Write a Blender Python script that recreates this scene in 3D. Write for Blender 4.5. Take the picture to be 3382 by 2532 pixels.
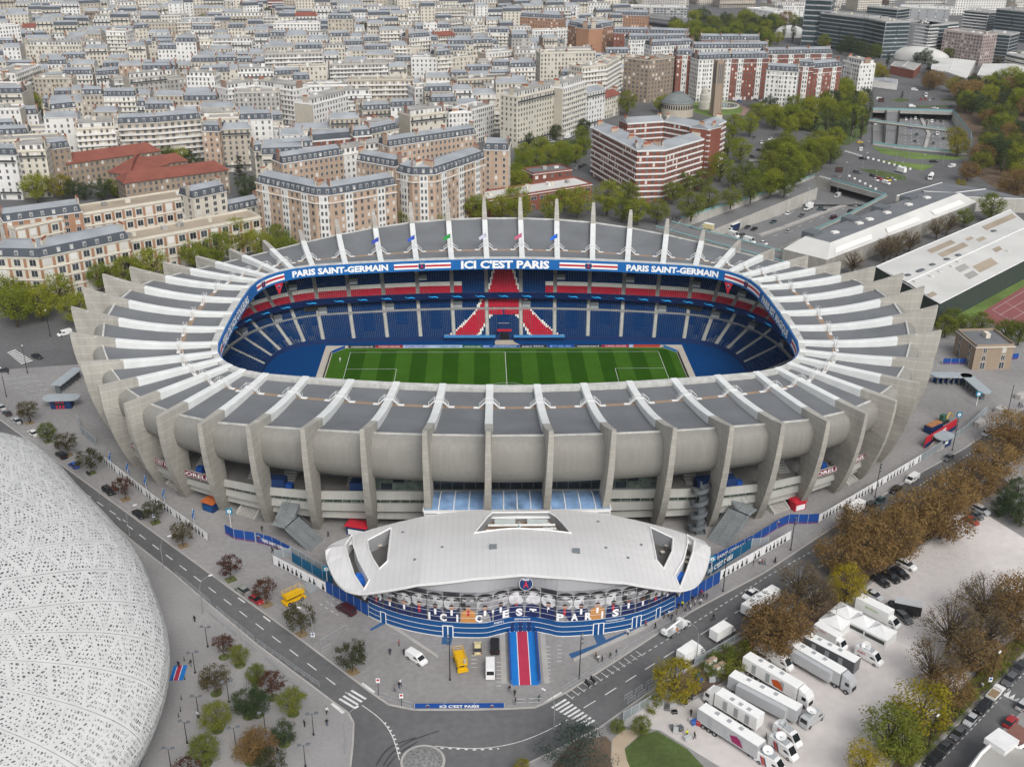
import bpy, bmesh, math, random
from mathutils import Vector, Matrix, noise
from mathutils.geometry import delaunay_2d_cdt
from math import cos, sin, atan2, pi as PI
Vc = Vector
rnd = random.Random(7)
SC = bpy.context.scene
COL = SC.collection
for o in list(bpy.data.objects):
 bpy.data.objects.remove(o)
CAM = Vc((-8.56032663, -302.669791, 144.698166))
YAW, PITCH, ROLL, FPX = 0.0326871428, 0.434831352, 0.00997233166, 3550.0
PW, PH = 3382.0, 2532.0
_f = Vc((sin(YAW)*cos(PITCH), cos(YAW)*cos(PITCH), -sin(PITCH)))
_r = Vc((cos(YAW), -sin(YAW), 0))
_u = _r.cross(_f)
CR = _r*cos(ROLL)+_u*sin(ROLL)
CU = -_r*sin(ROLL)+_u*cos(ROLL)
CF = _f
camd = bpy.data.cameras.new('camera')
camd.sensor_fit = 'HORIZONTAL'; camd.sensor_width = 36.0
camd.lens = FPX/PW*36.0
camd.clip_start = 1.0; camd.clip_end = 8000.0
cam = bpy.data.objects.new('camera', camd); COL.objects.link(cam)
cam.matrix_world = Matrix(((CR.x, CU.x, -CF.x, CAM.x), (CR.y, CU.y, -CF.y, CAM.y), (CR.z, CU.z, -CF.z, CAM.z), (0, 0, 0, 1)))
SC.camera = cam
SUN_EL, SUN_AZ = math.radians(45), math.radians(163)
wd = bpy.data.worlds.new('World'); SC.world = wd; wd.use_nodes = True
nt = wd.node_tree; nt.nodes.clear()
sky = nt.nodes.new('ShaderNodeTexSky'); sky.sky_type = 'NISHITA'; sky.sun_disc = False
sky.sun_elevation = SUN_EL; sky.sun_rotation = SUN_AZ
sky.air_density = 1.0; sky.dust_density = 3.0; sky.ozone_density = 1.0
hs = nt.nodes.new('ShaderNodeHueSaturation'); hs.inputs['Saturation'].default_value = 0.30; hs.inputs['Value'].default_value = 1.0
bg = nt.nodes.new('ShaderNodeBackground'); bg.inputs[1].default_value = 0.12
wo = nt.nodes.new('ShaderNodeOutputWorld')
nt.links.new(sky.outputs[0], hs.inputs['Color']); nt.links.new(hs.outputs[0], bg.inputs[0]); nt.links.new(bg.outputs[0], wo.inputs[0])
sund = bpy.data.lights.new('sun', 'SUN'); sund.energy = 1.4; sund.angle = math.radians(30); sund.color = (1.0, 0.975, 0.94)
sun = bpy.data.objects.new('sun', sund); COL.objects.link(sun)
_sd = Vc((sin(SUN_AZ)*cos(SUN_EL), cos(SUN_AZ)*cos(SUN_EL), sin(SUN_EL)))
sun.rotation_euler = (-_sd).to_track_quat('-Z', 'Y').to_euler()
sun.location = (0, -50, 300)
SC.view_settings.view_transform = 'Standard'; SC.view_settings.look = 'None'
SC.view_settings.exposure = 0.45; SC.view_settings.gamma = 1.0; SC.view_settings.use_curve_mapping = False
SC.render.engine = 'CYCLES'
SC.cycles.max_bounces = 6; SC.cycles.transparent_max_bounces = 8
def G(px, py, z=0.0):
 d = CF + CR*((px-PW/2)/FPX) - CU*((py-PH/2)/FPX)
 t = (z-CAM.z)/d.z
 p = CAM + d*t
 return Vc((p.x, p.y, z))
DS = 3382/2212.0
def D(x, y, z=0.0):
 return G(x*DS, y*DS, z)
S4 = 850/2199.0
def C(ox, oy, x, y, z=0.0):
 return G(ox+x*S4, oy+y*S4, z)
def PR(v):
 d = Vc(v)-CAM; w = d.dot(CF)
 return (PW/2+FPX*d.dot(CR)/w, PH/2-FPX*d.dot(CU)/w)
MATS = {}
def M(name, col, rough=0.85, var=0.10, scale=0.5, fine=0.0, metal=0.0, rand=0.0, spec=0.22, streak=0.0, alpha=1.0, emit=0.0, fscale=6.0):
 if name in MATS: return MATS[name]
 m = bpy.data.materials.new(name); m.use_nodes = True
 n = m.node_tree.nodes; l = m.node_tree.links
 b = n['Principled BSDF']
 b.inputs['Roughness'].default_value = rough; b.inputs['Metallic'].default_value = metal
 b.inputs['Specular IOR Level'].default_value = spec
 c4 = (col[0], col[1], col[2], 1)
 m.diffuse_color = c4
 cur = None
 geo = n.new('ShaderNodeNewGeometry')
 def mul(prev, fac_socket, lo, hi):
  mr = n.new('ShaderNodeMapRange'); mr.inputs[1].default_value = 0.25; mr.inputs[2].default_value = 0.75
  mr.inputs[3].default_value = lo; mr.inputs[4].default_value = hi
  l.new(fac_socket, mr.inputs[0])
  mx = n.new('ShaderNodeMix'); mx.data_type = 'RGBA'; mx.blend_type = 'MULTIPLY'; mx.inputs[0].default_value = 1.0
  if prev is None: mx.inputs[6].default_value = c4
  else: l.new(prev, mx.inputs[6])
  l.new(mr.outputs[0], mx.inputs[7])
  return mx.outputs[2]
 if var > 0:
  tn = n.new('ShaderNodeTexNoise'); tn.inputs['Scale'].default_value = scale; tn.inputs['Detail'].default_value = 5
  l.new(geo.outputs['Position'], tn.inputs['Vector'])
  cur = mul(cur, tn.outputs['Fac'], 1-var*1.4, 1+var*1.2)
 if fine > 0:
  tf = n.new('ShaderNodeTexNoise'); tf.inputs['Scale'].default_value = fscale; tf.inputs['Detail'].default_value = 3
  l.new(geo.outputs['Position'], tf.inputs['Vector'])
  cur = mul(cur, tf.outputs['Fac'], 1-fine, 1+fine)
 if streak > 0:
  mp = n.new('ShaderNodeMapping'); mp.inputs['Scale'].default_value = (1.2, 1.2, 0.05)
  ts = n.new('ShaderNodeTexNoise'); ts.inputs['Scale'].default_value = 1.0; ts.inputs['Detail'].default_value = 4
  l.new(geo.outputs['Position'], mp.inputs[0]); l.new(mp.outputs[0], ts.inputs['Vector'])
  cur = mul(cur, ts.outputs['Fac'], 1-streak, 1+streak*0.6)
 if rand > 0:
  oi = n.new('ShaderNodeObjectInfo')
  mr = n.new('ShaderNodeMapRange'); mr.inputs[3].default_value = 1-rand; mr.inputs[4].default_value = 1+rand
  l.new(oi.outputs['Random'], mr.inputs[0])
  mx = n.new('ShaderNodeMix'); mx.data_type = 'RGBA'; mx.blend_type = 'MULTIPLY'; mx.inputs[0].default_value = 1.0
  if cur is None: mx.inputs[6].default_value = c4
  else: l.new(cur, mx.inputs[6])
  l.new(mr.outputs[0], mx.inputs[7]); cur = mx.outputs[2]
 if cur is None: b.inputs['Base Color'].default_value = c4
 else: l.new(cur, b.inputs['Base Color'])
 if alpha < 1:
  b.inputs['Alpha'].default_value = alpha
 if emit > 0:
  b.inputs['Emission Color'].default_value = c4; b.inputs['Emission Strength'].default_value = emit
 MATS[name] = m
 return m
class MB:
 def __init__(s): s.v = []; s.f = []; s.m = []
 def add(s, vs, fs, mi=0):
  o = len(s.v); s.v += [tuple(v) for v in vs]
  for f in fs: s.f.append(tuple(i+o for i in f)); s.m.append(mi)
  return s
 def quad(s, a, b, c, d, mi=0): return s.add([a, b, c, d], [(0, 1, 2, 3)], mi)
 def box(s, x, y, z, sx, sy, sz, rot=0.0, mi=0, bottom=True):
  """centre x,y; base z; sizes"""
  c, q = cos(rot), sin(rot); vs = []
  for zz in (z, z+sz):
   for ax, ay in ((-1, -1), (1, -1), (1, 1), (-1, 1)):
    dx, dy = ax*sx/2, ay*sy/2
    vs.append((x+dx*c-dy*q, y+dx*q+dy*c, zz))
  fs = [(4, 5, 6, 7), (0, 1, 5, 4), (1, 2, 6, 5), (2, 3, 7, 6), (3, 0, 4, 7)]
  if bottom: fs.append((3, 2, 1, 0))
  return s.add(vs, fs, mi)
 def prism(s, poly, z0, z1, mi=0, cap=True, bottom=False, topi=None):
  """poly: list of xy (ccw); z0/z1 numbers or lists"""
  n = len(poly)
  zb = z0 if isinstance(z0, (list, tuple)) else [z0]*n
  zt = z1 if isinstance(z1, (list, tuple)) else [z1]*n
  vs = [(p[0], p[1], zb[i]) for i, p in enumerate(poly)]+[(p[0], p[1], zt[i]) for i, p in enumerate(poly)]
  s.add(vs, [(i, (i+1) % n, n+(i+1) % n, n+i) for i in range(n)], mi)
  if cap: s.add(vs[n:], [tuple(range(n))], mi if topi is None else topi)
  if bottom: s.add(vs[:n], [tuple(reversed(range(n)))], mi)
  return s
 def tube(s, path, r, n=6, mi=0, caps=True):
  rs = r if isinstance(r, (list, tuple)) else [r]*len(path)
  path = [Vc(p) for p in path]; rings = []
  for i, p in enumerate(path):
   t = (path[min(i+1, len(path)-1)]-path[max(i-1, 0)])
   if t.length < 1e-9: t = Vc((0, 0, 1))
   t.normalize()
   a = Vc((0, 0, 1)) if abs(t.z) < 0.9 else Vc((1, 0, 0))
   e1 = t.cross(a).normalized(); e2 = t.cross(e1)
   rings.append([p+e1*(rs[i]*cos(2*PI*k/n))+e2*(rs[i]*sin(2*PI*k/n)) for k in range(n)])
  o = len(s.v)
  for R_ in rings: s.v += [tuple(v) for v in R_]
  for i in range(len(path)-1):
   for k in range(n):
    s.f.append((o+i*n+k, o+i*n+(k+1) % n, o+(i+1)*n+(k+1) % n, o+(i+1)*n+k)); s.m.append(mi)
  if caps:
   s.f.append(tuple(o+k for k in range(n))); s.m.append(mi)
   e = o+(len(path)-1)*n
   s.f.append(tuple(e+k for k in reversed(range(n)))); s.m.append(mi)
  return s
 def bar(s, a, b, w, mi=0):
  return s.tube([a, b], w*0.7, 4, mi)
 def grid(s, rows, mi=0, close=False):
  n = len(rows[0]); o = len(s.v)
  for r_ in rows: s.v += [tuple(v) for v in r_]
  for i in range(len(rows)-1):
   for k in range(n if close else n-1):
    k2 = (k+1) % n
    s.f.append((o+i*n+k, o+i*n+k2, o+(i+1)*n+k2, o+(i+1)*n+k)); s.m.append(mi)
  return s
 def lathe(s, cx, cy, prof, n=16, mi=0):
  rows = [[(cx+r*cos(2*PI*k/n), cy+r*sin(2*PI*k/n), z) for k in range(n)] for r, z in prof]
  return s.grid(rows, mi, close=True)
 def mesh(s, name, mats, smooth=False):
  me = bpy.data.meshes.new(name)
  me.from_pydata(s.v, [], s.f)
  if not isinstance(mats, (list, tuple)): mats = [mats]
  for m in mats: me.materials.append(m)
  if len(mats) > 1: me.polygons.foreach_set('material_index', s.m)
  if smooth: me.polygons.foreach_set('use_smooth', [True]*len(me.polygons))
  me.update()
  return me
def link(name, data, parent=None, loc=None, rot=None, scale=None):
 o = bpy.data.objects.new(name, data); COL.objects.link(o)
 if parent is not None: o.parent = parent
 if loc is not None: o.location = loc
 if rot is not None: o.rotation_euler = (0, 0, rot) if not isinstance(rot, (tuple, list)) else rot
 if scale is not None: o.scale = (scale,)*3 if not isinstance(scale, (tuple, list)) else scale
 return o
TOPS = []
def tag(o, label, cat, group=None):
 o['label'] = label; o['category'] = cat
 if group: o['group'] = group
 TOPS.append(o); return o
def thing(name, label, cat, loc=(0, 0, 0), rot=0, group=None, scale=None):
 return tag(link(name, None, None, loc, rot, scale), label, cat, group)
def part(name, mb, mats, parent, smooth=False, kind=None, label=None):
 o = link(name, mb.mesh(name, mats, smooth) if isinstance(mb, MB) else mb, parent)
 if kind: o['kind'] = kind
 if label: o['label'] = label
 return o
def structure(name, mb, mats, smooth=False):
 o = link(name, mb.mesh(name, mats, smooth)); o['kind'] = 'structure'; return o
def paint(o, mat, slot=0):
 o.material_slots[slot].link = 'OBJECT'; o.material_slots[slot].material = mat
def area2(poly): return sum(poly[i][0]*poly[(i+1) % len(poly)][1]-poly[(i+1) % len(poly)][0]*poly[i][1] for i in range(len(poly)))
def ccw(poly): return poly if area2(poly) > 0 else list(reversed(poly))
def inside(p, poly):
 x, y = p[0], p[1]; r = False; n = len(poly); j = n-1
 for i in range(n):
  xi, yi = poly[i][0], poly[i][1]; xj, yj = poly[j][0], poly[j][1]
  if (yi > y) != (yj > y) and x < (xj-xi)*(y-yi)/(yj-yi)+xi: r = not r
  j = i
 return r
def holed(outer, holes, extra=()):
 """triangles of a flat polygon with holes -> pts, tris"""
 pts = []; edges = []
 for poly in [outer]+list(holes):
  o = len(pts); pts += [Vc((p[0], p[1])) for p in poly]
  edges += [(o+i, o+(i+1) % len(poly)) for i in range(len(poly))]
 pts += [Vc((e[0], e[1])) for e in extra]
 vs, es, fs, *_ = delaunay_2d_cdt(pts, edges, [], 0, 1e-4)
 out = []
 for f in fs:
  c = sum((vs[i] for i in f), Vc((0, 0)))/len(f)
  if inside(c, outer) and not any(inside(c, h) for h in holes):
   a = area2([vs[i] for i in f])
   out.append(tuple(f) if a > 0 else tuple(reversed(f)))
 return vs, out
def sheet(name, poly, z, mat, holes=()):
 vs, fs = holed(poly, holes)
 return structure(name, MB().add([(v.x, v.y, z) for v in vs], fs), mat)
def spline(pts, n, closed=False):
 """Catmull-Rom through pts"""
 pts = [Vc(p) for p in pts]; m = len(pts); out = []
 segs = m if closed else m-1
 for i in range(segs):
  if closed: p0, p1, p2, p3 = pts[(i-1) % m], pts[i], pts[(i+1) % m], pts[(i+2) % m]
  else: p0, p1, p2, p3 = pts[max(i-1, 0)], pts[i], pts[i+1], pts[min(i+2, m-1)]
  for j in range(n):
   t = j/n
   out.append(0.5*((2*p1)+(p2-p0)*t+(2*p0-5*p1+4*p2-p3)*t*t+(3*p1-p0-3*p2+p3)*t*t*t))
 if not closed: out.append(pts[-1])
 return out
_TXT = {}
def text_polys(s, bold=0.0):
 """2D triangles of a string, height about 1, starting at x=0 -> verts, faces, width"""
 key = (s, bold)
 if key in _TXT: return _TXT[key]
 cu = bpy.data.curves.new('lettering', 'FONT'); cu.body = s; cu.size = 1.0; cu.resolution_u = 2
 cu.fill_mode = 'FRONT'; cu.offset = bold
 ob = bpy.data.objects.new('lettering', cu); COL.objects.link(ob)
 dg = bpy.context.evaluated_depsgraph_get()
 me = ob.evaluated_get(dg).to_mesh()
 vs = [(v.co.x, v.co.y) for v in me.vertices]; fs = [tuple(p.vertices) for p in me.polygons]
 ob.evaluated_get(dg).to_mesh_clear()
 bpy.data.objects.remove(ob); bpy.data.curves.remove(cu)
 if not vs: vs = [(0, 0)]
 x0 = min(v[0] for v in vs); h = 0.72
 vs = [((v[0]-x0)/h, v[1]/h) for v in vs]
 w = max(v[0] for v in vs)
 _TXT[key] = (vs, fs, w); return _TXT[key]
def lettering(s, fn, height, length=None, bold=0.03, mi=0, mb=None):
 """maps string onto fn(a along, b up) -> 3D; centred on a=0; b from 0"""
 vs, fs, w = text_polys(s, bold)
 kx = height if length is None else length/w
 mb = mb or MB()
 return mb.add([fn((v[0]-w/2)*kx, v[1]*height) for v in vs], fs, mi)
def flat_text(s, p0, right, up, height, length=None, bold=0.03, out=None, mb=None, mi=0):
 p0 = Vc(p0); right = Vc(right).normalized(); up = Vc(up).normalized()
 nrm = right.cross(up)*0.03 if out is None else Vc(out)
 return lettering(s, lambda a, b: p0+right*a+up*b+nrm, height, length, bold, mi, mb)
# THE SETTING
GZ = -0.12
m_asph = M('asphalt', (0.122, 0.122, 0.124), 0.9, 0.18, 0.04, 0.12, fscale=0.7)
m_asph2 = M('motorway_asphalt', (0.18, 0.18, 0.182), 0.9, 0.10, 0.05, 0.06, fscale=0.7)
m_pave = M('paving', (0.255, 0.246, 0.242), 0.9, 0.18, 0.035, 0.12, fscale=0.8)
m_pave2 = M('plaza_paving', (0.28, 0.272, 0.268), 0.9, 0.12, 0.06, 0.08, fscale=1.5)
m_grav = M('gravel', (0.53, 0.495, 0.475), 0.95, 0.14, 0.045, 0.07, fscale=0.5)
m_lawn = M('lawn_grass', (0.075, 0.105, 0.032), 0.95, 0.25, 0.12, 0.20, fscale=1.2)
m_lawn2 = M('verge_grass', (0.13, 0.19, 0.05), 0.95, 0.25, 0.08, 0.20, fscale=1.0)
m_sand = M('sand_path', (0.42, 0.34, 0.25), 0.95, 0.12, 0.2, 0.1)
m_conc = M('concrete', (0.43, 0.415, 0.38), 0.85, 0.12, 0.15, 0.06, streak=0.14)
m_kerb = M('kerb_stone', (0.38, 0.365, 0.345), 0.9, 0.1, 0.3)
m_white = M('road_paint', (0.62, 0.62, 0.60), 0.8, 0.15, 0.8)
m_soil = M('soil', (0.12, 0.085, 0.06), 0.95, 0.3, 0.15, 0.2)
m_teal = M('teal_railing', (0.20, 0.36, 0.37), 0.7, 0.05)
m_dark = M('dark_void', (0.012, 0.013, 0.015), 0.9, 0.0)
TR1 = ccw([G(*p)[:2] for p in ((2250, 728), (2540, 640), (2690, 585), (2746, 601), (2925, 651), (2790, 722), (2660, 782), (2500, 862), (2330, 862), (2190, 790))])
TR2 = ccw([C(2532, 0, *p)[:2] for p in ((905, 945), (1590, 965), (1745, 1150), (1745, 1325), (1200, 1277), (905, 1238))])
BIG = [(-2600, -420), (2900, -420), (2900, 3200), (-2600, 3200)]
ground = sheet('ground', BIG, GZ, m_asph, [TR1, TR2])
def slab(name, poly, mat, z=0.0, zb=None):
 poly = ccw([tuple(p[:2]) for p in poly])
 vs, fs = holed(poly, [])
 mb = MB().add([(v.x, v.y, z) for v in vs], fs)
 zb = GZ-0.05 if zb is None else zb
 mb.prism(poly, zb, z, cap=False)
 return structure(name, mb, mat)
def kerb(poly, w=0.35, z=0.035):
 """pale kerb stones along a polyline"""
 mb = MB()
 for a, b in zip(poly[:-1], poly[1:]):
  a = Vc(a[:2]); b = Vc(b[:2]); d = (b-a)
  if d.length < 0.1: continue
  mb.box((a.x+b.x)/2, (a.y+b.y)/2, GZ-0.03, d.length+0.1, w, z-GZ+0.03, atan2(d.y, d.x))
 o = link('kerb', mb.mesh('kerb', m_kerb), ground); return o
K1 = [(-140, 1282), (0, 1385), (340, 1634), (692, 1892), (995, 2112), (1168, 2242), (1226, 2286), (1284, 2325), (1369, 2342), (1530, 2342), (1690, 2338), (1767, 2334), (1802, 2319), (1875, 2282), (2038, 2178), (2192, 2077), (2293, 2012), (2521, 1892), (2756, 1737), (2918, 1634), (3046, 1557), (3185, 1480), (3382, 1348), (3700, 1150)]
k1 = [G(*p) for p in K1]
P1 = k1+[Vc((240, 60)).to_3d(), Vc((150, 60, 0)), Vc((125, 55, 0)), Vc((95, 88, 0)), Vc((60, 105, 0)), Vc((0, 114, 0)), Vc((-60, 105, 0)), Vc((-95, 88, 0)), Vc((-132, 40, 0)), Vc((-140, 25, 0)), G(-60, 1225)]
forecourt = slab('stadium_forecourt', P1, m_pave)
kerb(k1)
K2 = [(100, 1480), (441, 1789), (572, 1892), (688, 1992), (850, 2128), (1087, 2306), (1150, 2352), (1168, 2385), (1166, 2450), (1157, 2532), (1130, 2680)]
k2 = [G(*p) for p in K2]
slab('stadium_plaza', k2+[G(-300, 2680), G(-700, 1480)], m_pave2)
kerb(k2)
K3 = [(1560, 2680), (1690, 2545), (1850, 2468), (1985, 2398), (2173, 2263), (2482, 2085), (2700, 1945), (3000, 1745), (3382, 1500), (3700, 1290)]
k3 = [G(*p) for p in K3]
K3b = [(3900, 1650), (3382, 2162), (3189, 2363), (3046, 2510), (2930, 2680)]
k3b = [G(*p) for p in K3b]
slab('park_pavement', k3+k3b, m_pave)
kerb(k3); kerb(k3b)
slab('corner_pavement', [G(3900, 1850), G(3382, 2340), G(3240, 2475), G(3120, 2620), G(3120, 2900), G(4000, 2700)], m_pave)
LOT = [(2090, 2352), (2170, 2300), (2250, 2330), (2400, 2260), (2480, 2185), (2570, 2160), (2800, 1985), (2960, 1865), (3070, 1790), (3150, 1700), (3260, 1700), (3382, 1775), (3500, 1840), (3440, 2035), (3240, 2190), (3120, 2330), (2960, 2480), (2860, 2640), (2430, 2640), (2380, 2532), (2180, 2410), (2050, 2395)]
sheet('gravel_lot', ccw([G(*p)[:2] for p in LOT]), 0.006, m_grav)
sheet('lawn', ccw([C(1690, 1892, *p)[:2] for p in ((1080, 1395), (1240, 1345), (1500, 1500), (1640, 1650), (1660, 1760), (1060, 1760), (985, 1600), (965, 1500))]), 0.008, m_lawn)
sheet('sand_path', ccw([C(1690, 1892, *p)[:2] for p in ((950, 1340), (1080, 1330), (1075, 1395), (965, 1490), (985, 1600), (1060, 1760), (900, 1760), (850, 1600), (860, 1420))]), 0.005, m_sand)
sheet('cedar_bed', ccw([C(1690, 1892, *p)[:2] for p in ((300, 1700), (520, 1440), (800, 1390), (850, 1440), (845, 1600), (890, 1760), (300, 1790))]), 0.005, m_soil)
sheet('shrub_bed', ccw([G(*p)[:2] for p in ((2190, 2262), (2480, 2095), (2700, 1955), (3000, 1757), (3300, 1565), (3340, 1600), (3160, 1690), (3070, 1780), (2960, 1855), (2800, 1975), (2570, 2150), (2470, 2180), (2380, 2255), (2250, 2320))]), 0.004, m_soil)
sheet('hedge_bed', ccw([G(*p)[:2] for p in ((3460, 2040), (3382, 2085), (3240, 2200), (3130, 2340), (2970, 2490), (2880, 2640), (2935, 2640), (3035, 2500), (3180, 2355), (3382, 2150), (3500, 2050))]), 0.009, m_soil)
lt = MB(); _lr = random.Random(4)
for _q in range(3000):
 _t = _lr.random(); _p = G(2480, 2150).lerp(G(3120, 1720), _t)+(G(3010, 1890)-G(2960, 1850))*(abs(_lr.gauss(0, 1))*.9-.2) if _q % 3 else G(3440, 2035).lerp(G(2960, 2480), _t)-(G(3300, 2150)-G(3240, 2100))*(abs(_lr.gauss(0, 1))*.7-.1)
 _a = _lr.uniform(0, 3.14); _s = _lr.uniform(.06, .15); _e = Vc((cos(_a), sin(_a), 0))*_s; _n = Vc((-_e.y, _e.x, 0))*.7
 _p.z = .016; lt.quad(_p-_e, _p-_n, _p+_e, _p+_n)
_o = link('fallen_leaves', lt.mesh('fallen_leaves', M('leaf_litter', (.16, .09, .045), .9, .2, .5))); _o['kind'] = 'stuff'; _o['label'] = 'brown fallen leaves scattered over the gravel lot edges'
def mark(name, quad, mat=m_white, z=GZ+0.012):
 poly = [Vc((q[0], q[1], z)) for q in quad]
 mb = MB().add(poly, [tuple(range(len(poly)))] if area2(poly) > 0 else [tuple(reversed(range(len(poly))))])
 return link(name, mb.mesh(name, mat), ground)
def dashes(pts, on, off, w, name='lane_dash', z=GZ+0.012, mat=m_white, joined=False):
 pts = [Vc(p[:2]) for p in pts]; pos = 0.0; state = True; left = on; mbj = MB()
 for a, b in zip(pts[:-1], pts[1:]):
  d = (b-a); L = d.length; d.normalize(); n = Vc((-d.y, d.x)); s = 0.0
  while s < L-0.01:
   e = min(L, s+left)
   if state and e-s > 0.2:
    p, q = a+d*s, a+d*e
    qd = [(p-n*w/2), (q-n*w/2), (q+n*w/2), (p+n*w/2)]
    if joined: mbj.quad(*[(v.x, v.y, z) for v in qd])
    else: mark(name, qd, mat, z)
   left -= e-s; s = e
   if left <= 0.01: state = not state; left = on if state else off
 if joined: return link(name, mbj.mesh(name, mat), ground)
def solid(pts, w, name='edge_line', z=GZ+0.012, mat=m_white):
 return dashes(pts, 1e9, 1, w, name, z, mat, True)
dashes([G(130, 1523), G(420, 1724), C(0, 1240, 990, 1200), C(0, 1892, 1635, 5), C(840, 1892, 800, 1030)], 3.0, 3.2, 0.22)
dashes([C(0, 1892, 2035, 205), C(840, 1892, 200, 455)], 2.6, 7.0, 0.35)
def zebra(a, b, c, d, n):
 """a-b one edge, d-c the opposite edge; n bars across"""
 a, b, c, d = (Vc(v[:2]) for v in (a, b, c, d))
 for i in range(n):
  t0, t1 = (i+0.08)/n, (i+0.58)/n
  mark('crosswalk_stripe', [a.lerp(b, t0), d.lerp(c, t0), d.lerp(c, t1), a.lerp(b, t1)])
zebra(C(840, 1892, 715, 1075), C(840, 1892, 850, 980), C(840, 1892, 975, 1055), C(840, 1892, 840, 1150), 4)
zebra(C(1690, 1892, 455, 1065), C(1690, 1892, 728, 1265), C(1690, 1892, 648, 1312), C(1690, 1892, 332, 1140), 9)
for q in (((650, 1110), (765, 1200), (738, 1210), (655, 1120)),):
 pass
mark('crosswalk_stripe', [C(840, 1892, *p) for p in ((650, 1118), (672, 1105), (775, 1185), (750, 1200))], z=0.012)
mark('crosswalk_stripe', [C(840, 1892, *p) for p in ((910, 945), (930, 932), (1035, 1012), (1015, 1026))], z=0.012)
mark('crosswalk_stripe', [C(1690, 1892, *p) for p in ((275, 1100), (420, 1010), (430, 1024), (288, 1112))], z=0.012)
zebra(C(0, 600, 60, 1455), C(0, 600, 185, 1560), C(0, 600, 290, 1530), C(0, 600, 130, 1428), 8)
solid(spline([C(840, 1892, *p) for p in ((920, 1122), (1080, 1245), (1180, 1390), (1240, 1590))], 6), 0.16)
dashes(spline([C(840, 1892, *p) for p in ((1115, 1270), (1180, 1360), (1215, 1450), (1248, 1560))], 6), 0.5, 0.7, 0.4, joined=True)
solid(spline([C(840, 1892, 1540, 1472), C(840, 1892, 1900, 1492), C(1690, 1892, 0, 1452), C(1690, 1892, 250, 1365), C(1690, 1892, 480, 1245)], 6), 0.16)
dashes([C(840, 1892, 1590, 1488), C(840, 1892, 1900, 1503), C(840, 1892, 2090, 1492)], 0.6, 0.9, 0.35, joined=True)
dashes([C(1690, 1892, 615, 1145), C(1690, 1892, 790, 1040), C(1690, 1892, 1310, 710), C(1690, 1892, 1900, 340), G(2760, 1840), G(3100, 1610), G(3382, 1430)], 3.2, 2.6, 0.2)
for i in range(13):
 t = i/12
 a = C(1690, 1892, 490+600*t, 1045-365*t); e = (C(1690, 1892, 1090, 680)-C(1690, 1892, 490, 1045)).normalized(); n = Vc((-e.y, e.x, 0))
 mark('bay_mark', [(a-e*.07-n*1.1), (a+e*.07-n*1.1), (a+e*.07+n*.9), (a-e*.07+n*.9)])
dashes([C(1690, 1892, 510, 1065), C(1690, 1892, 1110, 690)], 0.9, 0.7, 0.12, joined=True)
dashes([C(1690, 1892, 1120, 690), C(1690, 1892, 1300, 580), C(1690, 1892, 1560, 420), C(1690, 1892, 2190, 20), G(2750, 1780), G(3000, 1625), G(3230, 1478)], 0.9, 0.9, 0.18, name='cycle_dash', joined=True)
for (x0, y0, n, dx) in ((1855, 638, 6, 45), (2070, 763, 7, 40)):
 for i in range(n):
  a = C(840, 1892, x0, y0+33*i, 0); b = C(840, 1892, x0+dx, y0+33*i, 0)
  mark('bay_mark', [(a.x, a.y-.07), (b.x, b.y-.07), (b.x, b.y+.07), (a.x, a.y+.07)], z=0.012)
for (x0, y0, n, dx) in ((290, 628, 10, 42), (388, 618, 5, 40)):
 for i in range(n):
  a = C(1690, 1892, x0, y0+33*i, 0); b = C(1690, 1892, x0+dx, y0+33*i, 0)
  mark('bay_mark', [(a.x, a.y-.07), (b.x, b.y-.07), (b.x, b.y+.07), (a.x, a.y+.07)], z=0.012)
for i in range(4):
 for j in range(3):
  a = C(840, 1892, 560+45*i+50*j, 262+28*i-24*j, 0)
  e = Vc((.77, -.64, 0)); n = Vc((.64, .77, 0))
  mark('bay_mark', [a-e*.07-n*.0, a+e*.07, a+e*.07+e*.9-n*.06, a-e*.07+e*.9-n*.1] if False else [a-n*.07, a+e*.95-n*.07, a+e*.95+n*.07, a+n*.07], z=0.012)
dashes([C(2532, 1892, 1510, 1580), C(2532, 1892, 2199, 850)], 0.9, 0.9, 0.15, joined=True)
for i in range(4):
 a = C(2532, 1892, 2025+40*i, 1040+18*i); b = C(2532, 1892, 2065+40*i, 1062+18*i); c = C(2532, 1892, 2090+38*i, 990+35*i)
 mark('speed_bump_triangle', [a, b, c])
for q in (((1135, 448), (1575, 712), (1655, 830), (1150, 480)),):
 p = [C(840, 1892, *v) for v in ((1125, 440), (1200, 455), (1578, 712), (1560, 728))]
 structure('stone_ramp', MB().prism(ccw([v[:2] for v in p]), -0.02, 0.25, bottom=False), m_kerb)
p = [C(1690, 1892, *v) for v in ((520, 735), (1100, 465), (1300, 335), (1330, 345), (1140, 480), (530, 757))]
vs, fs = holed(ccw([v[:2] for v in p]), [])
structure('stone_ramp', MB().add([(v.x, v.y, .25) for v in vs], fs).prism(ccw([v[:2] for v in p]), -0.02, .25, cap=False), m_kerb)
m_bluec = M('blue_carpet', (0.035, 0.10, 0.22), 0.95, 0.08, 0.5)
def patch(name, pts, mat, z=0.014):
 poly = ccw([v[:2] for v in pts]); vs, fs = holed(poly, [])
 return link(name, MB().add([(v.x, v.y, z) for v in vs], fs).mesh(name, mat), forecourt)
patch('blue_mat', [C(840, 1892, *v) for v in ((985, 478), (1090, 415), (1120, 430), (1000, 492))], m_bluec)
patch('blue_mat', [C(840, 1892, *v) for v in ((1605, 545), (1695, 545), (1680, 612), (1598, 605))], m_bluec)
patch('blue_mat', [C(1690, 1892, *v) for v in ((695, 525), (778, 518), (805, 568), (920, 520), (1125, 440), (1100, 462), (520, 735), (485, 690), (728, 605))], m_bluec)
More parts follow.
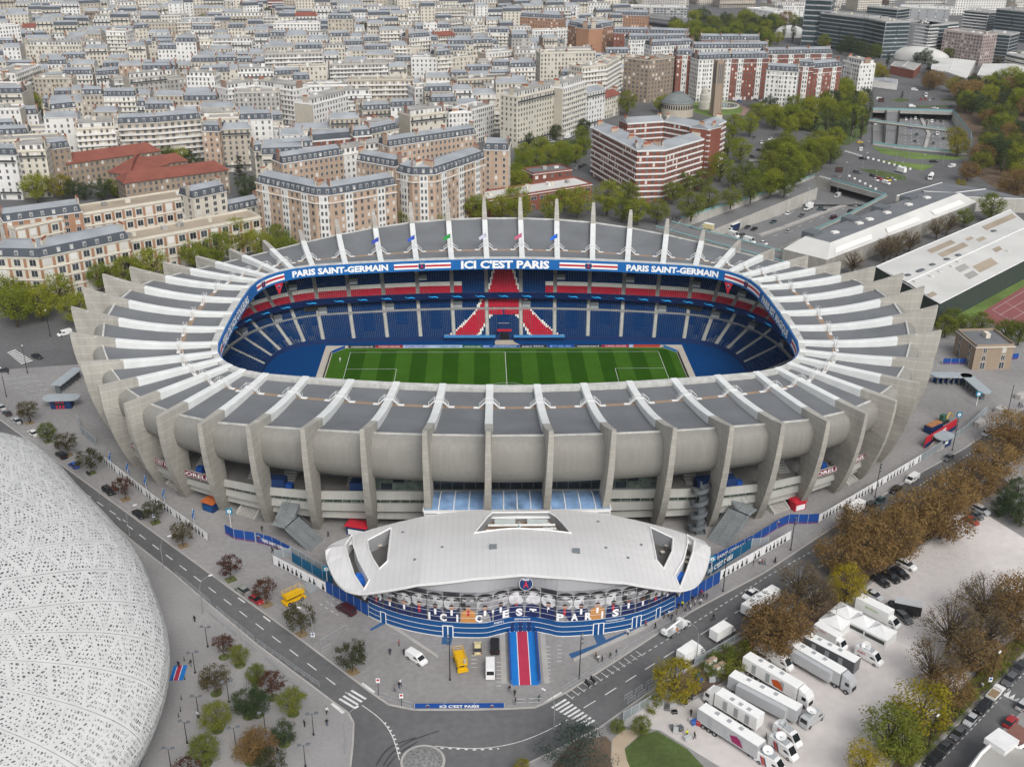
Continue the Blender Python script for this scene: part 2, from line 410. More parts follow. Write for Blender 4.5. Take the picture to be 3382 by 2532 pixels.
m_skid = M('tyre_mark', (0.06, 0.06, 0.062), 0.85, 0.3, 0.4)
for pts in (((1100, 1640), (1180, 1530), (1330, 1430), (1580, 1340)), ((1040, 1640), (1100, 1540), (1200, 1460), (1380, 1400)), ((1130, 1650), (1230, 1540), (1400, 1430))):
 solid(spline([C(840, 1892, *p) for p in pts], 6), .35, 'tyre_mark', GZ+.006, m_skid)
ic = C(840, 1892, 1440, 1605)
structure('roundabout_kerb', MB().lathe(ic.x, ic.y, [(4.1, GZ-.02), (4.1, .06), (3.65, .06)], 40), m_kerb)
m_cob = M('cobbles', (0.20, 0.20, 0.195), 0.9, 0.35, 2.2, 0.3, fscale=5)
structure('roundabout_island', MB().lathe(ic.x, ic.y, [(3.66, .0), (3.65, .05), (2.4, .18), (.01, .25)], 40), m_cob)
for nm, tr, zf in (('motorway', TR1, -6.6), ('motorway', TR2, -5.6)):
 xs = [p[0] for p in tr]; ys = [p[1] for p in tr]
 big = [(min(xs)-90, min(ys)-90), (max(xs)+90, min(ys)-90), (max(xs)+90, max(ys)+90), (min(xs)-90, max(ys)+90)]
 structure(nm, MB().add([(p[0], p[1], zf) for p in big], [(0, 1, 2, 3)]), m_asph2)
def trench_walls(tr, zf, skip):
 mb = MB(); n = len(tr)
 for i in range(n):
  a, b = tr[i], tr[(i+1) % n]
  pa, pb = PR((a[0], a[1], 0)), PR((b[0], b[1], 0))
  if any(math.hypot((pa[0]+pb[0])/2-s[0], (pa[1]+pb[1])/2-s[1]) < 40 for s in skip): continue
  mb.quad((a[0], a[1], zf), (b[0], b[1], zf), (b[0], b[1], .9), (a[0], a[1], .9))
 return mb
structure('retaining_wall', trench_walls(TR1, -6.6, [(2835, 626), (2415, 862), (2260, 826)]), m_conc)
structure('retaining_wall', trench_walls(TR2, -5.6, [(2532+1247*S4, 955*S4)]), m_conc)
def beam(name, a, b, w, z0, z1, mat, ext=0.0):
 a = Vc(a[:2]); b = Vc(b[:2]); d = b-a
 mb = MB().box((a.x+b.x)/2, (a.y+b.y)/2, z0, d.length+ext, w, z1-z0, atan2(d.y, d.x))
 return mb
m_port = M('tunnel_beam', (0.30, 0.29, 0.27), 0.9, 0.1, 0.2)
structure('tunnel_portal', beam('p', G(2746, 601), G(2925, 651), 2.5, -1.6, 1.0, m_port), m_port)
structure('tunnel_portal', beam('p', C(2532, 0, 905, 945), C(2532, 0, 1590, 965), 2.5, -1.3, .9, m_port), m_port)
# THE STADIUM
m_rib = M('rib_concrete', (0.375, 0.358, 0.32), 0.85, 0.10, 0.12, 0.05, streak=0.12)
def add_joints(m, period, depth):
 n = m.node_tree.nodes; l = m.node_tree.links; b = n['Principled BSDF']
 geo = n.new('ShaderNodeNewGeometry'); sp = n.new('ShaderNodeSeparateXYZ'); l.new(geo.outputs['Position'], sp.inputs[0])
 a = n.new('ShaderNodeMath'); a.operation = 'PINGPONG'; a.inputs[1].default_value = period/2; l.new(sp.outputs['Z'], a.inputs[0])
 c = n.new('ShaderNodeMath'); c.operation = 'LESS_THAN'; c.inputs[1].default_value = 0.07; l.new(a.outputs[0], c.inputs[0])
 src = b.inputs['Base Color'].links[0].from_socket
 mx = n.new('ShaderNodeMix'); mx.data_type = 'RGBA'; mx.blend_type = 'MULTIPLY'
 f = n.new('ShaderNodeMath'); f.operation = 'MULTIPLY'; f.inputs[1].default_value = depth; l.new(c.outputs[0], f.inputs[0])
 l.new(f.outputs[0], mx.inputs[0]); l.new(src, mx.inputs[6]); mx.inputs[7].default_value = (1.45, 1.45, 1.45, 1)
 l.new(mx.outputs[2], b.inputs['Base Color'])
add_joints(m_rib, 2.4, 0.75)
m_cap = M('white_rib_coating', (0.66, 0.675, 0.66), 0.6, 0.06, 0.3)
m_roof = M('grey_felt', (0.155, 0.163, 0.172), 0.9, 0.12, 0.10, 0.10)
m_shell = M('shell_concrete', (0.245, 0.238, 0.218), 0.8, 0.06, 0.1, 0.04, streak=0.10)
m_tan = M('tan_walkway', (0.30, 0.215, 0.15), 0.9, 0.1)
m_gut = M('roof_edge_white', (0.50, 0.50, 0.475), 0.7, 0.15, 0.4, streak=0.15)
m_glassd = M('dark_glass', (0.022, 0.030, 0.038), 0.12, 0.35, 0.6, spec=0.6)
m_glassg = M('office_glass', (0.09, 0.12, 0.10), 0.2, 0.6, 0.35, 0.4, spec=0.5, fscale=1.2)
m_band = M('pale_concrete', (0.43, 0.43, 0.40), 0.85, 0.08, 0.2, streak=0.08)
m_floor = M('concourse_floor', (0.17, 0.165, 0.155), 0.9, 0.15, 0.3)
m_navy = M('navy_panel', (0.012, 0.035, 0.115), 0.6, 0.05)
m_blue = M('club_blue', (0.008, 0.115, 0.36), 0.5, 0.03)
m_blue2 = M('fence_blue', (0.012, 0.065, 0.27), 0.6, 0.08, 0.2)
m_red = M('club_red', (0.46, 0.02, 0.035), 0.6, 0.04)
m_wht = M('white_print', (0.78, 0.78, 0.78), 0.6, 0.0)
m_steel = M('galvanised_steel', (0.42, 0.44, 0.45), 0.5, 0.08, metal=0.3)
m_whst = M('white_steel', (0.72, 0.72, 0.71), 0.5, 0.04)
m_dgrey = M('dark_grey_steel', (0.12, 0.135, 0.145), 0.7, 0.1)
m_terr = M('terrace_concrete', (0.27, 0.27, 0.26), 0.9, 0.08, 0.5)
m_sblue = M('blue_seat', (0.003, 0.034, 0.12), 0.7, 0.06, 0.3, 0.10, fscale=3, spec=0.08)
m_sred = M('red_seat', (0.40, 0.012, 0.035), 0.55, 0.06, 0.3, 0.08, fscale=3)
m_swht = M('white_seat', (0.66, 0.66, 0.60), 0.55, 0.05)
TIP = [(6.86, 95.9, 37.2), (20.69, 94.87, 36.89), (34.5, 92.58, 36.04), (48.19, 88.6, 34.47), (61.4, 83.61, 32.4), (73.96, 77.75, 30.0), (85.82, 70.32, 28.3), (96.21, 62.11, 27.7), (105.58, 52.61, 28.18), (113.49, 41.04, 29.91), (120.3, 27.66, 32.78), (124.23, 14.04, 35.1), (125.48, 0, 35.87)]
INN = [(6.1, 51.5), (18.2, 50.8), (30.2, 49.6), (42.1, 48.0), (54, 46), (64.8, 43.9), (71.2, 41.2), (75.2, 38.0), (78.4, 34.1), (80.5, 29.4), (81.8, 22.9), (82.3, 11.8), (82.5, 0)]
FOOT = [(6.9, 78.2), (20.9, 78.0), (35.3, 77.4), (49.0, 76.2), (61.4, 72.9), (73.9, 67), (85.3, 60.4), (94.6, 53), (103, 43.8), (107.6, 33.4), (111.2, 22.4), (113.6, 11.2), (114.4, 0)]
ORD = [(k, -1, -1) for k in range(12)]+[(12, -1, 1)]+[(k, -1, 1) for k in range(11, -1, -1)]+[(k, 1, 1) for k in range(12)]+[(12, 1, -1)]+[(k, 1, -1) for k in range(11, -1, -1)]
NR = len(ORD)   # 50
tipv = []; innv = []; footv = []
for k, sx, sy in ORD:
 tipv.append(Vc((TIP[k][0]*sx, TIP[k][1]*sy, TIP[k][2])))
 innv.append(Vc((INN[k][0]*sx, INN[k][1]*sy, 0)))
 footv.append(Vc((FOOT[k][0]*sx, FOOT[k][1]*sy, 0)))
ZI = 27.8
class Rib: pass
ribs = []
for i in range(NR):
 r = Rib(); r.i = i; r.T = tipv[i]; r.I = innv[i]; r.F = footv[i]
 t2 = Vc((r.T.x, r.T.y, 0)); r.d = (t2-r.I); r.L = r.d.length; r.d.normalize()
 r.n = Vc((-r.d.y, r.d.x, 0)); r.zt = r.T.z; r.s = r.zt/37.2
 ribs.append(r)
def rib_z(r, t): return ZI+(r.zt-ZI)*max(t, 0)**2.1
def roof_z(r, t): return rib_z(r, t)-(1.15+1.15*t/0.8)
def plan(r, t): return r.I+r.d*(r.L*t)
def rp(r, t, z): p = plan(r, t); return Vc((p.x, p.y, z))
def leg_out(r, h):
 w = 1-(1-h)**2.0
 p = r.F.lerp(Vc((r.T.x, r.T.y, 0)), w); return Vc((p.x, p.y, r.zt*h))
ED = 0.80     # roof edge as a share of the rib
SHELL = [(0.80, 0.0), (0.832, -0.35), (0.858, -1.2), (0.872, -2.6), (0.874, -4.6), (0.868, -7.0), (0.845, -9.6), (0.79, -12.0), (0.735, -13.2)]
stad = thing('football_stadium', 'oval concrete football stadium with radiating ribs and open blue seating bowl', 'stadium')
def build_rib(r):
 mb = MB(); ts = [0.0, .1, .2, .3, .4, .5, .6, .70]
 rows = []
 for t in ts:
  z = rib_z(r, t); w = 0.95; b = roof_z(r, t)-1.6
  p = plan(r, t)
  rows.append([p-r.n*w+Vc((0, 0, b)), p-r.n*w+Vc((0, 0, z-.12)), p-r.n*(w-.15)+Vc((0, 0, z)), p+r.n*(w-.15)+Vc((0, 0, z)), p+r.n*w+Vc((0, 0, z-.12)), p+r.n*w+Vc((0, 0, b))])
 mb.grid(rows, close=True); n = len(mb.v)
 mb.f.append(tuple(range(6))); mb.m.append(0); mb.f.append(tuple(n-1-i for i in range(6))); mb.m.append(0)
 beam_ = part('roof_beam', mb, m_cap, stad)
 st = []
 for t, ti, dz, w in ((.70, .70, -1.6, .9), (.78, .76, -2.4, .85), (.86, .80, -3.4, .78), (.93, .815, -5.0, .68), (1.0, .82, -7.5, .5)):
  z = rib_z(r, t); st.append((rp(r, t, z), rp(r, ti, roof_z(r, ti)+dz), w))
 zj = roof_z(r, .82)-7.5
 for h, w in ((.92, .58), (.82, .66), (.72, .7), (.6, .74), (.48, .78), (.36, .82), (.24, .86), (.12, .9), (0.0, .92)):
  o = leg_out(r, h); dep = 7.6*min(1.0, .55+.62*h)
  if h > .7: dep += 2.2*(h-.7)/.3
  q = o-r.d*dep; q.z = min(r.zt*h, zj-(1-h)*.5 if h > .7 else 1e9)
  st.append((o, Vc((q.x, q.y, q.z)), w))
 rows = [[o-r.n*w, o+r.n*w, q+r.n*w*1.0, q-r.n*w*1.0] for o, q, w in st]
 mb = MB().grid(rows, close=True); n = len(mb.v)
 mb.f.append((0, 1, 2, 3)); mb.m.append(0); mb.f.append((n-1, n-2, n-3, n-4)); mb.m.append(0)
 part('rib', mb, m_rib, stad)
 t = .27; z = rib_z(r, t); p = plan(r, t); zr = roof_z(r, t)
 mb = MB()
 for s in (-1, 1):
  a = p+r.n*s*1.0+Vc((0, 0, z+.05)); b = p+r.n*s*2.5+Vc((0, 0, zr+.1))
  for e in (-.42, .42):
   mb.bar(a+r.d*e, b+r.d*e, .09); mb.bar(a+r.d*e+Vc((0, 0, 1.0)), b+r.d*e+Vc((0, 0, 1.0)), .06)
   mb.bar(b+r.d*e, b+r.d*e+Vc((0, 0, 1.0)), .06); mb.bar(a+r.d*e, a+r.d*e+Vc((0, 0, 1.0)), .06)
  for q in range(5):
   c = a.lerp(b, (q+.5)/5); mb.box(c.x, c.y, c.z, .3, .84, .06, atan2(r.n.y, r.n.x))
  c = b+r.n*s*.7; mb.box(c.x, c.y, zr+.02, 1.4, .9, .12, atan2(r.n.y, r.n.x))
 mb.box(p.x, p.y, z+.03, 2.1, .95, .08, atan2(r.n.y, r.n.x))
 for e in (-.42, .42): mb.bar(p-r.n*1.0+r.d*e+Vc((0, 0, z+1.0)), p+r.n*1.0+r.d*e+Vc((0, 0, z+1.0)), .06)
 part('rib_stair', mb, m_whst, stad)
for r in ribs: build_rib(r)
def lerp_bay(a, b, u, fa, fb): return fa.lerp(fb, u)
for i in range(NR):
 a, b = ribs[i], ribs[(i+1) % NR]
 ts = [0.055, .15, .25, .285, .45, .6, .72, ED]
 rows = []
 for t in ts:
  pa = rp(a, t, roof_z(a, t)); pb = rp(b, t, roof_z(b, t)); e = (pb-pa); L = e.length; e.normalize()
  g = .9
  pa2, pb2 = pa+e*g, pb-e*g
  rows.append([pa2.lerp(pb2, u/4) for u in range(5)])
 mb = MB()
 for j in range(len(ts)-1):
  mb.grid(rows[j:j+2], 1 if j == 2 else 0)
 low = [[v-Vc((0, 0, .9)) for v in rw] for rw in rows]
 for j in range(len(ts)-1): mb.grid([list(reversed(low[j])), list(reversed(low[j+1]))], 0)
 part('roof_panel', mb, [m_roof, m_tan], stad)
 def blk(t0, t1, dz0, dz1, mat, nm):
  q = []
  for t in (t0, t1):
   pa = rp(a, t, roof_z(a, t)); pb = rp(b, t, roof_z(b, t)); q += [pa, pb]
  up = Vc((0, 0, dz1)); dn = Vc((0, 0, dz0))
  m_ = MB().add([q[0]+dn, q[1]+dn, q[3]+dn, q[2]+dn, q[0]+up, q[1]+up, q[3]+up, q[2]+up], [(4, 5, 6, 7), (0, 1, 5, 4), (1, 2, 6, 5), (2, 3, 7, 6), (3, 0, 4, 7), (3, 2, 1, 0)])
  part(nm, m_, mat, stad)
 blk(0.0, .05, -1.2, .95, m_gut, 'edge_beam')
 blk(ED-.008, ED+.004, -.5, .35, m_gut, 'roof_curb')
 cols = []
 for u in range(9):
  f = u/8; col = []
  for t, dz in SHELL:
   bul = 0.004*sin(PI*f)
   sc = a.s+(b.s-a.s)*f
   za, zb = roof_z(a, ED), roof_z(b, ED)
   pa = rp(a, t+bul, za+dz*a.s*1.02); pb = rp(b, t+bul, zb+dz*b.s*1.02)
   col.append(pa.lerp(pb, f))
  cols.append(col)
 mb = MB().grid(cols)
 inn = [[p-(a.d.lerp(b.d, u/8))*.5 for p in c] for u, c in enumerate(cols)]
 mb.grid(list(reversed(inn)))
 for u in range(8): mb.quad(cols[u][-1], inn[u][-1], inn[u+1][-1], cols[u+1][-1])
 part('shell_panel', mb, m_shell, stad, smooth=True)
def fac(r, off, zf):   # point on the facade line, off metres outside the foot line
 p = r.F+r.d*off; return Vc((p.x, p.y, zf*r.zt))
def bay_ring(a, b, off0, off1, z0, z1, nseg=4, top=True):
 """closed band between two ribs"""
 rows = []
 for u in range(nseg+1):
  f = u/nseg
  q = [fac(a, off1, z0).lerp(fac(b, off1, z0), f), fac(a, off1, z1).lerp(fac(b, off1, z1), f), fac(a, off0, z1).lerp(fac(b, off0, z1), f), fac(a, off0, z0).lerp(fac(b, off0, z0), f)]
  rows.append(q)
 return MB().grid(rows, close=True)
def near_index(i):   # bay number counted from the middle of the near side
 j = (i+.5) % NR
 return min(j+.5, NR-j-.5) if True else 0
for i in range(NR):
 a, b = ribs[i], ribs[(i+1) % NR]
 mid = (i+1) % NR    # bay between i and i+1; middle near bay is i=49
 c = min((i+1) % NR, (NR-1-i) % NR)   # 0 for the middle near bay, 1.. outward
 vis = c <= 13
 if not vis: continue
 part('concourse_slab', bay_ring(a, b, -14, 1.2, .285, .30), m_floor, stad)
 part('parapet', bay_ring(a, b, .9, 1.25, .272, .337), m_band, stad)
 part('window_band', bay_ring(a, b, -1.5, -.2, .222, .284), m_glassg if c < 6 else m_glassd, stad)
 part('spandrel', bay_ring(a, b, -2.0, .3, .165, .226), m_band, stad)
 part('window_band', bay_ring(a, b, -2.5, -1.3, .135, .166), m_glassd, stad)
 part('spandrel', bay_ring(a, b, -3.5, -1.0, .085, .136), m_band, stad)
 part('ground_wall', bay_ring(a, b, -7.5, -6.0, 0.0, .086), m_floor, stad)
 part('back_wall', bay_ring(a, b, -13, -12, .30, .56), m_terr if c > 2 else m_glassd, stad)
 for u in range(1, 6):
  p0 = fac(a, -.15, .224).lerp(fac(b, -.15, .224), u/6); p1 = fac(a, -.15, .284).lerp(fac(b, -.15, .284), u/6)
  part('mullion', MB().bar(p0, p1, .12), m_band, stad)
 if c <= 2:
  g0 = MB()
  cols = 5
  for u in range(cols):
   for j in range(3):
    f0, f1 = (u+.03)/cols, (u+.97)/cols; h0, h1 = .345+(.155/3)*(j+.03), .345+(.155/3)*(j+.97)
    q = [fac(a, .9, h0).lerp(fac(b, .9, h0), f0), fac(a, .9, h0).lerp(fac(b, .9, h0), f1), fac(a, .9, h1).lerp(fac(b, .9, h1), f1), fac(a, .9, h1).lerp(fac(b, .9, h1), f0)]
    g = MB().add(q, [(0, 1, 2, 3)])
    lit = c == 2 and j in (0, 1) and (u+j) % 4 != 3
    part('window_pane', g, m_glassg if lit else m_glassd, stad)
  part('curtain_frame', bay_ring(a, b, .4, .8, .335, .52), m_dgrey, stad)
 elif c <= 9:
  f = .62 if i % 2 else .35
  base = fac(a, -3.5, .30).lerp(fac(b, -3.5, .30), f); ang = atan2(a.d.y, a.d.x)
  mb = MB()
  for q in range(9):
   p = base-a.d*(q*.75); mb.box(p.x, p.y, base.z, .75, 3.2, .38*(q+1), ang)
  part('concourse_stair', mb, m_terr, stad)
  if c in (3, 4):
   p = fac(a, -1.0, .30).lerp(fac(b, -1.0, .30), .75 if i % 2 else .2)
   part('kiosk', MB().box(p.x, p.y, p.z, 2.6, 4.0, 3.0, ang), m_navy, stad)
  if c in (4, 6):
   p = fac(a, -.6, .30).lerp(fac(b, -.6, .30), .5)
   part('kiosk', MB().box(p.x, p.y, p.z, 1.6, 1.6, 1.8, ang), m_blue2, stad)
m_maroon = M('maroon_print', (0.16, 0.012, 0.03), 0.7, 0.03)
def spandrel_text(i, s, f0=.5, strip=True):
 a, b = ribs[i], ribs[(i+1) % NR]
 p0 = fac(a, 1.3, .28).lerp(fac(b, 1.3, .28), .04); p1 = fac(a, 1.3, .28).lerp(fac(b, 1.3, .28), .96)
 if p0.x > p1.x: p0, p1 = p1, p0
 right = (p1-p0); L = right.length; right.normalize(); up = Vc((0, 0, 1))
 out = right.cross(up)*.03
 if strip:
  q = [p0, p1, p1+up*1.65, p0+up*1.65]
  part('name_strip', MB().add(q, [(0, 1, 2, 3)]), m_maroon, stad)
 if s: part('lettering', flat_text(s, (p0+p1)/2+up*.3, right, up, 1.1, L*.8, .02, out=out), m_wht, stad)
spandrel_text(5, 'BORELLI'); spandrel_text(6, "ICI C'EST PARIS"); spandrel_text(7, 'BORELLI')
spandrel_text(NR-7, 'BORELLI'); spandrel_text(NR-8, 'BORELLI')
ring_ctrl = [(v.x*.994, v.y*.994, 0) for v in innv]
ringc = spline(ring_ctrl, 8, closed=True)     # NR*8 points
acc = [0.0]
for q in range(len(ringc)): acc.append(acc[-1]+(ringc[(q+1) % len(ringc)]-ringc[q]).length)
RL = acc[-1]
def ring_at(s):
 s %= RL
 import bisect
 j = bisect.bisect_right(acc, s)-1; j = min(j, len(ringc)-1)
 t = (s-acc[j])/max(1e-6, acc[j+1]-acc[j])
 p = ringc[j].lerp(ringc[(j+1) % len(ringc)], t)
 d = ringc[(j+1) % len(ringc)]-ringc[j-1 if t < .5 else j]; d.normalize()
 return p, Vc((-d.y, d.x, 0)), d
BZ0, BZ1 = 23.9, 27.35
rows = []
for q in range(len(ringc)):
 p, nrm, d = ring_at(acc[q]); inw = -Vc((p.x, p.y, 0)).normalized()
 if nrm.dot(inw) < 0: nrm = -nrm
 rows.append([p+nrm*.35+Vc((0, 0, BZ0)), p+Vc((0, 0, BZ1)), p-nrm*.5+Vc((0, 0, BZ1+.05)), p-nrm*.5+Vc((0, 0, BZ0))])
rows.append(rows[0])
part('ring_banner', MB().grid(rows, close=True), m_blue, stad)
far_s = acc[int((24.5)*8)]
def bn(s, b, out=.05):   # s metres to the right of the far middle (seen from the camera), b height share
 p, nrm, d = ring_at(far_s+s)
 inw = -Vc((p.x, p.y, 0)).normalized()
 if nrm.dot(inw) < 0: nrm = -nrm
 t = b; base = p+nrm*(.35*(1-t)+out); return Vc((base.x, base.y, BZ0+(BZ1-BZ0)*t))
p_, n_, d_ = ring_at(far_s)
SGN = 1 if d_.x > 0 else -1
def bns(s, b, out=.05): return bn(SGN*s, b, out)
def s_for_px(px, lo=-200, hi=200):
 best = min((abs(PR(bns(s, .5))[0]-px), s) for s in [lo+(hi-lo)*q/800 for q in range(801)] if bns(s, .5).y > -32)
 return best[1]
def ring_text(s, px0, px1, h0=.22, h1=.80, bold=.045):
 a0, a1 = s_for_px(px0), s_for_px(px1)
 H = h1-h0
 mb = lettering(s, lambda a, b: bns((a0+a1)/2+a, h0+b), H, abs(a1-a0), bold)
 part('banner_lettering', mb, m_wht, stad)
ring_text('PARIS SAINT-GERMAIN', 967, 1283)
ring_text("ICI C'EST PARIS", 1523, 1812, .14, .88)
ring_text('PARIS SAINT-GERMAIN', 2068, 2373)
def ring_strip(px0, px1, b0, b1, mat, out=.06, n=10):
 a0, a1 = s_for_px(px0), s_for_px(px1)
 if bns((a0+a1)/2, .5).y < -25: return
 part('banner_stripe', MB().grid([[bns(a0+(a1-a0)*q/n, b0, out), bns(a0+(a1-a0)*q/n, b1, out)] for q in range(n+1)]), mat, stad)
for x0, x1 in ((1299, 1489), (1848, 2038)):
 ring_strip(x0, x1, .22, .78, m_wht); ring_strip(x0, x1, .40, .60, m_red, .09)
for x0, x1 in ((848, 938), (2392, 2508)):
 ring_strip(x0, x1, .20, .80, m_wht); ring_strip(x0, x1, .40, .62, m_red, .09)
def end_text(s, sa, sb):
 mb = lettering(s, lambda a, b: bns((sa+sb)/2+a, .2+b), .62, abs(sb-sa), .045)
 part('banner_lettering', mb, m_wht, stad)
def s_for_py(py, side):
 c = [s for s in [side*(75+q*.25) for q in range(320)] if bns(s, .5).y > -36]
 return min(c, key=lambda s: abs(PR(bns(s, .5))[1]-py))
end_text('FIERS DE NOS COULEURS', s_for_py(1135, -1), s_for_py(985, -1))
end_text('PARIS EST MAGIQUE', s_for_py(985, 1), s_for_py(1106, 1))
for side, (ya, yb) in ((-1, (1185, 1140)), (1, (1128, 1180))):
 a0, a1 = s_for_py(ya, side), s_for_py(yb, side)
 for b0, b1, mt, o_ in ((.2, .8, m_wht, .06), (.4, .62, m_red, .09)):
  part('banner_stripe', MB().grid([[bns(a0+(a1-a0)*q/10, b0, o_), bns(a0+(a1-a0)*q/10, b1, o_)] for q in range(11)]), mt, stad)
def emblem(fn, r, parent):
 """round crest: pale rim, navy disc, red tower, name above; fn(a,b,layer)->point"""
 for rr, mt, ly in ((r*1.06, m_wht, 1), (r, m_navy, 2)):
  mb = MB(); n = 20
  mb.add([fn(rr*cos(2*PI*q/n), rr*sin(2*PI*q/n), ly) for q in range(n)], [tuple(range(n))])
  part('crest_disc', mb, mt, parent)
 tw = [(-.42, -.55), (-.2, -.55), (-.1, -.28), (.1, -.28), (.2, -.55), (.42, -.55), (.14, .05), (.05, .5), (-.05, .5), (-.14, .05)]
 vs, fs = holed([(x*r, y*r) for x, y in tw], [])
 part('crest_tower', MB().add([fn(v.x, v.y, 3) for v in vs], fs), m_red, parent)
 part('lettering', lettering('PARIS', lambda a, b: fn(a, b+r*.55, 3), r*.3, r*1.0, .03), m_wht, parent)
for px in (1394, 1943, 869, 2465):
 s0 = s_for_px(px)
 if px in (869,): s0 = s_for_px(px, -140, -60)
 if px in (2465,): s0 = s_for_px(px, 60, 140)
 emblem(lambda a, b, ly: bns(s0+a, .5+b/(BZ1-BZ0), .08+.03*ly), 1.25, stad)
def pitch_mat():
 m = M('pitch_grass', (0.042, 0.112, 0.010), 0.95, 0.10, 0.12, 0.12, fscale=1.2, spec=0.05)
 n = m.node_tree.nodes; l = m.node_tree.links; b = n['Principled BSDF']
 geo = n.new('ShaderNodeNewGeometry'); sp = n.new('ShaderNodeSeparateXYZ'); l.new(geo.outputs['Position'], sp.inputs[0])
 a = n.new('ShaderNodeMath'); a.operation = 'ADD'; a.inputs[1].default_value = 525.0; l.new(sp.outputs['X'], a.inputs[0])
 d = n.new('ShaderNodeMath'); d.operation = 'DIVIDE'; d.inputs[1].default_value = 10.5; l.new(a.outputs[0], d.inputs[0])
 fr = n.new('ShaderNodeMath'); fr.operation = 'FRACT'; l.new(d.outputs[0], fr.inputs[0])
 gt = n.new('ShaderNodeMath'); gt.operation = 'LESS_THAN'; gt.inputs[1].default_value = .5; l.new(fr.outputs[0], gt.inputs[0])
 ab = n.new('ShaderNodeMath'); ab.operation = 'ABSOLUTE'; l.new(sp.outputs['Y'], ab.inputs[0])
 yy = n.new('ShaderNodeMath'); yy.operation = 'LESS_THAN'; yy.inputs[1].default_value = 35.8; l.new(ab.outputs[0], yy.inputs[0])
 ax = n.new('ShaderNodeMath'); ax.operation = 'ABSOLUTE'; l.new(sp.outputs['X'], ax.inputs[0])
 xx = n.new('ShaderNodeMath'); xx.operation = 'LESS_THAN'; xx.inputs[1].default_value = 56.0; l.new(ax.outputs[0], xx.inputs[0])
 m1 = n.new('ShaderNodeMath'); m1.operation = 'MULTIPLY'; l.new(gt.outputs[0], m1.inputs[0]); l.new(yy.outputs[0], m1.inputs[1])
 m2 = n.new('ShaderNodeMath'); m2.operation = 'MULTIPLY'; l.new(m1.outputs[0], m2.inputs[0]); l.new(xx.outputs[0], m2.inputs[1])
 src = b.inputs['Base Color'].links[0].from_socket
 mx = n.new('ShaderNodeMix'); mx.data_type = 'RGBA'; mx.blend_type = 'MULTIPLY'; l.new(m2.outputs[0], mx.inputs[0]); l.new(src, mx.inputs[6])
 mx.inputs[7].default_value = (.5, .64, .32, 1); l.new(mx.outputs[2], b.inputs['Base Color'])
 return m
m_sur = M('blue_surround', (0.003, 0.046, 0.16), 0.9, 0.06, 0.1, 0.05, spec=0.05)
bowl_floor = [(v.x*.99, v.y*.97) for v in innv]
vs, fs = holed(ccw(bowl_floor), [])
structure('pitch_surround', MB().add([(v.x, v.y, .02) for v in vs], fs), m_sur)
structure('stone_verge', MB().add([(-61.5, -40, .045), (61.5, -40, .045), (61.5, 40, .045), (-61.5, 40, .045)], [(0, 1, 2, 3)]), M('pale_verge', (0.47, 0.43, 0.37), 0.9, 0.08, 0.3))
pf = ccw([(-58.5, -37.5), (58.5, -37.5), (58.5, 33), (54.5, 37.6), (-54.5, 37.6), (-58.5, 33)])
pitch = structure('pitch', MB().add([(x, y, .07) for x, y in pf], [tuple(range(len(pf)))]), pitch_mat())
def pline(pts, w=.10):
 mb = MB()
 for a, b in zip(pts[:-1], pts[1:]):
  a = Vc(a); b = Vc(b); d = (b-a).normalized(); n = Vc((-d.y, d.x))*w/2
  mb.quad(*[(q.x, q.y, .085) for q in (a-n, b-n, b+n, a+n)])
 return link('pitch_line', mb.mesh('pitch_line', m_wht), pitch)
pline([(-52.5, -34), (52.5, -34), (52.5, 34), (-52.5, 34), (-52.5, -34)]); pline([(0, -34), (0, 34)], .12)
for s in (-1, 1):
 pline([(s*52.5, -20.16), (s*36, -20.16), (s*36, 20.16), (s*52.5, 20.16)]); pline([(s*52.5, -9.16), (s*47, -9.16), (s*47, 9.16), (s*52.5, 9.16)])
pline([(9.15*cos(q*PI/24), 9.15*sin(q*PI/24)) for q in range(49)])
for s in (-1, 1):
 g = thing('goal', 'white goal frame with net on the pitch, %s end' % ('left' if s < 0 else 'right'), 'goal', (s*52.5, 0, .08), 0, 'goals on the pitch')
 mb = MB().bar((0, -3.66, 0), (0, -3.66, 2.44), .1).bar((0, 3.66, 0), (0, 3.66, 2.44), .1).bar((0, -3.66, 2.44), (0, 3.66, 2.44), .1)
 part('goal_frame', mb, m_whst, g)
 mb = MB()
 for q in range(9): mb.bar((0, -3.66+q*.915, 2.42), (s*2.2, -3.66+q*.915, 0), .02)
 part('net', mb, m_whst, g)
ads = [(1150, 1240, (0.03, 0.03, 0.035), 'mastercard', (0.7, .7, .7)), (1240, 1331, (0.30, 0.02, 0.03), 'TURKISH AIRLINES', (.7, .55, .55)), (1331, 1420, (0.36, 0.47, 0.68), 'FedEx FedEx', (.10, .03, .30)),
       (1420, 1441, (0.40, 0.50, 0.7), '', (0, 0, 0)), (1441, 1527, (0.36, 0.47, 0.66), 'oppo oppo', (.01, .12, .25)), (1527, 1594, (0.01, 0.10, 0.075), 'now you can', (.6, .7, .62)), (1594, 1618, (.02, .10, .38), '00', (.5, .65, .8)),
       (1618, 1716, (.01, .08, .30), 'UEFA CHAMPIONS LEAGUE', (.45, .6, .8)), (1716, 1807, (.03, .03, .04), 'pepsi MAX', (.6, .65, .75)), (1807, 1898, (.01, .06, .30), 'PS5', (.2, .4, .8)), (1898, 1988, (.03, .03, .035), 'mastercard', (.7, .7, .7)), (1988, 2078, (.30, .02, .05), 'TURKISH AIRLINES', (.7, .55, .55)), (2078, 2092, (.4, .5, .7), '', (0, 0, 0)), (2092, 2181, (.42, .05, .03), '', (0, 0, 0))]
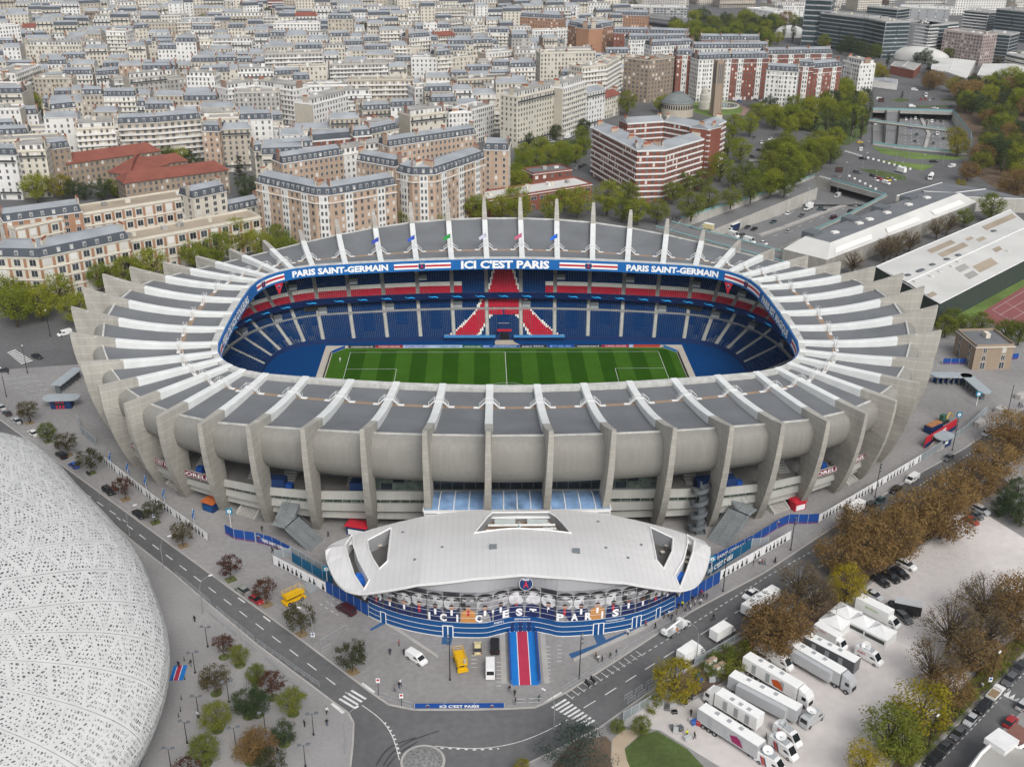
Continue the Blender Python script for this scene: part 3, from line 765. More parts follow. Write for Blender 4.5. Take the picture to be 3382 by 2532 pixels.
def ad_board(a, b, col, txt, tc, idx, what):
 a = Vc(a); b = Vc(b); d = (b-a); L = d.length
 o = thing('advertising_board', what, 'advertising board', ((a.x+b.x)/2, (a.y+b.y)/2, .07), atan2(d.y, d.x), 'advertising boards round the pitch')
 mt = M('board_%d' % idx, col, .5, 0.03)
 part('panel', MB().box(0, 0, 0, L-.05, .15, .95), mt, o)
 if txt: part('lettering', flat_text(txt, (0, -.09, .26), (1, 0, 0), (0, 0, 1), .55, L*.78, .02, out=(0, -.02, 0)), M('board_text_%d' % idx, tc, .5, 0), o)
 return o
for q, (x0, x1, col, txt, tc) in enumerate(ads):
 ax = G(x0, 1150).x; bx = G(x1, 1150).x
 ad_board((ax, 37.9), (bx, 37.9), col, txt, tc, q, ('pitchside advertising board reading %s on the far touchline' % txt) if txt else 'plain pitchside advertising board on the far touchline')
ad_board((-58.6, 33.2), (-54.8, 37.7), (.01, .07, .28), '', (0, 0, 0), 90, 'short blue board across the far left pitch corner')
ad_board((54.8, 37.7), (58.6, 33.2), (.05, .22, .5), '', (0, 0, 0), 91, 'short light blue board across the far right pitch corner')
for s in (-1, 1):
 o = tag(link('advertising_board', MB().box(s*58.9, -2, .07, .15, 70, .95).mesh('board', M('board_dark', (.012, .02, .03), .5, .05))), 'long dark board along the %s goal line' % ('left' if s < 0 else 'right'), 'advertising board', 'advertising boards round the pitch')
NS = 6
def front(i):
 p = innv[i]; k = .875+.105*min(1, (abs(p.x)/76)**2)
 return Vc((p.x*.965, p.y*k, 0))
fr = spline([tuple(front(i)) for i in range(NR)], NS, closed=True)
dirs = []
for q in range(len(fr)):
 i = q//NS; f = (q % NS)/NS
 d = ribs[i].d.lerp(ribs[(i+1) % NR].d, f).normalized(); dirs.append(d)
NF = len(fr)
LF = []
for q in range(NF):
 i = q//NS; f = (q % NS)/NS
 LF.append(min(1.0, (ribs[i].L*(1-f)+ribs[(i+1) % NR].L*f)/44.0))
def tp(q, r, z): p = fr[q % NF]+dirs[q % NF]*(r*LF[q % NF]); return Vc((p.x, p.y, z))
TIERS = [('lower', 0.0, 12.5, 0.9, 6.1, 15), ('middle', 13.6, 17.6, 6.9, 9.1, 5), ('upper', 13.6, 31.0, 12.6, 22.5, 21)]
tier_o = {}
for nm, r0, r1, z0, z1, n in TIERS:
 rows = []
 for q in range(NF+1):
  col = []
  for j in range(n):
   ra = r0+(r1-r0)*j/n; rb = r0+(r1-r0)*(j+1)/n; z = z0+(z1-z0)*j/n; zn = z0+(z1-z0)*(j+1)/n
   col += [tp(q, ra, z), tp(q, rb, z)]
  col.append(tp(q, r1, z1))
  rows.append(col)
 tier_o[nm] = part('seating_tier', MB().grid(rows), m_terr, stad, label='%s concrete seating tier' % nm)
part('bowl_wall', MB().grid([[tp(q, -.2, 0.02), tp(q, -.2, 1.7), tp(q, 0.0, 1.7), tp(q, .0, .5)] for q in range(NF+1)]), m_navy, stad)
part('walkway', MB().grid([[tp(q, 12.5, 6.1), tp(q, 13.7, 6.12), tp(q, 13.7, 6.95)] for q in range(NF+1)]), m_terr, stad)
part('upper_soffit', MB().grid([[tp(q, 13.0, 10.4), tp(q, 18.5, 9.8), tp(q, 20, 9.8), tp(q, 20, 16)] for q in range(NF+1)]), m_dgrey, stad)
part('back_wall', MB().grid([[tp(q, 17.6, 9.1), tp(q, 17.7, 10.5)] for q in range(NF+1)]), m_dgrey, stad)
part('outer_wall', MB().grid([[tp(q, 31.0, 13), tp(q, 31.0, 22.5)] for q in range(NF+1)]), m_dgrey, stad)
m_led = M('screen_navy', (.004, .012, .05), .4, 0.05, emit=.25); m_cy = M('screen_cyan', (.02, .35, .75), .4, 0.0, emit=.35)
part('screen_ribbon', MB().grid([[tp(q, 13.0, 10.4), tp(q, 13.0, 12.3), tp(q, 13.6, 12.6)] for q in range(NF+1)]), m_led, stad)
q = 14*NS
def led(qf, z, out=.06):
 i0 = int(math.floor(qf)); f = qf-i0
 a = tp(i0, 13.0-out, z); b = tp(i0+1, 13.0-out, z); return a.lerp(b, f)
q = 11*NS
while q < 39*NS:
 sh = [(-.5, .25), (-.35, .6), (-.1, .75), (.2, .6), (.45, .75), (.5, .95), (.5, .72), (.2, .42), (-.1, .5), (-.3, .4)]
 L0 = (tp(int(q)+1, 13, 0)-tp(int(q), 13, 0)).length
 k = 3.6/max(L0, .4)
 vs2, fs2 = holed([(-x*k, .5+y*1.35) for x, y in sh], [])
 part('screen_wave', MB().add([led(q+v.x, 10.1+v.y) for v in vs2], fs2), m_cy, stad)
 q += 8.3/max(L0, .4)
def seat_col(tier, X, Y, j, n):
 if Y > 30 and abs(X) < 24:
  f = j/n; ax = abs(X-.0)
  if tier == 'lower':
   outer = 20.5-10.8*f**.75; innr = 8.6-6.0*f if f < .75 else 0
   if ax < outer and ax > innr:
    return 2 if (ax > outer-1.0 or (innr > 0 and ax < innr+1.0)) else 1
   return 0
  if tier == 'middle':
   outer = 9.5-1.9*f
   return (2 if ax > outer-.9 else 1) if ax < outer else 0
  outer = 6.0-2.2*min(1, f/.5)
  if ax < outer: return 2 if ax > outer-.8 else 1
  if j < 4 and ax < 15: return 0
 if tier == 'upper':
  if j < 3 and not (Y > 30 and abs(X) < 15): return 1
  if j in (3, 4) and not (Y > 30 and abs(X) < 15): return 2
 return 0
for nm, r0, r1, z0, z1, n in TIERS:
 for i in range(8, 42):
  mb = MB()
  jmax = n if nm != 'upper' else 17
  for half in range(3):
   qs = (i*NS+half*2, i*NS+half*2+2)
   for j in range(jmax):
    ra = r0+(r1-r0)*(j+.12)/n; dr = (r1-r0)/n; z = z0+(z1-z0)*j/n
    a = tp(qs[0], ra, z); b = tp(qs[1], ra, z)
    L = (b-a).length
    if nm == 'lower' and L < .6: continue
    g0 = .7 if half == 0 else 0; g1 = .7 if half == 2 else 0
    cnt = int((L-g0-g1)/.56)
    if cnt < 1: continue
    e = (b-a)/L; dd = dirs[qs[0]]
    for c in range(cnt):
     p = a+e*(g0+(c+.5)*(L-g0-g1)/cnt)
     if nm == 'lower' and p.y > 30 and abs(p.x) < 2.1 and j < 8: continue   # players' tunnel
     mi = seat_col(nm, p.x, p.y, j, n)
     w = .265; h = .0
     q0 = p-e*w; q1 = p+e*w
     s0 = q0+Vc((0, 0, .42)); s1 = q1+Vc((0, 0, .42)); s2 = q1+dd*.46+Vc((0, 0, .40)); s3 = q0+dd*.46+Vc((0, 0, .40))
     b2 = s2+dd*.1+Vc((0, 0, .5)); b3 = s3+dd*.1+Vc((0, 0, .5))
     o_ = len(mb.v)
     mb.v += [tuple(v) for v in (s0, s1, s2, s3, b2, b3, q0, q1)]
     for f_ in ((0, 1, 2, 3), (3, 2, 4, 5), (6, 7, 1, 0)):
      mb.f.append(tuple(o_+t for t in f_)); mb.m.append(mi)
  if mb.f:
   o = link('seat_block', mb.mesh('seat_block', [m_sblue, m_sred, m_swht]), tier_o[nm]); o['kind'] = 'stuff'
for nm, r0, r1, z0, z1, n in TIERS[:2]:
 for q in range(9*NS, 41*NS, 6):
  mb = MB(); e = (tp(q+1, r0, 0)-tp(q-1, r0, 0)).normalized(); dr = (r1-r0)/n
  for j in range(n*2):
   ra = r0+dr*j/2; z = z0+(z1-z0)*j/n/2
   a = tp(q, ra, z); mb.box(a.x+dirs[q % NF].x*dr/4, a.y+dirs[q % NF].y*dr/4, z, dr/2, 1.0, .24, atan2(dirs[q % NF].y, dirs[q % NF].x))
  link('gangway_stair', mb.mesh('gangway_stair', m_band), tier_o[nm])
for i in range(11, 39):
 if i in (24,): continue
 for tier, r, z in (('middle', 14.6, 6.9), ('upper', 19.5, 15.6)):
  if (i % 2) == (0 if tier == 'middle' else 1): continue
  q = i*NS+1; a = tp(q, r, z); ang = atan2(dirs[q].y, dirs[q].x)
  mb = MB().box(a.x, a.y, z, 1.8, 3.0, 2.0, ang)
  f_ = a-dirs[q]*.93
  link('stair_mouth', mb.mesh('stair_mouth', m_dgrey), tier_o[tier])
  mb = MB().box(f_.x, f_.y, z, .1, 2.8, .95, ang)
  link('mouth_guard', mb.mesh('mouth_guard', m_steel), tier_o[tier])
tn = MB().box(0, 49.5, .03, 4.2, 9.5, 3.4)
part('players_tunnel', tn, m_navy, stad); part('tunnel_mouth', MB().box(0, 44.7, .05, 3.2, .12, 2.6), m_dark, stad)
part('tunnel_canopy', MB().box(0, 45.0, 3.45, 5.0, 1.6, .25), m_red, stad)
structure('tunnel_apron', MB().add([(-3.2, 38.4, .06), (6.5, 38.4, .06), (3.5, 42.8, .06), (3, 44.6, .06), (-3, 44.6, .06), (-3.4, 42.8, .06)][::1], [(0, 1, 2, 3, 4, 5)]), M('apron_stone', (.42, .37, .30), .9, .08))
m_benchr = M('light_blue_roof', (.05, .20, .42), .4, .05)
for s, (xa, xb) in ((-1, (-21, -3.2)), (1, (3.2, 21))):
 b = thing('dugout', 'long light blue dugout %s of the tunnel on far touchline' % ('left' if s < 0 else 'right'), 'dugout', ((xa+xb)/2, 43.6, .03), 0, 'dugouts on the far side')
 L = xb-xa
 mb = MB().box(0, .55, 0, L, .12, 1.9); part('back', mb, m_navy, b)
 part('canopy', MB().add([(-L/2, -.8, 1.75), (L/2, -.8, 1.75), (L/2, .65, 2.1), (-L/2, .65, 2.1), (-L/2, -.8, 1.63), (L/2, -.8, 1.63), (L/2, .65, 1.98), (-L/2, .65, 1.98)], [(0, 1, 2, 3), (7, 6, 5, 4), (4, 5, 1, 0), (6, 7, 3, 2), (5, 6, 2, 1), (7, 4, 0, 3)]), m_benchr, b)
 part('seat_row', MB().box(0, .1, 0, L-.4, .5, .5), m_sblue, b)
for s in (-1, 1):
 sc_ = thing('video_screen', 'large dark video screen in the far %s corner of the bowl' % ('left' if s < 0 else 'right'), 'screen', (s*66.2, 53.5, 7.2), s*-.42, 'screens in the bowl corners')
 part('display', MB().box(0, 0, 0, 8.2, .5, 4.6), M('display_dark', (.03, .03, .032), .3, .03), sc_)
 part('frame', MB().box(0, .35, -.2, 8.6, .2, 5.0), m_dgrey, sc_)
 px = 917 if s < 0 else 2411
 sp_ = s_for_px(px, -130, -40) if s < 0 else s_for_px(px, 40, 130)
 top = bns(sp_, 0.02, .3)
 pn = thing('pennant', 'red triangular pennant hanging under the %s end of the ring banner' % ('left' if s < 0 else 'right'), 'pennant', top, s*-.6, 'red pennants')
 part('cloth', MB().add([(-1.55, 0, 0), (1.55, 0, 0), (0, 0, -4.2), (-1.55, .05, 0), (1.55, .05, 0), (0, .05, -4.2)], [(2, 1, 0), (3, 4, 5), (0, 1, 4, 3), (1, 2, 5, 4), (2, 0, 3, 5)]), m_red, pn)
 emblem(lambda a, b, ly: Vc((a, -.02-.02*ly, -1.3+b)), .55, pn)
flagc = {21: ((.05, .08, .40), 'dark blue'), 22: ((.04, .10, .45), 'blue'), 23: ((.03, .28, .06), 'green'), 24: ((.5, .5, .62), 'pale blue and white'), 25: ((.5, .12, .2), 'tricolour'), 26: ((.02, .13, .55), 'bright blue')}
for i, (cc, nm) in flagc.items():
 r = ribs[i]; p = rp(r, .25, rib_z(r, .25)+.05)
 fo = thing('flag', '%s flag on a pole above the far roof beam' % nm, 'flag', p, 0, 'flags on the far roof')
 part('pole', MB().tube([(0, 0, 0), (0, 0, 5.2)], .06, 5), m_steel, fo)
 part('cloth', MB().grid([[(-2.6*u, .25*sin(u*5), 5.0-1.6*u), (-2.3*u, .25*sin(u*5+.4), 3.4-1.0*u)] for u in (0, .25, .5, .75, 1)]).grid([[(-2.3*u, .28+.25*sin(u*5+.4)-.26, 3.4-1.0*u), (-2.6*u, .28+.25*sin(u*5)-.26, 5.0-1.6*u)] for u in (0, .25, .5, .75, 1)]), M('flag_%d' % i, cc, .7, .05), fo)
# ENTRANCE PAVILION
m_proof = M('white_membrane', (0.57, 0.565, 0.56), 0.55, 0.04, 0.12, 0.02)
def seams(m, per):
 n = m.node_tree.nodes; l = m.node_tree.links; b = n['Principled BSDF']
 geo = n.new('ShaderNodeNewGeometry'); sp = n.new('ShaderNodeSeparateXYZ'); l.new(geo.outputs['Position'], sp.inputs[0])
 a = n.new('ShaderNodeMath'); a.operation = 'PINGPONG'; a.inputs[1].default_value = per/2; l.new(sp.outputs['X'], a.inputs[0])
 c = n.new('ShaderNodeMath'); c.operation = 'LESS_THAN'; c.inputs[1].default_value = .05; l.new(a.outputs[0], c.inputs[0])
 src = b.inputs['Base Color'].links[0].from_socket
 mx = n.new('ShaderNodeMix'); mx.data_type = 'RGBA'; mx.blend_type = 'MULTIPLY'; l.new(c.outputs[0], mx.inputs[0]); l.new(src, mx.inputs[6]); mx.inputs[7].default_value = (.86, .86, .86, 1)
 l.new(mx.outputs[2], b.inputs['Base Color'])
seams(m_proof, 1.35)
m_fasc = M('grey_fascia', (0.30, 0.305, 0.315), 0.6, 0.03)
m_edge = M('white_trim', (0.70, 0.70, 0.69), 0.5, 0.05)
m_deck = M('deck_grey', (0.12, 0.115, 0.11), 0.9, 0.12, 0.5)
pav = thing('entrance_pavilion', 'white curved roof pavilion with blue front and player posters before the stadium', 'building', (0, -104, 0))
PO = Vc((0, -104, 0))
def pv(x, y, z): return Vc((x, y, z))-PO
half = [(0, -117.7), (-10, -118.4), (-21.5, -118.2), (-30, -115.8), (-34.2, -114.1), (-37.4, -112.2), (-39.9, -108.9), (-42.2, -103.5), (-43, -100), (-42.2, -96.9), (-38, -94.6), (-33.6, -92.9), (-27, -91), (-21.5, -89.9), (-21.4, -88.3), (-10, -88.6), (0, -88.8)]
halfs = [tuple(v[:2]) for v in spline([(x, y, 0) for x, y in half[:13]], 3)]+half[13:]
outline = halfs+[(-x, y) for x, y in reversed(halfs[1:-1])]
outline = ccw(outline)
def itp(tab, x):
 x = abs(x)
 for (x0, v0), (x1, v1) in zip(tab[:-1], tab[1:]):
  if x <= x1: return v0+(v1-v0)*(x-x0)/(x1-x0)
 return tab[-1][1]
ZF = [(0, 15.3), (10, 14.9), (21.5, 13.4), (26, 11.7), (30, 10.0), (34.2, 8.3), (37.4, 7.9), (40, 8.0), (43, 8.8)]
YF = [(0, -117.7), (10, -118.4), (21.5, -118.2), (30, -115.8), (34.2, -114.1), (37.4, -112.2), (39.9, -108.9), (43, -101)]
ZB = [(0, 12.9), (10, 12.7), (21.5, 12.0), (33.6, 10.5), (42.2, 9.2), (43, 9.0)]
YB = [(0, -88.8), (21.5, -89.5), (27, -91), (33.6, -92.9), (38, -94.6), (42.2, -96.9), (43, -99)]
def pz(x, y):
 yf, yb = itp(YF, x), itp(YB, x); v = min(1, max(0, (y-yf)/max(.5, yb-yf))); v2 = v*v*(3-2*v)
 return itp(ZF, x)*(1-v2)+itp(ZB, x)*v2+.9*sin(PI*v)
def px2(pts, z):
 return [G(*p, z)[:2] for p in pts]
SA = 850/2199
def cz(ox, oy, pts, z): return [tuple(C(ox, oy, x, y, z)[:2]) for x, y in pts]
court_l = ccw(cz(840, 1240, ((965, 1410), (1172, 1320), (1140, 1612), (1068, 1652), (1010, 1560), (975, 1480)), 10.8))
court_r = ccw(cz(1690, 1240, ((1180, 1308), (1380, 1385), (1372, 1490), (1300, 1640), (1235, 1590), (1205, 1450)), 10.8))
slot_l = ccw(cz(840, 1240, ((775, 1470), (845, 1370), (850, 1480), (895, 1600), (985, 1755), (935, 1815), (850, 1690), (800, 1560)), 9.3))
slot_r = ccw(cz(1690, 1240, ((1500, 1375), (1560, 1425), (1545, 1530), (1500, 1650), (1440, 1790), (1390, 1705), (1465, 1590), (1495, 1480)), 9.3))
well = ccw(cz(840, 1240, ((2035, 1165), (1990, 1210), (1935, 1300), (1880, 1385), (2100, 1355), (2199, 1348)), 13.2)+cz(1690, 1240, ((100, 1350), (300, 1360), (505, 1382), (440, 1280), (380, 1205), (320, 1160)), 13.2))
holes = [court_l, court_r, slot_l, slot_r, well]
extra = [(x, y) for x in range(-42, 43, 3) for y in range(-117, -88, 3) if inside((x, y), outline) and not any(inside((x, y), h) for h in holes)]
vs, fs = holed(outline, holes, extra)
mb = MB().add([pv(v.x, v.y, pz(v.x, v.y)) for v in vs], fs)
part('roof', mb, m_proof, pav)
mb = MB(); n = len(outline)
cx_ = 0; cy_ = -104
def inset(p, d):
 v = Vc((p[0]-cx_, p[1]-cy_)); L = v.length; v = v*(1-d/L); return (cx_+v.x, cy_+v.y)
rows = []
for p in outline+outline[:1]:
 z = pz(*p); q = inset(p, -.12); s_ = inset(p, 2.2)
 rows.append([pv(p[0], p[1], z+.06), pv(q[0], q[1], z+.05), pv(q[0], q[1], z-.55), pv(s_[0], s_[1], z-1.0)])
part('roof_edge', MB().grid(rows), m_edge, pav)
for h, zf, nm, dk in ((court_l, 7.4, 'courtyard', m_deck), (court_r, 7.4, 'courtyard', m_deck), (slot_l, 6.2, 'terrace', m_deck), (slot_r, 6.2, 'terrace', m_deck), (well, 10.6, 'plant_well', m_tan)):
 tops = [pz(*p)+.15 for p in h]
 wb = MB().prism([(p[0], p[1]+104) for p in reversed(h)], zf, list(reversed(tops)), cap=False)
 o = part(nm, wb, m_fasc if nm != 'terrace' else m_edge, pav)
 link('deck', MB().add([(p[0], p[1]+104, zf) for p in h], [tuple(range(len(h)))]).mesh('deck', dk), o)
 rim = MB(); k = len(h)
 for i in range(k):
  a, b = h[i], h[(i+1) % k]; d = Vc(b)-Vc(a)
  za, zb_ = tops[i], tops[(i+1) % k]
  rim.tube([pv(a[0], a[1], za), pv(b[0], b[1], zb_)], .22, 4)
 link('rim', rim.mesh('rim', m_edge), o)
wc = Vc(((sum(p[0] for p in well)/len(well)), (sum(p[1] for p in well)/len(well))))
m_hv = M('machine_white', (.62, .62, .6), .5, .08, .8); m_duct = M('duct_grey', (.34, .38, .37), .5, .08)
for dx in (-4.4, 3.0):
 for j in range(3):
  u = MB().box(wc.x+dx+j*1.3, wc.y+104-.4, 10.6, 1.15, 2.6, 1.5)
  o = part('cooling_unit', u, m_hv, pav)
  for t in (-.75, 0, .75):
   link('fan', MB().lathe(wc.x+dx+j*1.3, wc.y+104-.4+t, [(.36, 12.12), (.3, 12.16), (.01, 12.16)], 10).mesh('fan', m_dark), o)
for (x0, y0, x1, y1, z, w, mt) in ((-7.5, 2.2, 7.8, 2.2, 12.2, .35, m_hv), (-6, 4.6, -1.2, 4.6, 11.5, .9, m_duct), (1.5, 4.6, 6.2, 4.4, 11.5, .9, m_duct), (-.8, -2.8, -.4, 3.4, 12.0, .5, m_duct), (8.2, -1.5, 7.0, 2.4, 11.6, .5, m_duct), (-8, .5, 8, 1.2, 11.9, .3, m_hv)):
 part('duct', MB().tube([(wc.x+x0, wc.y+104+y0, z), (wc.x+x1, wc.y+104+y1, z)], w, 4), mt, pav)
for x, y in ((-7.6, -1.6), (7.4, -1.8), (5.9, 3.4)):
 part('machine_box', MB().box(wc.x+x, wc.y+104+y, 10.6, 1.6, 1.3, 1.1), m_hv, pav)
for t in ((2040, 1515), (1115+840, 0),):
 pass
for ox, oy, x, y in ((840, 1240, 2040, 1515), (1690, 1240, 550, 1540), (840, 1240, 1605, 1475), (840, 1240, 1370, 1555), (1690, 1240, 805, 1475), (1690, 1240, 995, 1535), (840, 1240, 1265, 1278), (1690, 1240, 740, 1210), (1690, 1240, 1110, 1390)):
 g = C(ox, oy, x, y, 14); z = pz(g.x, g.y)
 w = .8 if (x in (2040, 550)) else .3
 part('roof_vent', MB().add([pv(g.x-w, g.y-w*.6, z-.05), pv(g.x+w, g.y-w*.6, z-.05), pv(g.x+w, g.y+w*.6, z-.05), pv(g.x-w, g.y+w*.6, z-.05), pv(g.x-w, g.y+w*.6, z+w), pv(g.x+w, g.y+w*.6, z+w)], [(0, 1, 5, 4), (1, 2, 5), (3, 0, 4), (2, 3, 4, 5)]), m_dgrey, pav)
m_tarp = M('blue_tarpaulin', (.01, .12, .50), .6, .1, .8)
for (ox, oy, x, y, z, lb) in ((840, 1892, 905, 40, 6.2, 'left'), (1690, 1892, 1440, 25, 6.2, 'right')):
 g = C(ox, oy, x, y, z+.8)
 o = tag(link('tarpaulin_cover', MB().add([(-1.6, -1.6, 0), (1.6, -1.6, 0), (1.6, 1.6, 0), (-1.6, 1.6, 0), (-1.1, -.9, 1.3), (.9, -1.1, 1.5), (1.0, 1.0, 1.2), (-.9, .8, 1.6)], [(4, 5, 6, 7), (0, 1, 5, 4), (1, 2, 6, 5), (2, 3, 7, 6), (3, 0, 4, 7)]).mesh('tarpaulin_cover', m_tarp), None, (g.x, g.y, z)), 'bright blue tarpaulin on the %s terrace of the pavilion roof' % lb, 'tarpaulin', 'terrace covers')
for (ox, oy, x, y, z) in ((840, 1240, 1075, 1450, 7.4), (1690, 1240, 1305, 1420, 7.4), (1690, 1240, 1325, 1450, 7.4), (1690, 1240, 1290, 1505, 7.4), (1690, 1240, 1500, 1550, 6.2), (1690, 1240, 1495, 1590, 6.2)):
 g = C(ox, oy, x, y, z+.9)
 t = thing('cafe_table', 'small round pedestal table on the pavilion terrace', 'table', (g.x, g.y, z), 0, 'tables on the pavilion roof')
 part('table_top', MB().lathe(0, 0, [(.55, .92), (.55, .97), (.01, .97)], 12), M('table_top', (.5, .46, .38), .6, .05), t); part('pedestal', MB().tube([(0, 0, 0), (0, 0, .93)], .06, 6), m_steel, t)
W0 = [(-32.9, -111.0), (-30.1, -113.1), (-24, -116.2), (-16.6, -118.3), (-8.4, -118.9), (-5.5, -118.1), (-2.4, -117.0), (0.3, -116.8), (3.0, -117.0), (6, -118.0), (9.0, -118.8), (17.4, -117.9), (25.7, -115.4), (33.9, -110.1)]
wl = spline([(x, y, 0) for x, y in W0], 6); wacc = [0.0]
for a, b in zip(wl[:-1], wl[1:]): wacc.append(wacc[-1]+(b-a).length)
WL = wacc[-1]
def wp(s, z, out=0.0):
 s = min(max(s, 0), WL-1e-4); j = 0
 while wacc[j+1] < s: j += 1
 t = (s-wacc[j])/(wacc[j+1]-wacc[j]); p = wl[j].lerp(wl[j+1], t); d = (wl[j+1]-wl[j]).normalized()
 nrm = Vc((d.y, -d.x, 0)); q = p+nrm*out
 return Vc((q.x, q.y, z))-PO
def s_px(px, z=0):
 return min((abs(PR(wp(WL*q/600, z)+PO)[0]-px), WL*q/600) for q in range(601))[1]
def wtop(s):
 p = wp(s, 0)+PO; return min(11.6, pz(p.x, max(p.y, itp(YF, p.x)))-1.1)
def wall_strip(name, s0, s1, z0, z1, mat, out, par=pav, n=24, label=None):
 mb = MB(); ss = [s0+(s1-s0)*q/n for q in range(n+1)]
 zz1 = [min(z1, wtop(s)) if z1 > 7 else z1 for s in ss]
 rows = [[wp(s, z0, out), wp(s, z, out)] for s, z in zip(ss, zz1)]
 mb.grid(rows)
 return part(name, mb, mat, par, label=label)
rows = []
for q in range(61):
 s = WL*q/60; t_ = wtop(s); rows.append([wp(s, 0), wp(s, t_), wp(s, t_, -.6), wp(s, 0, -.6)])
part('front_wall', MB().grid(rows), m_navy, pav)
rows = []
for q in range(61):
 s = WL*q/60; p = wp(s, 0)+PO; x = p.x; yf = itp(YF, x); rows.append([wp(s, wtop(s), .02), pv(x*1.0, yf+.4, pz(x, yf)-.5)])
part('fascia', MB().grid(rows), m_fasc, pav)
emblem(lambda a, b, ly: pv(a+.8, -117.55-.02*ly-.25, 12.9)+Vc((0, -.25*(b/1.2)*-1, b)), 1.35, pav)
m_pblue = M('front_blue', (.008, .07, .215), .5, .04)
wall_strip('blue_band', 0, WL, .05, 4.0, m_pblue, .06, n=60)
for z in (1.35, 2.65, 4.0): wall_strip('white_line', 0, WL, z-.06, z+.06, m_wht, .10, n=60)
wall_strip('white_line', 0, WL, .05, .25, m_wht, .10, n=60)
m_pg = [M('print_grey_%d' % i, c, .6, .25, .9) for i, c in enumerate(((.42, .42, .43), (.55, .55, .56), (.20, .20, .21), (.26, .26, .27), (.05, .05, .06)))]
m_hair = M('print_hair', (.025, .025, .028), .6, .1); m_nv = M('print_navy', (.012, .022, .085), .6, .15, 1.5); m_or = M('print_orange', (.50, .24, .08), .6, .1)
m_sk = [M('print_skin_%d' % i, c, .6, .08) for i, c in enumerate(((.42, .24, .17), (.20, .10, .07), (.10, .05, .035)))]
NP = 20
for i in range(NP):
 s0, s1 = WL*(i+.25)/(NP+.5), WL*(i+1.25)/(NP+.5); sc_ = (s0+s1)/2; w = s1-s0
 zt = min(wtop(s0), wtop(s1), wtop(sc_)); H = zt-4.06
 if H < 1.2: H = 1.2
 pn = wall_strip('poster_panel', s0, s1, 4.06, 11.6, m_pg[4 if i in (0, 1, 2, 17, 18, 19) else rnd.choice((2, 4, 3))], .09, n=4)
 def sh(name, poly, mat, out):
  poly = [(min(max(px_, s0), s1), py_) for px_, py_ in poly]
  v2, f2 = holed(poly, [])
  link(name, MB().add([wp(v.x, min(v.y, wtop(v.x)), out) for v in v2], f2).mesh(name, mat), pn)
 fc = rnd.choice((0, 1, 1, 2)); cz_ = 4.06+H*.68; fr_ = min(w*.54, H*.36)
 sh('hair_print', [(sc_+fr_*a_, cz_+fr_*b_) for a_, b_ in ((-.84, .2), (-.8, .85), (-.3, 1.1), (.3, 1.1), (.8, .85), (.84, .2), (.6, .5), (0, .62), (-.6, .5))], m_hair, .127)
 sh('face_print', [(sc_+fr_*.88*cos(t*PI/10), cz_-fr_*.25+fr_*(.95 if t > 10 else .85)*sin(t*PI/10)) for t in range(20)], m_pg[fc], .12)
 sh('shade_print', [(sc_+fr_*.88*cos(t*PI/10), cz_-fr_*.25+fr_*(.95 if t > 10 else .85)*sin(t*PI/10)) for t in (range(-4, 5) if i % 2 else range(6, 15))], m_pg[3] if fc < 2 else m_hair, .125)
 dk = m_hair if fc < 2 else m_pg[1]
 for e in (-1, 1):
  sh('brow_print', [(sc_+e*fr_*.2, cz_+fr_*.28), (sc_+e*fr_*.62, cz_+fr_*.34), (sc_+e*fr_*.66, cz_+fr_*.18), (sc_+e*fr_*.2, cz_+fr_*.12)], dk, .13)
 sh('nose_print', [(sc_-fr_*.1, cz_-.3*fr_), (sc_+fr_*.16, cz_-.34*fr_), (sc_+.05*fr_, cz_+.1*fr_)], m_pg[3], .13)
 sh('mouth_print', [(sc_-fr_*.3, cz_-.62*fr_), (sc_+fr_*.3, cz_-.64*fr_), (sc_+.2*fr_, cz_-.72*fr_), (sc_-.2*fr_, cz_-.72*fr_)], m_hair, .13)
 top = 4.06+H*.42; bw = w*.46
 sh('figure_print', [(sc_-bw, 4.06), (sc_+bw, 4.06), (sc_+bw*.9, top-.35), (sc_+bw*.35, top), (sc_-bw*.35, top), (sc_-bw*.9, top-.35)], m_or if i in (6, 14) else m_nv, .15)
 sh('figure_print', [(sc_-bw*.14, 4.06+H*.22), (sc_+bw*.14, 4.06+H*.22), (sc_+bw*.16, top-.1), (sc_-bw*.16, top-.1)], m_wht if i % 3 else m_red, .17)
 hr = min(.6, H*.1); sk = m_sk[rnd.choice((0, 0, 1, 2))]
 sh('figure_print', [(sc_+hr*.85*cos(t*PI/7), top+hr*.95+hr*sin(t*PI/7)) for t in range(14)], sk, .18)
 sh('figure_print', [(sc_+hr*.9*cos(t*PI/7), top+hr*1.3+hr*.8*sin(t*PI/7)) for t in range(8)], m_hair, .19)
for z in (5.3, 6.6, 7.9, 9.2, 10.5):
 s0 = min((WL*q/100 for q in range(101) if wtop(WL*q/100) > z+.2), default=0); s1 = max((WL*q/100 for q in range(101) if wtop(WL*q/100) > z+.2), default=0)
 if s1 > s0: wall_strip('white_line', s0, s1, z-.035, z+.035, m_wht, .21, n=50)
_sa, _sb = s_px(1408, 5), s_px(2042, 5); _str = "I C I  C ' E S T   P A R I S"
for _q, _ch in enumerate(_str):
 if _ch == ' ': continue
 _s = _sa+(_sb-_sa)*(_q+.5)/len(_str)
 part('front_letter', lettering(_ch, lambda a, b: wp(_s+a, (5.1 if _ch == "'" else 4.35)+b, .24), 1.75, (.42 if _ch in "I'" else 1.5), .05), m_wht, pav)
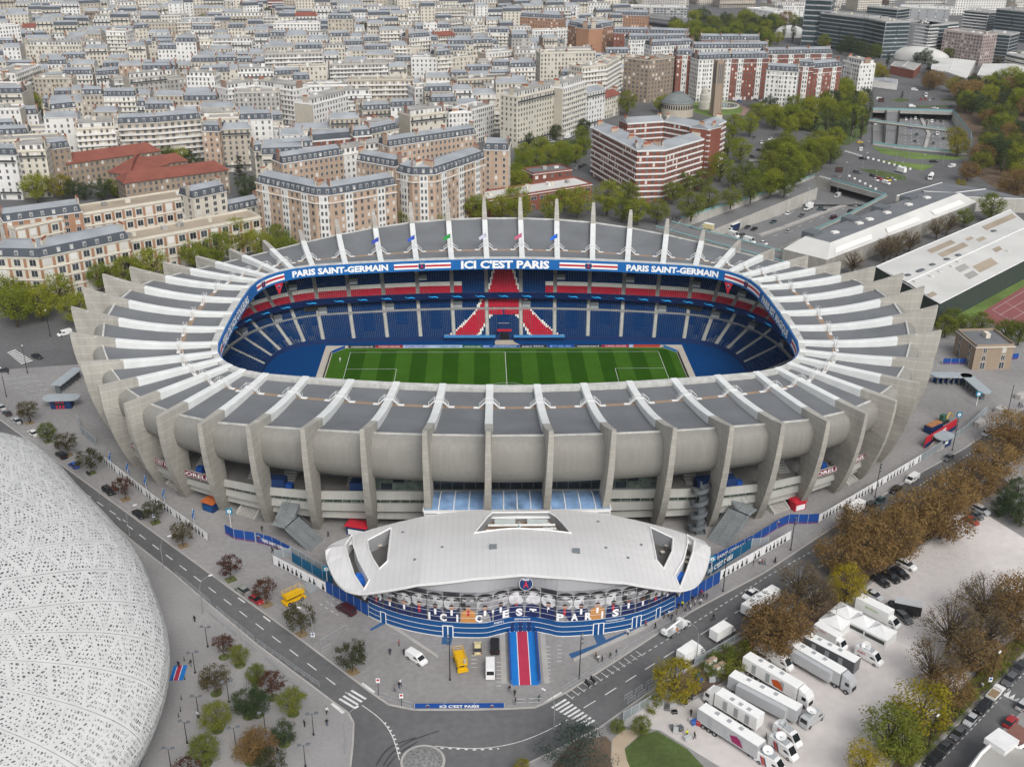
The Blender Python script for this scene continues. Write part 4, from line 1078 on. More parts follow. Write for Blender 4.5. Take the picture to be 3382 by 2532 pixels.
for txt, x0, x1, z, h in (('BIENVENUE', 1700, 1752, 3.1, .42), ('PORTE L', 1632, 1664, 3.05, .5), ('SALON DES PRINCES', 1463, 1496, 2.85, .35), ('CONCIERGERIE DU PARC', 2000, 2062, 3.05, .4)):
 a0, a1 = s_px(x0, z), s_px(x1, z)
 part('front_lettering', lettering(txt, lambda a, b: wp((a0+a1)/2+a, z+b, .13), h, a1-a0, .02), m_wht, pav)
for x0, x1, dbl in ((1260, 1276, 0), (1463, 1496, 1), (1958, 1992, 1), (2085, 2115, 1), (2164, 2178, 0)):
 a0, a1 = s_px(x0), s_px(x1); am = (a0+a1)/2
 d = wall_strip('door', a0, a1, .05, 2.9, m_pblue, .13, n=3)
 for e0, e1, z0, z1 in ((a0-.12, a0+.1, 0, 3), (a1-.1, a1+.12, 0, 3), (a0, a1, 2.85, 3.05))+(((am-.12, am+.12, 0, 3),) if dbl else ()):
  link('door_frame', MB().grid([[wp(e0, z0, .17), wp(e0, z1, .17)], [wp(e1, z0, .17), wp(e1, z1, .17)]]).mesh('door_frame', m_wht), d)
a0, a1 = s_px(1685), s_px(1768)
for q in range(6):
 wall_strip('entrance_pane', a0+(a1-a0)*q/6+.06, a0+(a1-a0)*(q+1)/6-.06, .05, 2.6, m_pblue if q % 2 else m_navy, .14, n=2)
m_cblue = M('carpet_blue', (.012, .17, .52), .9, .06, .4); m_cred = M('carpet_red', (.42, .035, .075), .9, .06, .4)
cp0, cp1 = C(840, 1892, 2188, 490), C(1690, 1892, 205, 490); cp2, cp3 = C(1690, 1892, 222, 955), C(840, 1892, 2199, 955)
xL, xR, yT, yB = (cp0.x+cp3.x)/2, (cp1.x+cp2.x)/2, cp0.y, cp2.y
cpt = thing('entrance_carpet', 'blue carpet with red centre strip leading to the pavilion door', 'carpet', (xL, yB, 0))
def rect(x0, y0, x1, y1, z): return MB().add([(x0, y0, z), (x1, y0, z), (x1, y1, z), (x0, y1, z)], [(0, 1, 2, 3)])
CW, CL = xR-xL, yT-yB
part('blue_field', MB().box(CW/2, CL/2, .0, CW, CL, .03), m_cblue, cpt); part('red_strip', rect(CW*.27, 0, CW*.70, CL, .036), m_cred, cpt)
for f in (.27, .70): part('white_edge', rect(CW*f-.07, 0, CW*f+.07, CL, .042), m_wht, cpt)
for s, lb in ((-1, 'left'), (1, 'right')):
 x = -.25 if s < 0 else CW+.25
 b = thing('carpet_banner', 'low blue banner wall reading PARIS SAINT-GERMAIN on the %s of the carpet' % lb, 'banner', (xL+x, (yT+yB)/2, 0), 0, 'banner walls beside the carpet')
 part('panel', MB().box(0, 0, 0, .25, CL*.96, 1.15), m_blue, b)
 part('lettering', flat_text('PARIS SAINT-GERMAIN', (s*.14, CL*.18, .3), (0, s, 0), (0, 0, 1), .6, CL*.5, .03, out=(s*.01, 0, 0)), m_wht, b)
 part('lettering', flat_text('PARIS', (s*.14, -CL*.3, .3), (0, s, 0), (0, 0, 1), .55, CL*.16, .03, out=(s*.01, 0, 0)), m_wht, b)
 part('top_rail', MB().box(0, 0, 1.15, .35, CL*.96, .06), m_blue2, b)
part('front_lettering', flat_text("PARIS SAINT-GERMAIN", (-.39, CL*.3, .3), (0, -1, 0), (0, 0, 1), .6, CL*.5, .03, out=(-.02, 0, 0)), m_wht, cpt)
for sx in (-1, 1):
 xx = xL-1.6 if sx < 0 else xR+1.6
 structure('paved_strip', rect(xx-.55, yB+.5, xx+.55, yT-.5, .018), m_kerb)
m_sky = M('skylight_glass', (.16, .26, .42), .12, .35, .35, spec=.8)
for i, (xa, xb) in enumerate(((-21.3, -7.6), (-6.2, 6.2), (7.6, 21.3))):
 for q in range(4):
  x0, x1 = xa+(xb-xa)*q/4, xa+(xb-xa)*(q+1)/4
  def cyz(x, t):
   yb = -80.6-.0002*x*x; yf = -88.2; 
   return Vc((x*(1+.03*t), yb+(yf-yb)*t, 13.2-1.0*t*t+.5*sin(t*PI)))-PO
  part('canopy_pane', MB().grid([[cyz(x0+.1, t/6), cyz(x1-.1, t/6)] for t in range(7)]), m_sky, pav)
  part('canopy_bar', MB().tube([cyz(x0, t/6)+Vc((0, 0, .08)) for t in range(7)], .14, 4), m_edge, pav)
 part('canopy_bar', MB().tube([cyz(xb, t/6)+Vc((0, 0, .08)) for t in range(7)], .14, 4), m_edge, pav)
part('canopy_beam', MB().box(0, 15.75, 11.7, 43.5, .9, .75), m_edge, pav)
part('canopy_wall', MB().box(0, 15.0, 8.0, 42.8, .5, 4.2), m_fasc, pav)
# FENCES, STAIRS AND KIOSKS ROUND THE STADIUM
m_silh = M('poster_figure', (.025, .025, .03), .7, .1); m_mesh = M('wire_mesh', (.33, .37, .39), .6, .05, alpha=.55)
m_tealw = M('teal_wall', (.01, .10, .20), .7, .08, .2); m_fpost = M('fence_post', (.40, .42, .43), .5, .05)
def run(pts):
 """resample a polyline into pieces"""
 out = [Vc(p) for p in pts]; return out
def fence(label, pts, h, kind, step=3.0, z=0.0, cat='fence', group='fences round the stadium'):
 pts = [Vc((p[0], p[1], 0)) for p in pts]; o0 = pts[0]
 t = thing('banner_fence' if kind in ('blue', 'poster', 'plainblue') else 'mesh_fence', label, cat, (o0.x, o0.y, z), 0, group)
 cnt = 0
 for a, b in zip(pts[:-1], pts[1:]):
  L = (b-a).length; n = max(1, round(L/step)); ang = atan2((b-a).y, (b-a).x)
  for q in range(n):
   p, r_ = a.lerp(b, q/n)-o0, a.lerp(b, (q+1)/n)-o0; d = (r_-p).normalized(); nr = Vc((d.y, -d.x, 0))
   w = (r_-p).length; c = (p+r_)/2
   part('fence_post', MB().box(p.x, p.y, 0, .1, .1, h+.12, ang), m_fpost, t)
   mt = {'poster': m_wht, 'blue': m_blue2, 'plainblue': m_blue2, 'mesh': m_mesh, 'teal': m_tealw, 'iron': m_mesh}[kind]
   z0 = .25 if kind != 'teal' else 0
   pn = part('fence_panel', MB().box(c.x, c.y, z0, w-.08, .06, h-z0, ang), mt, t)
   if kind in ('mesh', 'iron'):
    for zz in (z0, h-.06): link('rail', MB().box(c.x, c.y, zz, w, .08, .08, ang).mesh('rail', m_fpost), pn)
   if kind == 'poster':
    cnt += 1
    for e in ((-.28, .9), (.2, 1.0)):
     if (cnt*7+int(e[0]*10)) % 5 == 0: continue
     x0 = c+d*(w*e[0])+nr*.05; s_ = e[1]
     sh = [(-.42, 0), (.42, 0), (.40, .75), (.14, .95), (.2, 1.15), (.17, 1.5), (0, 1.62), (-.17, 1.5), (-.2, 1.15), (-.14, .95), (-.40, .75)]
     link('figure_print', MB().add([x0+d*(x*s_)+Vc((0, 0, .4+y*s_*1.1)) for x, y in sh], [tuple(range(len(sh)))]).mesh('figure_print', m_silh), pn)
   if kind == 'blue':
    link('stripe', MB().box(c.x+nr.x*.04, c.y+nr.y*.04, .42, w-.1, .02, .09, ang).mesh('stripe', m_red), pn)
 e = pts[-1]-o0; part('fence_post', MB().box(e.x, e.y, 0, .1, .1, h+.12), m_fpost, t)
 return t
def fence_text(t, txt, a, b, z, h, fr=(0, 1)):
 a = Vc((a[0], a[1], 0)); b = Vc((b[0], b[1], 0))
 if PR(a)[0] > PR(b)[0]: a, b = b, a
 d = (b-a); L = d.length; d.normalize(); nr = Vc((d.y, -d.x, 0)); c = a.lerp(b, (fr[0]+fr[1])/2)-t.location
 part('lettering', flat_text(txt, (c.x, c.y, z), d, (0, 0, 1), h, L*(fr[1]-fr[0]), .03, out=nr*.1), m_wht, t)
def fence_emblem(t, p, z, r, d):
 p = Vc((p[0], p[1], 0))-t.location; d = Vc(d).normalized(); nr = Vc((d.y, -d.x, 0))
 emblem(lambda a, b, ly: p+d*a+nr*(.08+.02*ly)+Vc((0, 0, z+b)), r, t)
SB = 600/2208.0
def L7(x, y, z=0): return G(700+x*SB, 1650+y*SB, z)
def R21(x, y, z=0): return G(2150+x*SB, 1600+y*SB, z)
fence('white poster fence with dark figures along the left road', [C(0, 1240, 845, 715), C(0, 1240, 1300, 1075), C(0, 1240, 1780, 1420)], 2.5, 'poster')
fence('grey mesh fence beside the left ticket canopy', [C(0, 1240, 665, 400), C(0, 1240, 700, 500), C(0, 1240, 825, 605)], 2.6, 'mesh')
f = fence('blue banner fence with stadium drawing left of the pavilion', [L7(165, 420), L7(275, 480), L7(530, 520)], 2.9, 'blue')
f = fence('blue banner fence reading PARIS SAINT-GERMAIN left of the pavilion', [L7(540, 520), L7(740, 575), L7(960, 690)], 2.9, 'blue')
fence_text(f, 'PARIS SAINT-GERMAIN', L7(560, 525), L7(950, 685), 1.2, .85, (.15, .95)); fence_emblem(f, L7(575, 530), 1.8, .6, L7(740, 575)-L7(540, 520))
fence('teal wall below the mesh fence left of the pavilion', [L7(975, 750), L7(1480, 1050)], 2.6, 'teal', 4)
fence('grey mesh fence above the teal wall left of the pavilion', [L7(965, 690), L7(1440, 960)], 3.0, 'mesh')
fence('short white poster fence with figures before the left ramp', [L7(752, 790), L7(960, 900), L7(1390, 1128)], 2.7, 'poster')
fence('grey steel gate across the left ramp', [L7(770, 720), L7(970, 690)], 2.4, 'mesh', 2.5, cat='gate')
f = fence('solid blue hoarding at the left end of the pavilion front', [G(1078, 1957), G(1218, 2036)], 3.4, 'plainblue', 2.4)
f = fence('solid blue hoarding at the right end of the pavilion front', [G(2228, 2014), G(2376, 1925)], 3.4, 'plainblue', 2.4)
f = fence('long blue banner fence reading PARIS SAINT-GERMAIN right of the pavilion', [R21(690, 1010), R21(1230, 735), R21(1530, 545), R21(1668, 480), R21(1900, 480), R21(2030, 470)], 2.9, 'blue')
fence_text(f, 'PARIS SAINT-GERMAIN', R21(690, 1010), R21(1230, 735), 1.2, .95, (-.05, .82)); fence_emblem(f, R21(1180, 760), 1.8, .65, R21(1230, 735)-R21(690, 1010)); fence_emblem(f, R21(1535, 543), 1.8, .6, R21(1668, 480)-R21(1530, 545))
f = fence("teal wall reading ICI C'EST PARIS right of the pavilion", [R21(680, 1115), R21(1215, 770)], 2.6, 'teal', 4)
fence_text(f, "ICI C'EST PARIS", R21(690, 1110), R21(1000, 910), .8, 1.2, (0, .95))
fence('white poster fence with figures before the right ramp', [R21(800, 1185), R21(1240, 930), R21(1690, 672)], 2.7, 'poster')
fence('grey steel gate across the right ramp', [R21(1220, 760), R21(1420, 740)], 2.4, 'mesh', 2.5, cat='gate')
fence('long white poster fence with dark figures along the right road', [C(2532, 1240, 440, 1260), C(2532, 1240, 880, 1000), C(2532, 1240, 1310, 740)], 2.5, 'poster')
fence('grey mesh fence beyond the white poster fence on the right', [C(2532, 1240, 1312, 740), C(2532, 1240, 1680, 500), C(2532, 1240, 1870, 325)], 2.5, 'mesh')
fence('blue banner fence with crests by the right concrete building', [C(2532, 600, 1500, 1560), C(2532, 600, 1850, 1560), C(2532, 600, 1960, 1540), C(2532, 600, 2150, 1515)], 2.2, 'blue')
f = fence("low blue banner reading ICI C'EST PARIS at the road junction", [C(840, 1892, 1370, 1160), C(840, 1892, 2135, 1155)], 1.35, 'plainblue', 6)
fence_text(f, "ICI C'EST PARIS", C(840, 1892, 1370, 1160), C(840, 1892, 2135, 1155), .38, .62, (.28, .72))
for q in (1480, 2030): fence_emblem(f, C(840, 1892, q, 1159), .75, .38, (1, 0, 0))
fence('black railing gate at the entrance of the gravel lot', [C(1690, 1892, 950, 1268), C(1690, 1892, 1085, 1190), C(1690, 1892, 1180, 1130)], 2.4, 'iron', 2.0, cat='gate')
fence('dark railing between the right road and the shrubs', [C(1690, 1892, 1560, 790), C(1690, 1892, 1900, 590), C(1690, 1892, 2060, 500)], 1.8, 'iron', 3)
def flight(mb, a, b, w, n):
 a = Vc(a); b = Vc(b); d = b-a; hd = Vc((d.x, d.y, 0)); L = hd.length; hd.normalize(); ang = atan2(hd.y, hd.x)
 for q in range(n):
  c = a+hd*(L*(q+.5)/n); zt = a.z+d.z*(q+1)/n
  mb.box(c.x, c.y, max(a.z-.05, zt-.9), L/n, w, zt-max(a.z-.05, zt-.9), ang)
 return hd
def ext_stair(lb, A, B, T, w):
 st = thing('external_stair', lb, 'staircase', (A.x, A.y, 0), 0, 'grey steel stairs to the stadium'); o = Vc((A.x, A.y, 0))
 mb = MB(); hd = flight(mb, A-o, B-o, w, 20); part('lower_flight', mb, m_steps, st)
 n = Vc((-hd.y, hd.x, 0))
 Bl = B-o; part('landing', MB().box((Bl+hd*1.6).x, (Bl+hd*1.6).y, Bl.z-.3, 4.2, w, .3, atan2(hd.y, hd.x)), m_steps, st)
 mb = MB(); B2 = B-o+hd*2.2; flight(mb, B2, T-o, w*.8, 14); part('upper_flight', mb, m_steps, st)
 for e in (-.5, 0, .5):
  part('handrail', MB().tube([A-o+n*(w*e)+Vc((0, 0, 1)), Bl+n*(w*e)+Vc((0, 0, 1)), Bl+hd*2.2+n*(w*e)+Vc((0, 0, 1)), T-o+n*(w*e*.8)+Vc((0, 0, 1))], .06, 4), m_dgrey, st)
 for f_ in (.3, .7): 
  p = (A-o).lerp(Bl, f_); part('support', MB().box(p.x, p.y, 0, .5, w*.7, max(.2, p.z-.7)), m_dgrey, st)
m_steps = M('stair_grey', (.22, .24, .245), .8, .1, .5)
ext_stair('grey steel staircase climbing to the stadium left of the pavilion', L7(1275, 552), L7(965, 265, 5.0), Vc((-54.4, -73.2, 7.6)), 5.6)
ext_stair('grey steel staircase climbing to the stadium right of the pavilion', R21(800, 715), R21(1075, 320, 5.0), Vc((54.6, -73.2, 7.6)), 5.6)
def steps(lb, a, ang, w, n=9):
 st = thing('entrance_steps', lb, 'steps', (a.x, a.y, 0), ang, 'concrete steps into the stadium')
 for q in range(n): part('step', MB().box(q*.42+.2, 0, 0, .42, w, .2*(q+1)), m_kerb, st)
 for s in (-1, 1): part('side_wall', MB().prism([(-.1, s*w/2-.2), (n*.42, s*w/2-.2), (n*.42, s*w/2+.2), (-.1, s*w/2+.2)], 0, [.5, .2*n+.9, .2*n+.9, .5]), m_band, st)
def face(p): return atan2(-p.y, -p.x)
for p, lb, w in ((L7(410, 205), 'pale concrete steps under the BORELLI sign on the left', 5.5), (C(0, 1240, 1465, 955), 'pale concrete steps further left, between two ribs', 4.5), (C(2532, 1240, 130, 1165), 'pale concrete steps under the BORELLI sign on the right', 5.0), (C(2532, 1240, 735, 920), 'pale concrete steps further right, between two ribs', 4.2)):
 steps(lb, p, atan2(-p.y*1.0, -p.x*.55), w)
sp0 = G(2300, 1765); ss = thing('spiral_stair', 'grey spiral escape stair beside the right staircase', 'staircase', (sp0.x, sp0.y, 0))
part('newel', MB().tube([(0, 0, 0), (0, 0, 15)], .25, 8), m_dgrey, ss)
mb = MB()
for q in range(80):
 a = q*.32; z = q*.175; mb.add([(.2*cos(a), .2*sin(a), z), (2.2*cos(a), 2.2*sin(a), z), (2.2*cos(a+.34), 2.2*sin(a+.34), z+.17), (.2*cos(a+.34), .2*sin(a+.34), z+.17)], [(0, 1, 2, 3)])
 mb.add([(2.2*cos(a), 2.2*sin(a), z-.2), (2.2*cos(a+.34), 2.2*sin(a+.34), z), (2.2*cos(a+.34), 2.2*sin(a+.34), z+1.15), (2.2*cos(a), 2.2*sin(a), z+.98)], [(0, 1, 2, 3)])
part('helix', mb, m_dgrey, ss)
m_zinc = M('zinc_canopy', (.33, .37, .39), .5, .06, .5)
def round_canopy(mb, x, y, z, w, d, rot=0, th=.35):
 c, s = cos(rot), sin(rot); pts = []
 for q in range(24):
  a = 2*PI*q/24; px = (w/2-d/2)*(1 if cos(a) > 0 else -1)+d/2*cos(a); py = d/2*sin(a); pts.append((x+px*c-py*s, y+px*s+py*c))
 mb.prism(pts, z, z+th, bottom=True); return mb
b = C(0, 1240, 525, 285); kb = thing('ticket_booth', 'blue and red striped ticket booth with rounded grey canopy on the left', 'booth', (b.x, b.y, 0), .05, 'ticket booths')
part('body', MB().box(0, 1.4, 0, 6.0, 2.8, 2.7), m_navy, kb)
for q in range(3): part('red_stripe', MB().box(-1.2+q*.95, -.03, .02, .5, .08, 2.6), m_red, kb)
part('window', MB().box(-.5, -.06, 1.2, 3.6, .08, .7), m_glassd, kb); part('canopy', round_canopy(MB(), 0, 1.4, 2.95, 11.0, 4.6), m_zinc, kb)
c0, c1 = C(0, 1240, 490, 160), C(0, 1240, 680, 10)
lc = thing('turnstile_canopy', 'long grey turnstile canopy behind the left ticket booth', 'canopy', (c0.x, c0.y, 0), atan2((c1-c0).y, (c1-c0).x), 'turnstile canopies'); LL = (c1-c0).length
part('roof', MB().box(LL/2, 0, 2.9, LL, 3.4, .3), m_zinc, lc)
for q in range(7): part('post', MB().box(LL*(q+.5)/7, 0, 0, .5, 1.6, 2.9), m_dgrey, lc)
c0, c1 = C(2532, 1240, 1440, 60), C(2532, 1240, 1850, 215)
for (x0, y0, x1, y1, lb) in ((1430, 70, 1700, 75, 'blue walled ticket hall canopy at the right end of the stadium'), (1690, 75, 1850, 215, 'grey turnstile canopy with rounded end on the right')):
 a, e = C(2532, 1240, x0, y0), C(2532, 1240, x1, y1); LL = (e-a).length
 lc = thing('turnstile_canopy', lb, 'canopy', (a.x, a.y, 0), atan2((e-a).y, (e-a).x), 'turnstile canopies')
 part('roof', round_canopy(MB(), LL/2, 0, 3.0, LL+3, 4.0), m_zinc, lc)
 if x0 == 1430: part('wall', MB().box(LL/2, 1.2, 0, LL, .5, 2.9), m_blue2, lc); part('window', MB().box(LL*.55, .9, 1.1, 2.2, .1, .8), m_wht, lc)
 for q in range(6): part('post', MB().box(LL*(q+.5)/6, 0, 0, .5, 1.2, 2.95), m_dgrey, lc)
p = C(2532, 1240, 1500, 590); st = thing('ticket_booth', 'blue ticket booth with round grey canopy beside the red PARIS wall', 'booth', (p.x, p.y, 0), .6, 'ticket booths')
part('body', MB().box(0, 0, 0, 3.6, 3.0, 2.6), m_navy, st); part('canopy', round_canopy(MB(), 0, 0, 2.7, 6.6, 4.4), m_zinc, st); part('window', MB().box(-.6, -1.53, 1.1, 1.4, .1, .8), m_wht, st)
a, e = C(2532, 1240, 1345, 620), C(2532, 1240, 1610, 455)
wl2 = thing('red_stair_wall', 'red and navy stair wall reading PARIS on the right forecourt', 'wall', (a.x, a.y, 0), atan2((e-a).y, (e-a).x)); LL = (e-a).length
part('panel', MB().box(LL/2, 0, 0, LL, .3, 3.4), m_red, wl2); part('lower_panel', MB().box(LL/2, -.18, 0, LL, .08, 1.3), m_navy, wl2)
part('lettering', flat_text('PARIS', (LL*.42, -.2, 1.6), (1, 0, 0), (0, 0, 1), 1.3, LL*.45, .04, out=(0, -.02, 0)), m_wht, wl2)
for q in range(7): part('step', MB().box(1.2+q*.5, -2.2, 0, .5, 3.2, .2*(q+1)), m_kerb, wl2)
p = C(2532, 1240, 1420, 470); o = thing('skip_container', 'navy skip filled with orange earth behind the red PARIS wall', 'container', (p.x, p.y, 0), .6)
part('body', MB().box(0, 0, 0, 6, 2.4, 2.2), m_navy, o); part('load', MB().box(0, 0, 2.2, 5.6, 2.0, .25), M('orange_earth', (.35, .16, .07), .9, .2, 1), o)
def stand(lb, p, ang, col, acol, w=3.4, d=2.8, h=2.6):
 s_ = thing('souvenir_stand', lb, 'stand', (p.x, p.y, 0), ang, 'souvenir stands')
 part('body', MB().box(0, 0, 0, w, d, h), col, s_)
 part('awning', MB().add([(-w*.6, -d*.65, h), (w*.6, -d*.65, h), (w*.6, d*.65, h), (-w*.6, d*.65, h), (-w*.4, 0, h+.7), (w*.4, 0, h+.7)], [(0, 1, 5, 4), (2, 3, 4, 5), (1, 2, 5), (3, 0, 4), (3, 2, 1, 0)]), acol, s_)
 part('counter', MB().box(0, -d/2-.06, .25, w*.8, .1, h*.55), m_wht if acol is m_red else m_pblue, s_)
m_orange = M('orange_canvas', (.42, .11, .03), .8, .1)
stand('navy souvenir stand with an orange awning under the left ribs', C(0, 1240, 1810, 1140), -.5, m_navy, m_orange)
stand('red and white souvenir stand beside the right concrete steps', C(2532, 1240, 255, 1130), .4, m_red, m_red)
stand('navy souvenir stand with red roof behind the pavilion on the left', L7(1780, 400), -.3, m_navy, m_red, 5, 3)
m_cyan = M('sign_cyan', (.02, .22, .36), .5, .03)
def pole_sign(lb, p, h, txt):
 s_ = thing('gate_sign', lb, 'sign', (p.x, p.y, 0), 0, 'gate number signs')
 part('pole', MB().tube([(0, 0, 0), (0, 0, h)], .1, 6), m_whst, s_); part('board', MB().box(0, 0, h-.2, 1.5, .25, 1.5), m_cyan, s_)
 part('disc', MB().add([(.5*cos(q*PI/8), -.14, h+.55+.5*sin(q*PI/8)) for q in range(16)], [tuple(range(16))]), m_wht, s_)
 part('lettering', flat_text(txt, (0, -.17, h+.3), (1, 0, 0), (0, 0, 1), .5, None, .02, out=(0, -.01, 0)), m_navy, s_)
pole_sign('cyan gate sign on white pole near the left steps', L7(232, 330), 4.0, '3'); pole_sign('cyan gate sign beside the left end of the pavilion', L7(1405, 1040), 4.0, '4')
pole_sign('cyan gate sign beside the right end of the pavilion', R21(725, 1100), 4.0, '2'); pole_sign('cyan gate sign above the right turnstile canopy', C(2532, 1240, 1790, 260), 3.6, '1'); pole_sign('cyan gate sign next to the red PARIS wall', C(2532, 1240, 1625, 440), 3.6, '1')
for x, y in ((950, 765), (1098, 862), (1250, 970), (1408, 1085), (1660, 1262)):
 p = C(0, 1240, x, y); s_ = thing('feather_banner', 'blue and white spiral banner pole behind the left poster fence', 'banner', (p.x, p.y, 0), rnd.random(), 'spiral banners on the left forecourt')
 part('pole', MB().tube([(0, 0, 0), (0, 0, 4.2)], .06, 5), m_whst, s_)
 for q in range(4): part('spiral_cloth', MB().tube([(.18*cos(q*1.6+t*.5), .18*sin(q*1.6+t*.5), 1.2+q*.72+t*.12) for t in range(5)], .22, 5), m_blue, s_)
for x, y in ((2165, 190), (1990, 305), (1815, 425)):
 p = C(2532, 1240, x, y); tag(link('stone_block', MB().box(0, 0, 0, 3.6, 1.7, 1.5).mesh('stone_block', m_kerb), None, (p.x, p.y, 0), .65), 'square stone stair block on the right pavement', 'stone block', 'stone blocks on the right')
mb = MB()
for e in (-1.1, 1.1): mb.bar((e, 0, 0), (e, 0, 1.1), .05); mb.bar((e, -.3, .03), (e, .3, .03), .05)
for z in (.2, 1.1): mb.bar((-1.1, 0, z), (1.1, 0, z), .05)
for q in range(9): mb.bar((-.9+q*.225, 0, .2), (-.9+q*.225, 0, 1.1), .025)
bar_me = mb.mesh('crowd_barrier', m_steel)
def barriers(where, a, b, n=None, step=2.35):
 a = Vc(a); b = Vc(b); d = b-a; n = n or max(1, int(d.length/step))
 for q in range(n):
  p = a.lerp(b, (q+.5)/n)
  tag(link('crowd_barrier', bar_me, None, (p.x, p.y, 0), atan2(d.y, d.x)), 'grey steel crowd barrier '+where, 'barrier', 'crowd barriers '+where)
barriers('beside the kerb on the left plaza', C(0, 1892, 1500, 10), C(0, 1892, 1800, 260)); barriers('beside the kerb on the left plaza', C(0, 1892, 1850, 310), C(840, 1892, 0, 570)); barriers('beside the kerb on the left plaza', C(840, 1892, 20, 590), C(840, 1892, 560, 970))
barriers('in the inner row of the left plaza', C(0, 1892, 1770, 340), C(840, 1892, 20, 680)); barriers('in the inner row of the left plaza', C(840, 1892, 80, 720), C(840, 1892, 440, 1060))
barriers('along the pavement before the red centre carpet road', C(1690, 1892, 430, 1010), C(1690, 1892, 1000, 655)); barriers('beside the crane truck', C(1690, 1892, 1010, 640), C(1690, 1892, 1500, 360))
barriers('at the junction left of the blue banner', C(840, 1892, 1060, 1050), C(840, 1892, 1360, 1150)); barriers('at the junction right of the blue banner', C(1690, 1892, 0, 1115), C(1690, 1892, 260, 1105))
barriers('on the forecourt near the two dark trees', C(840, 1892, 560, 610), C(840, 1892, 800, 470)); barriers('on the forecourt near the two dark trees', C(840, 1892, 560, 690), C(840, 1892, 670, 625))
barriers('stored beside the right road before the yellow-green tree', C(1690, 1892, 950, 1090), C(1690, 1892, 1220, 920)); barriers('stored beside the right road before the yellow-green tree', C(1690, 1892, 980, 1120), C(1690, 1892, 1240, 960))
for q in range(5): barriers('in the queue lanes at the far left', C(0, 1240, 40+40*q, 60+38*q), C(0, 1240, 330+30*q, 30+38*q))
# THE WHITE LATTICE STADIUM
m_lat = M('white_lattice', (.585, .585, .57), .6, .06, .3); m_mem = M('pale_membrane', (.52, .535, .53), .7, .14, .25, .08); m_latd = M('lattice_void', (.2, .2, .195), .9, .5, .25)
JO = spline([(x, y, 0) for x, y in ((-215, -70), (-185, -58), (-160, -50), (-141, -46.5), (-126, -51), (-115, -62), (-105, -75), (-93, -90), (-83.5, -103), (-76.5, -116), (-70.5, -129), (-67.5, -139), (-66.2, -150), (-67, -162), (-71, -176), (-80, -192))], 8)
JP = [(2.6, 4.0), (1.0, 6.2), (0.1, 8.6), (0.0, 10.6), (.7, 12.6), (2.2, 14.4), (4.4, 16.0), (7.4, 17.4), (11, 18.6), (15.5, 19.6), (21, 20.5), (27, 21.2), (34, 21.8), (42, 22.2), (52, 22.4)]
jacc = [0.0]
for a, b in zip(JO[:-1], JO[1:]): jacc.append(jacc[-1]+(b-a).length)
JL = jacc[-1]
def jb(u, v, dn=0.0):
 """u metres along the rim, v 0..1 up the profile"""
 u = min(max(u, 0), JL-1e-3); j = 0
 while jacc[j+1] < u: j += 1
 t = (u-jacc[j])/(jacc[j+1]-jacc[j]); p = JO[j].lerp(JO[j+1], t)
 d0 = (JO[j+1]-JO[j]).normalized(); d1 = (JO[min(j+2, len(JO)-1)]-JO[min(j+1, len(JO)-2)]).normalized(); d = d0.lerp(d1, t).normalized()
 inw = Vc((d.y, -d.x, 0))
 k = v*(len(JP)-1); i = min(int(k), len(JP)-2); f = k-i
 off = JP[i][0]+(JP[i+1][0]-JP[i][0])*f; z = JP[i][1]+(JP[i+1][1]-JP[i][1])*f
 z += .9*sin(u*.045+1.0)*min(1, v*2)
 q = p+inw*(off+dn); return Vc((q.x, q.y, z-dn*(.9 if v > .3 else .2)))
jbo = thing('lattice_stadium', 'white stadium shell of perforated triangular concrete panels on the left', 'stadium', (-100, -120, 0)); JC = Vc((-100, -120, 0))
jin = lambda v: v-JC
rows = [[jin(jb(JL*q/90, t/28, .9)) for t in range(29)] for q in range(91)]
mb = MB()
for q in range(90): mb.grid([rows[q][:10], rows[q+1][:10]], 1); mb.grid([rows[q][9:], rows[q+1][9:]], 0)
part('inner_skin', mb, [m_mem, m_latd], jbo)
part('ground_glazing', MB().grid([[jin(jb(JL*q/60, 0, 1.2)*1.0)*1.0-Vc((0, 0, jb(JL*q/60, 0).z)), jin(jb(JL*q/60, 0, 1.2))] for q in range(61)]), m_dgrey, jbo)
jr = random.Random(3)
NB = 22
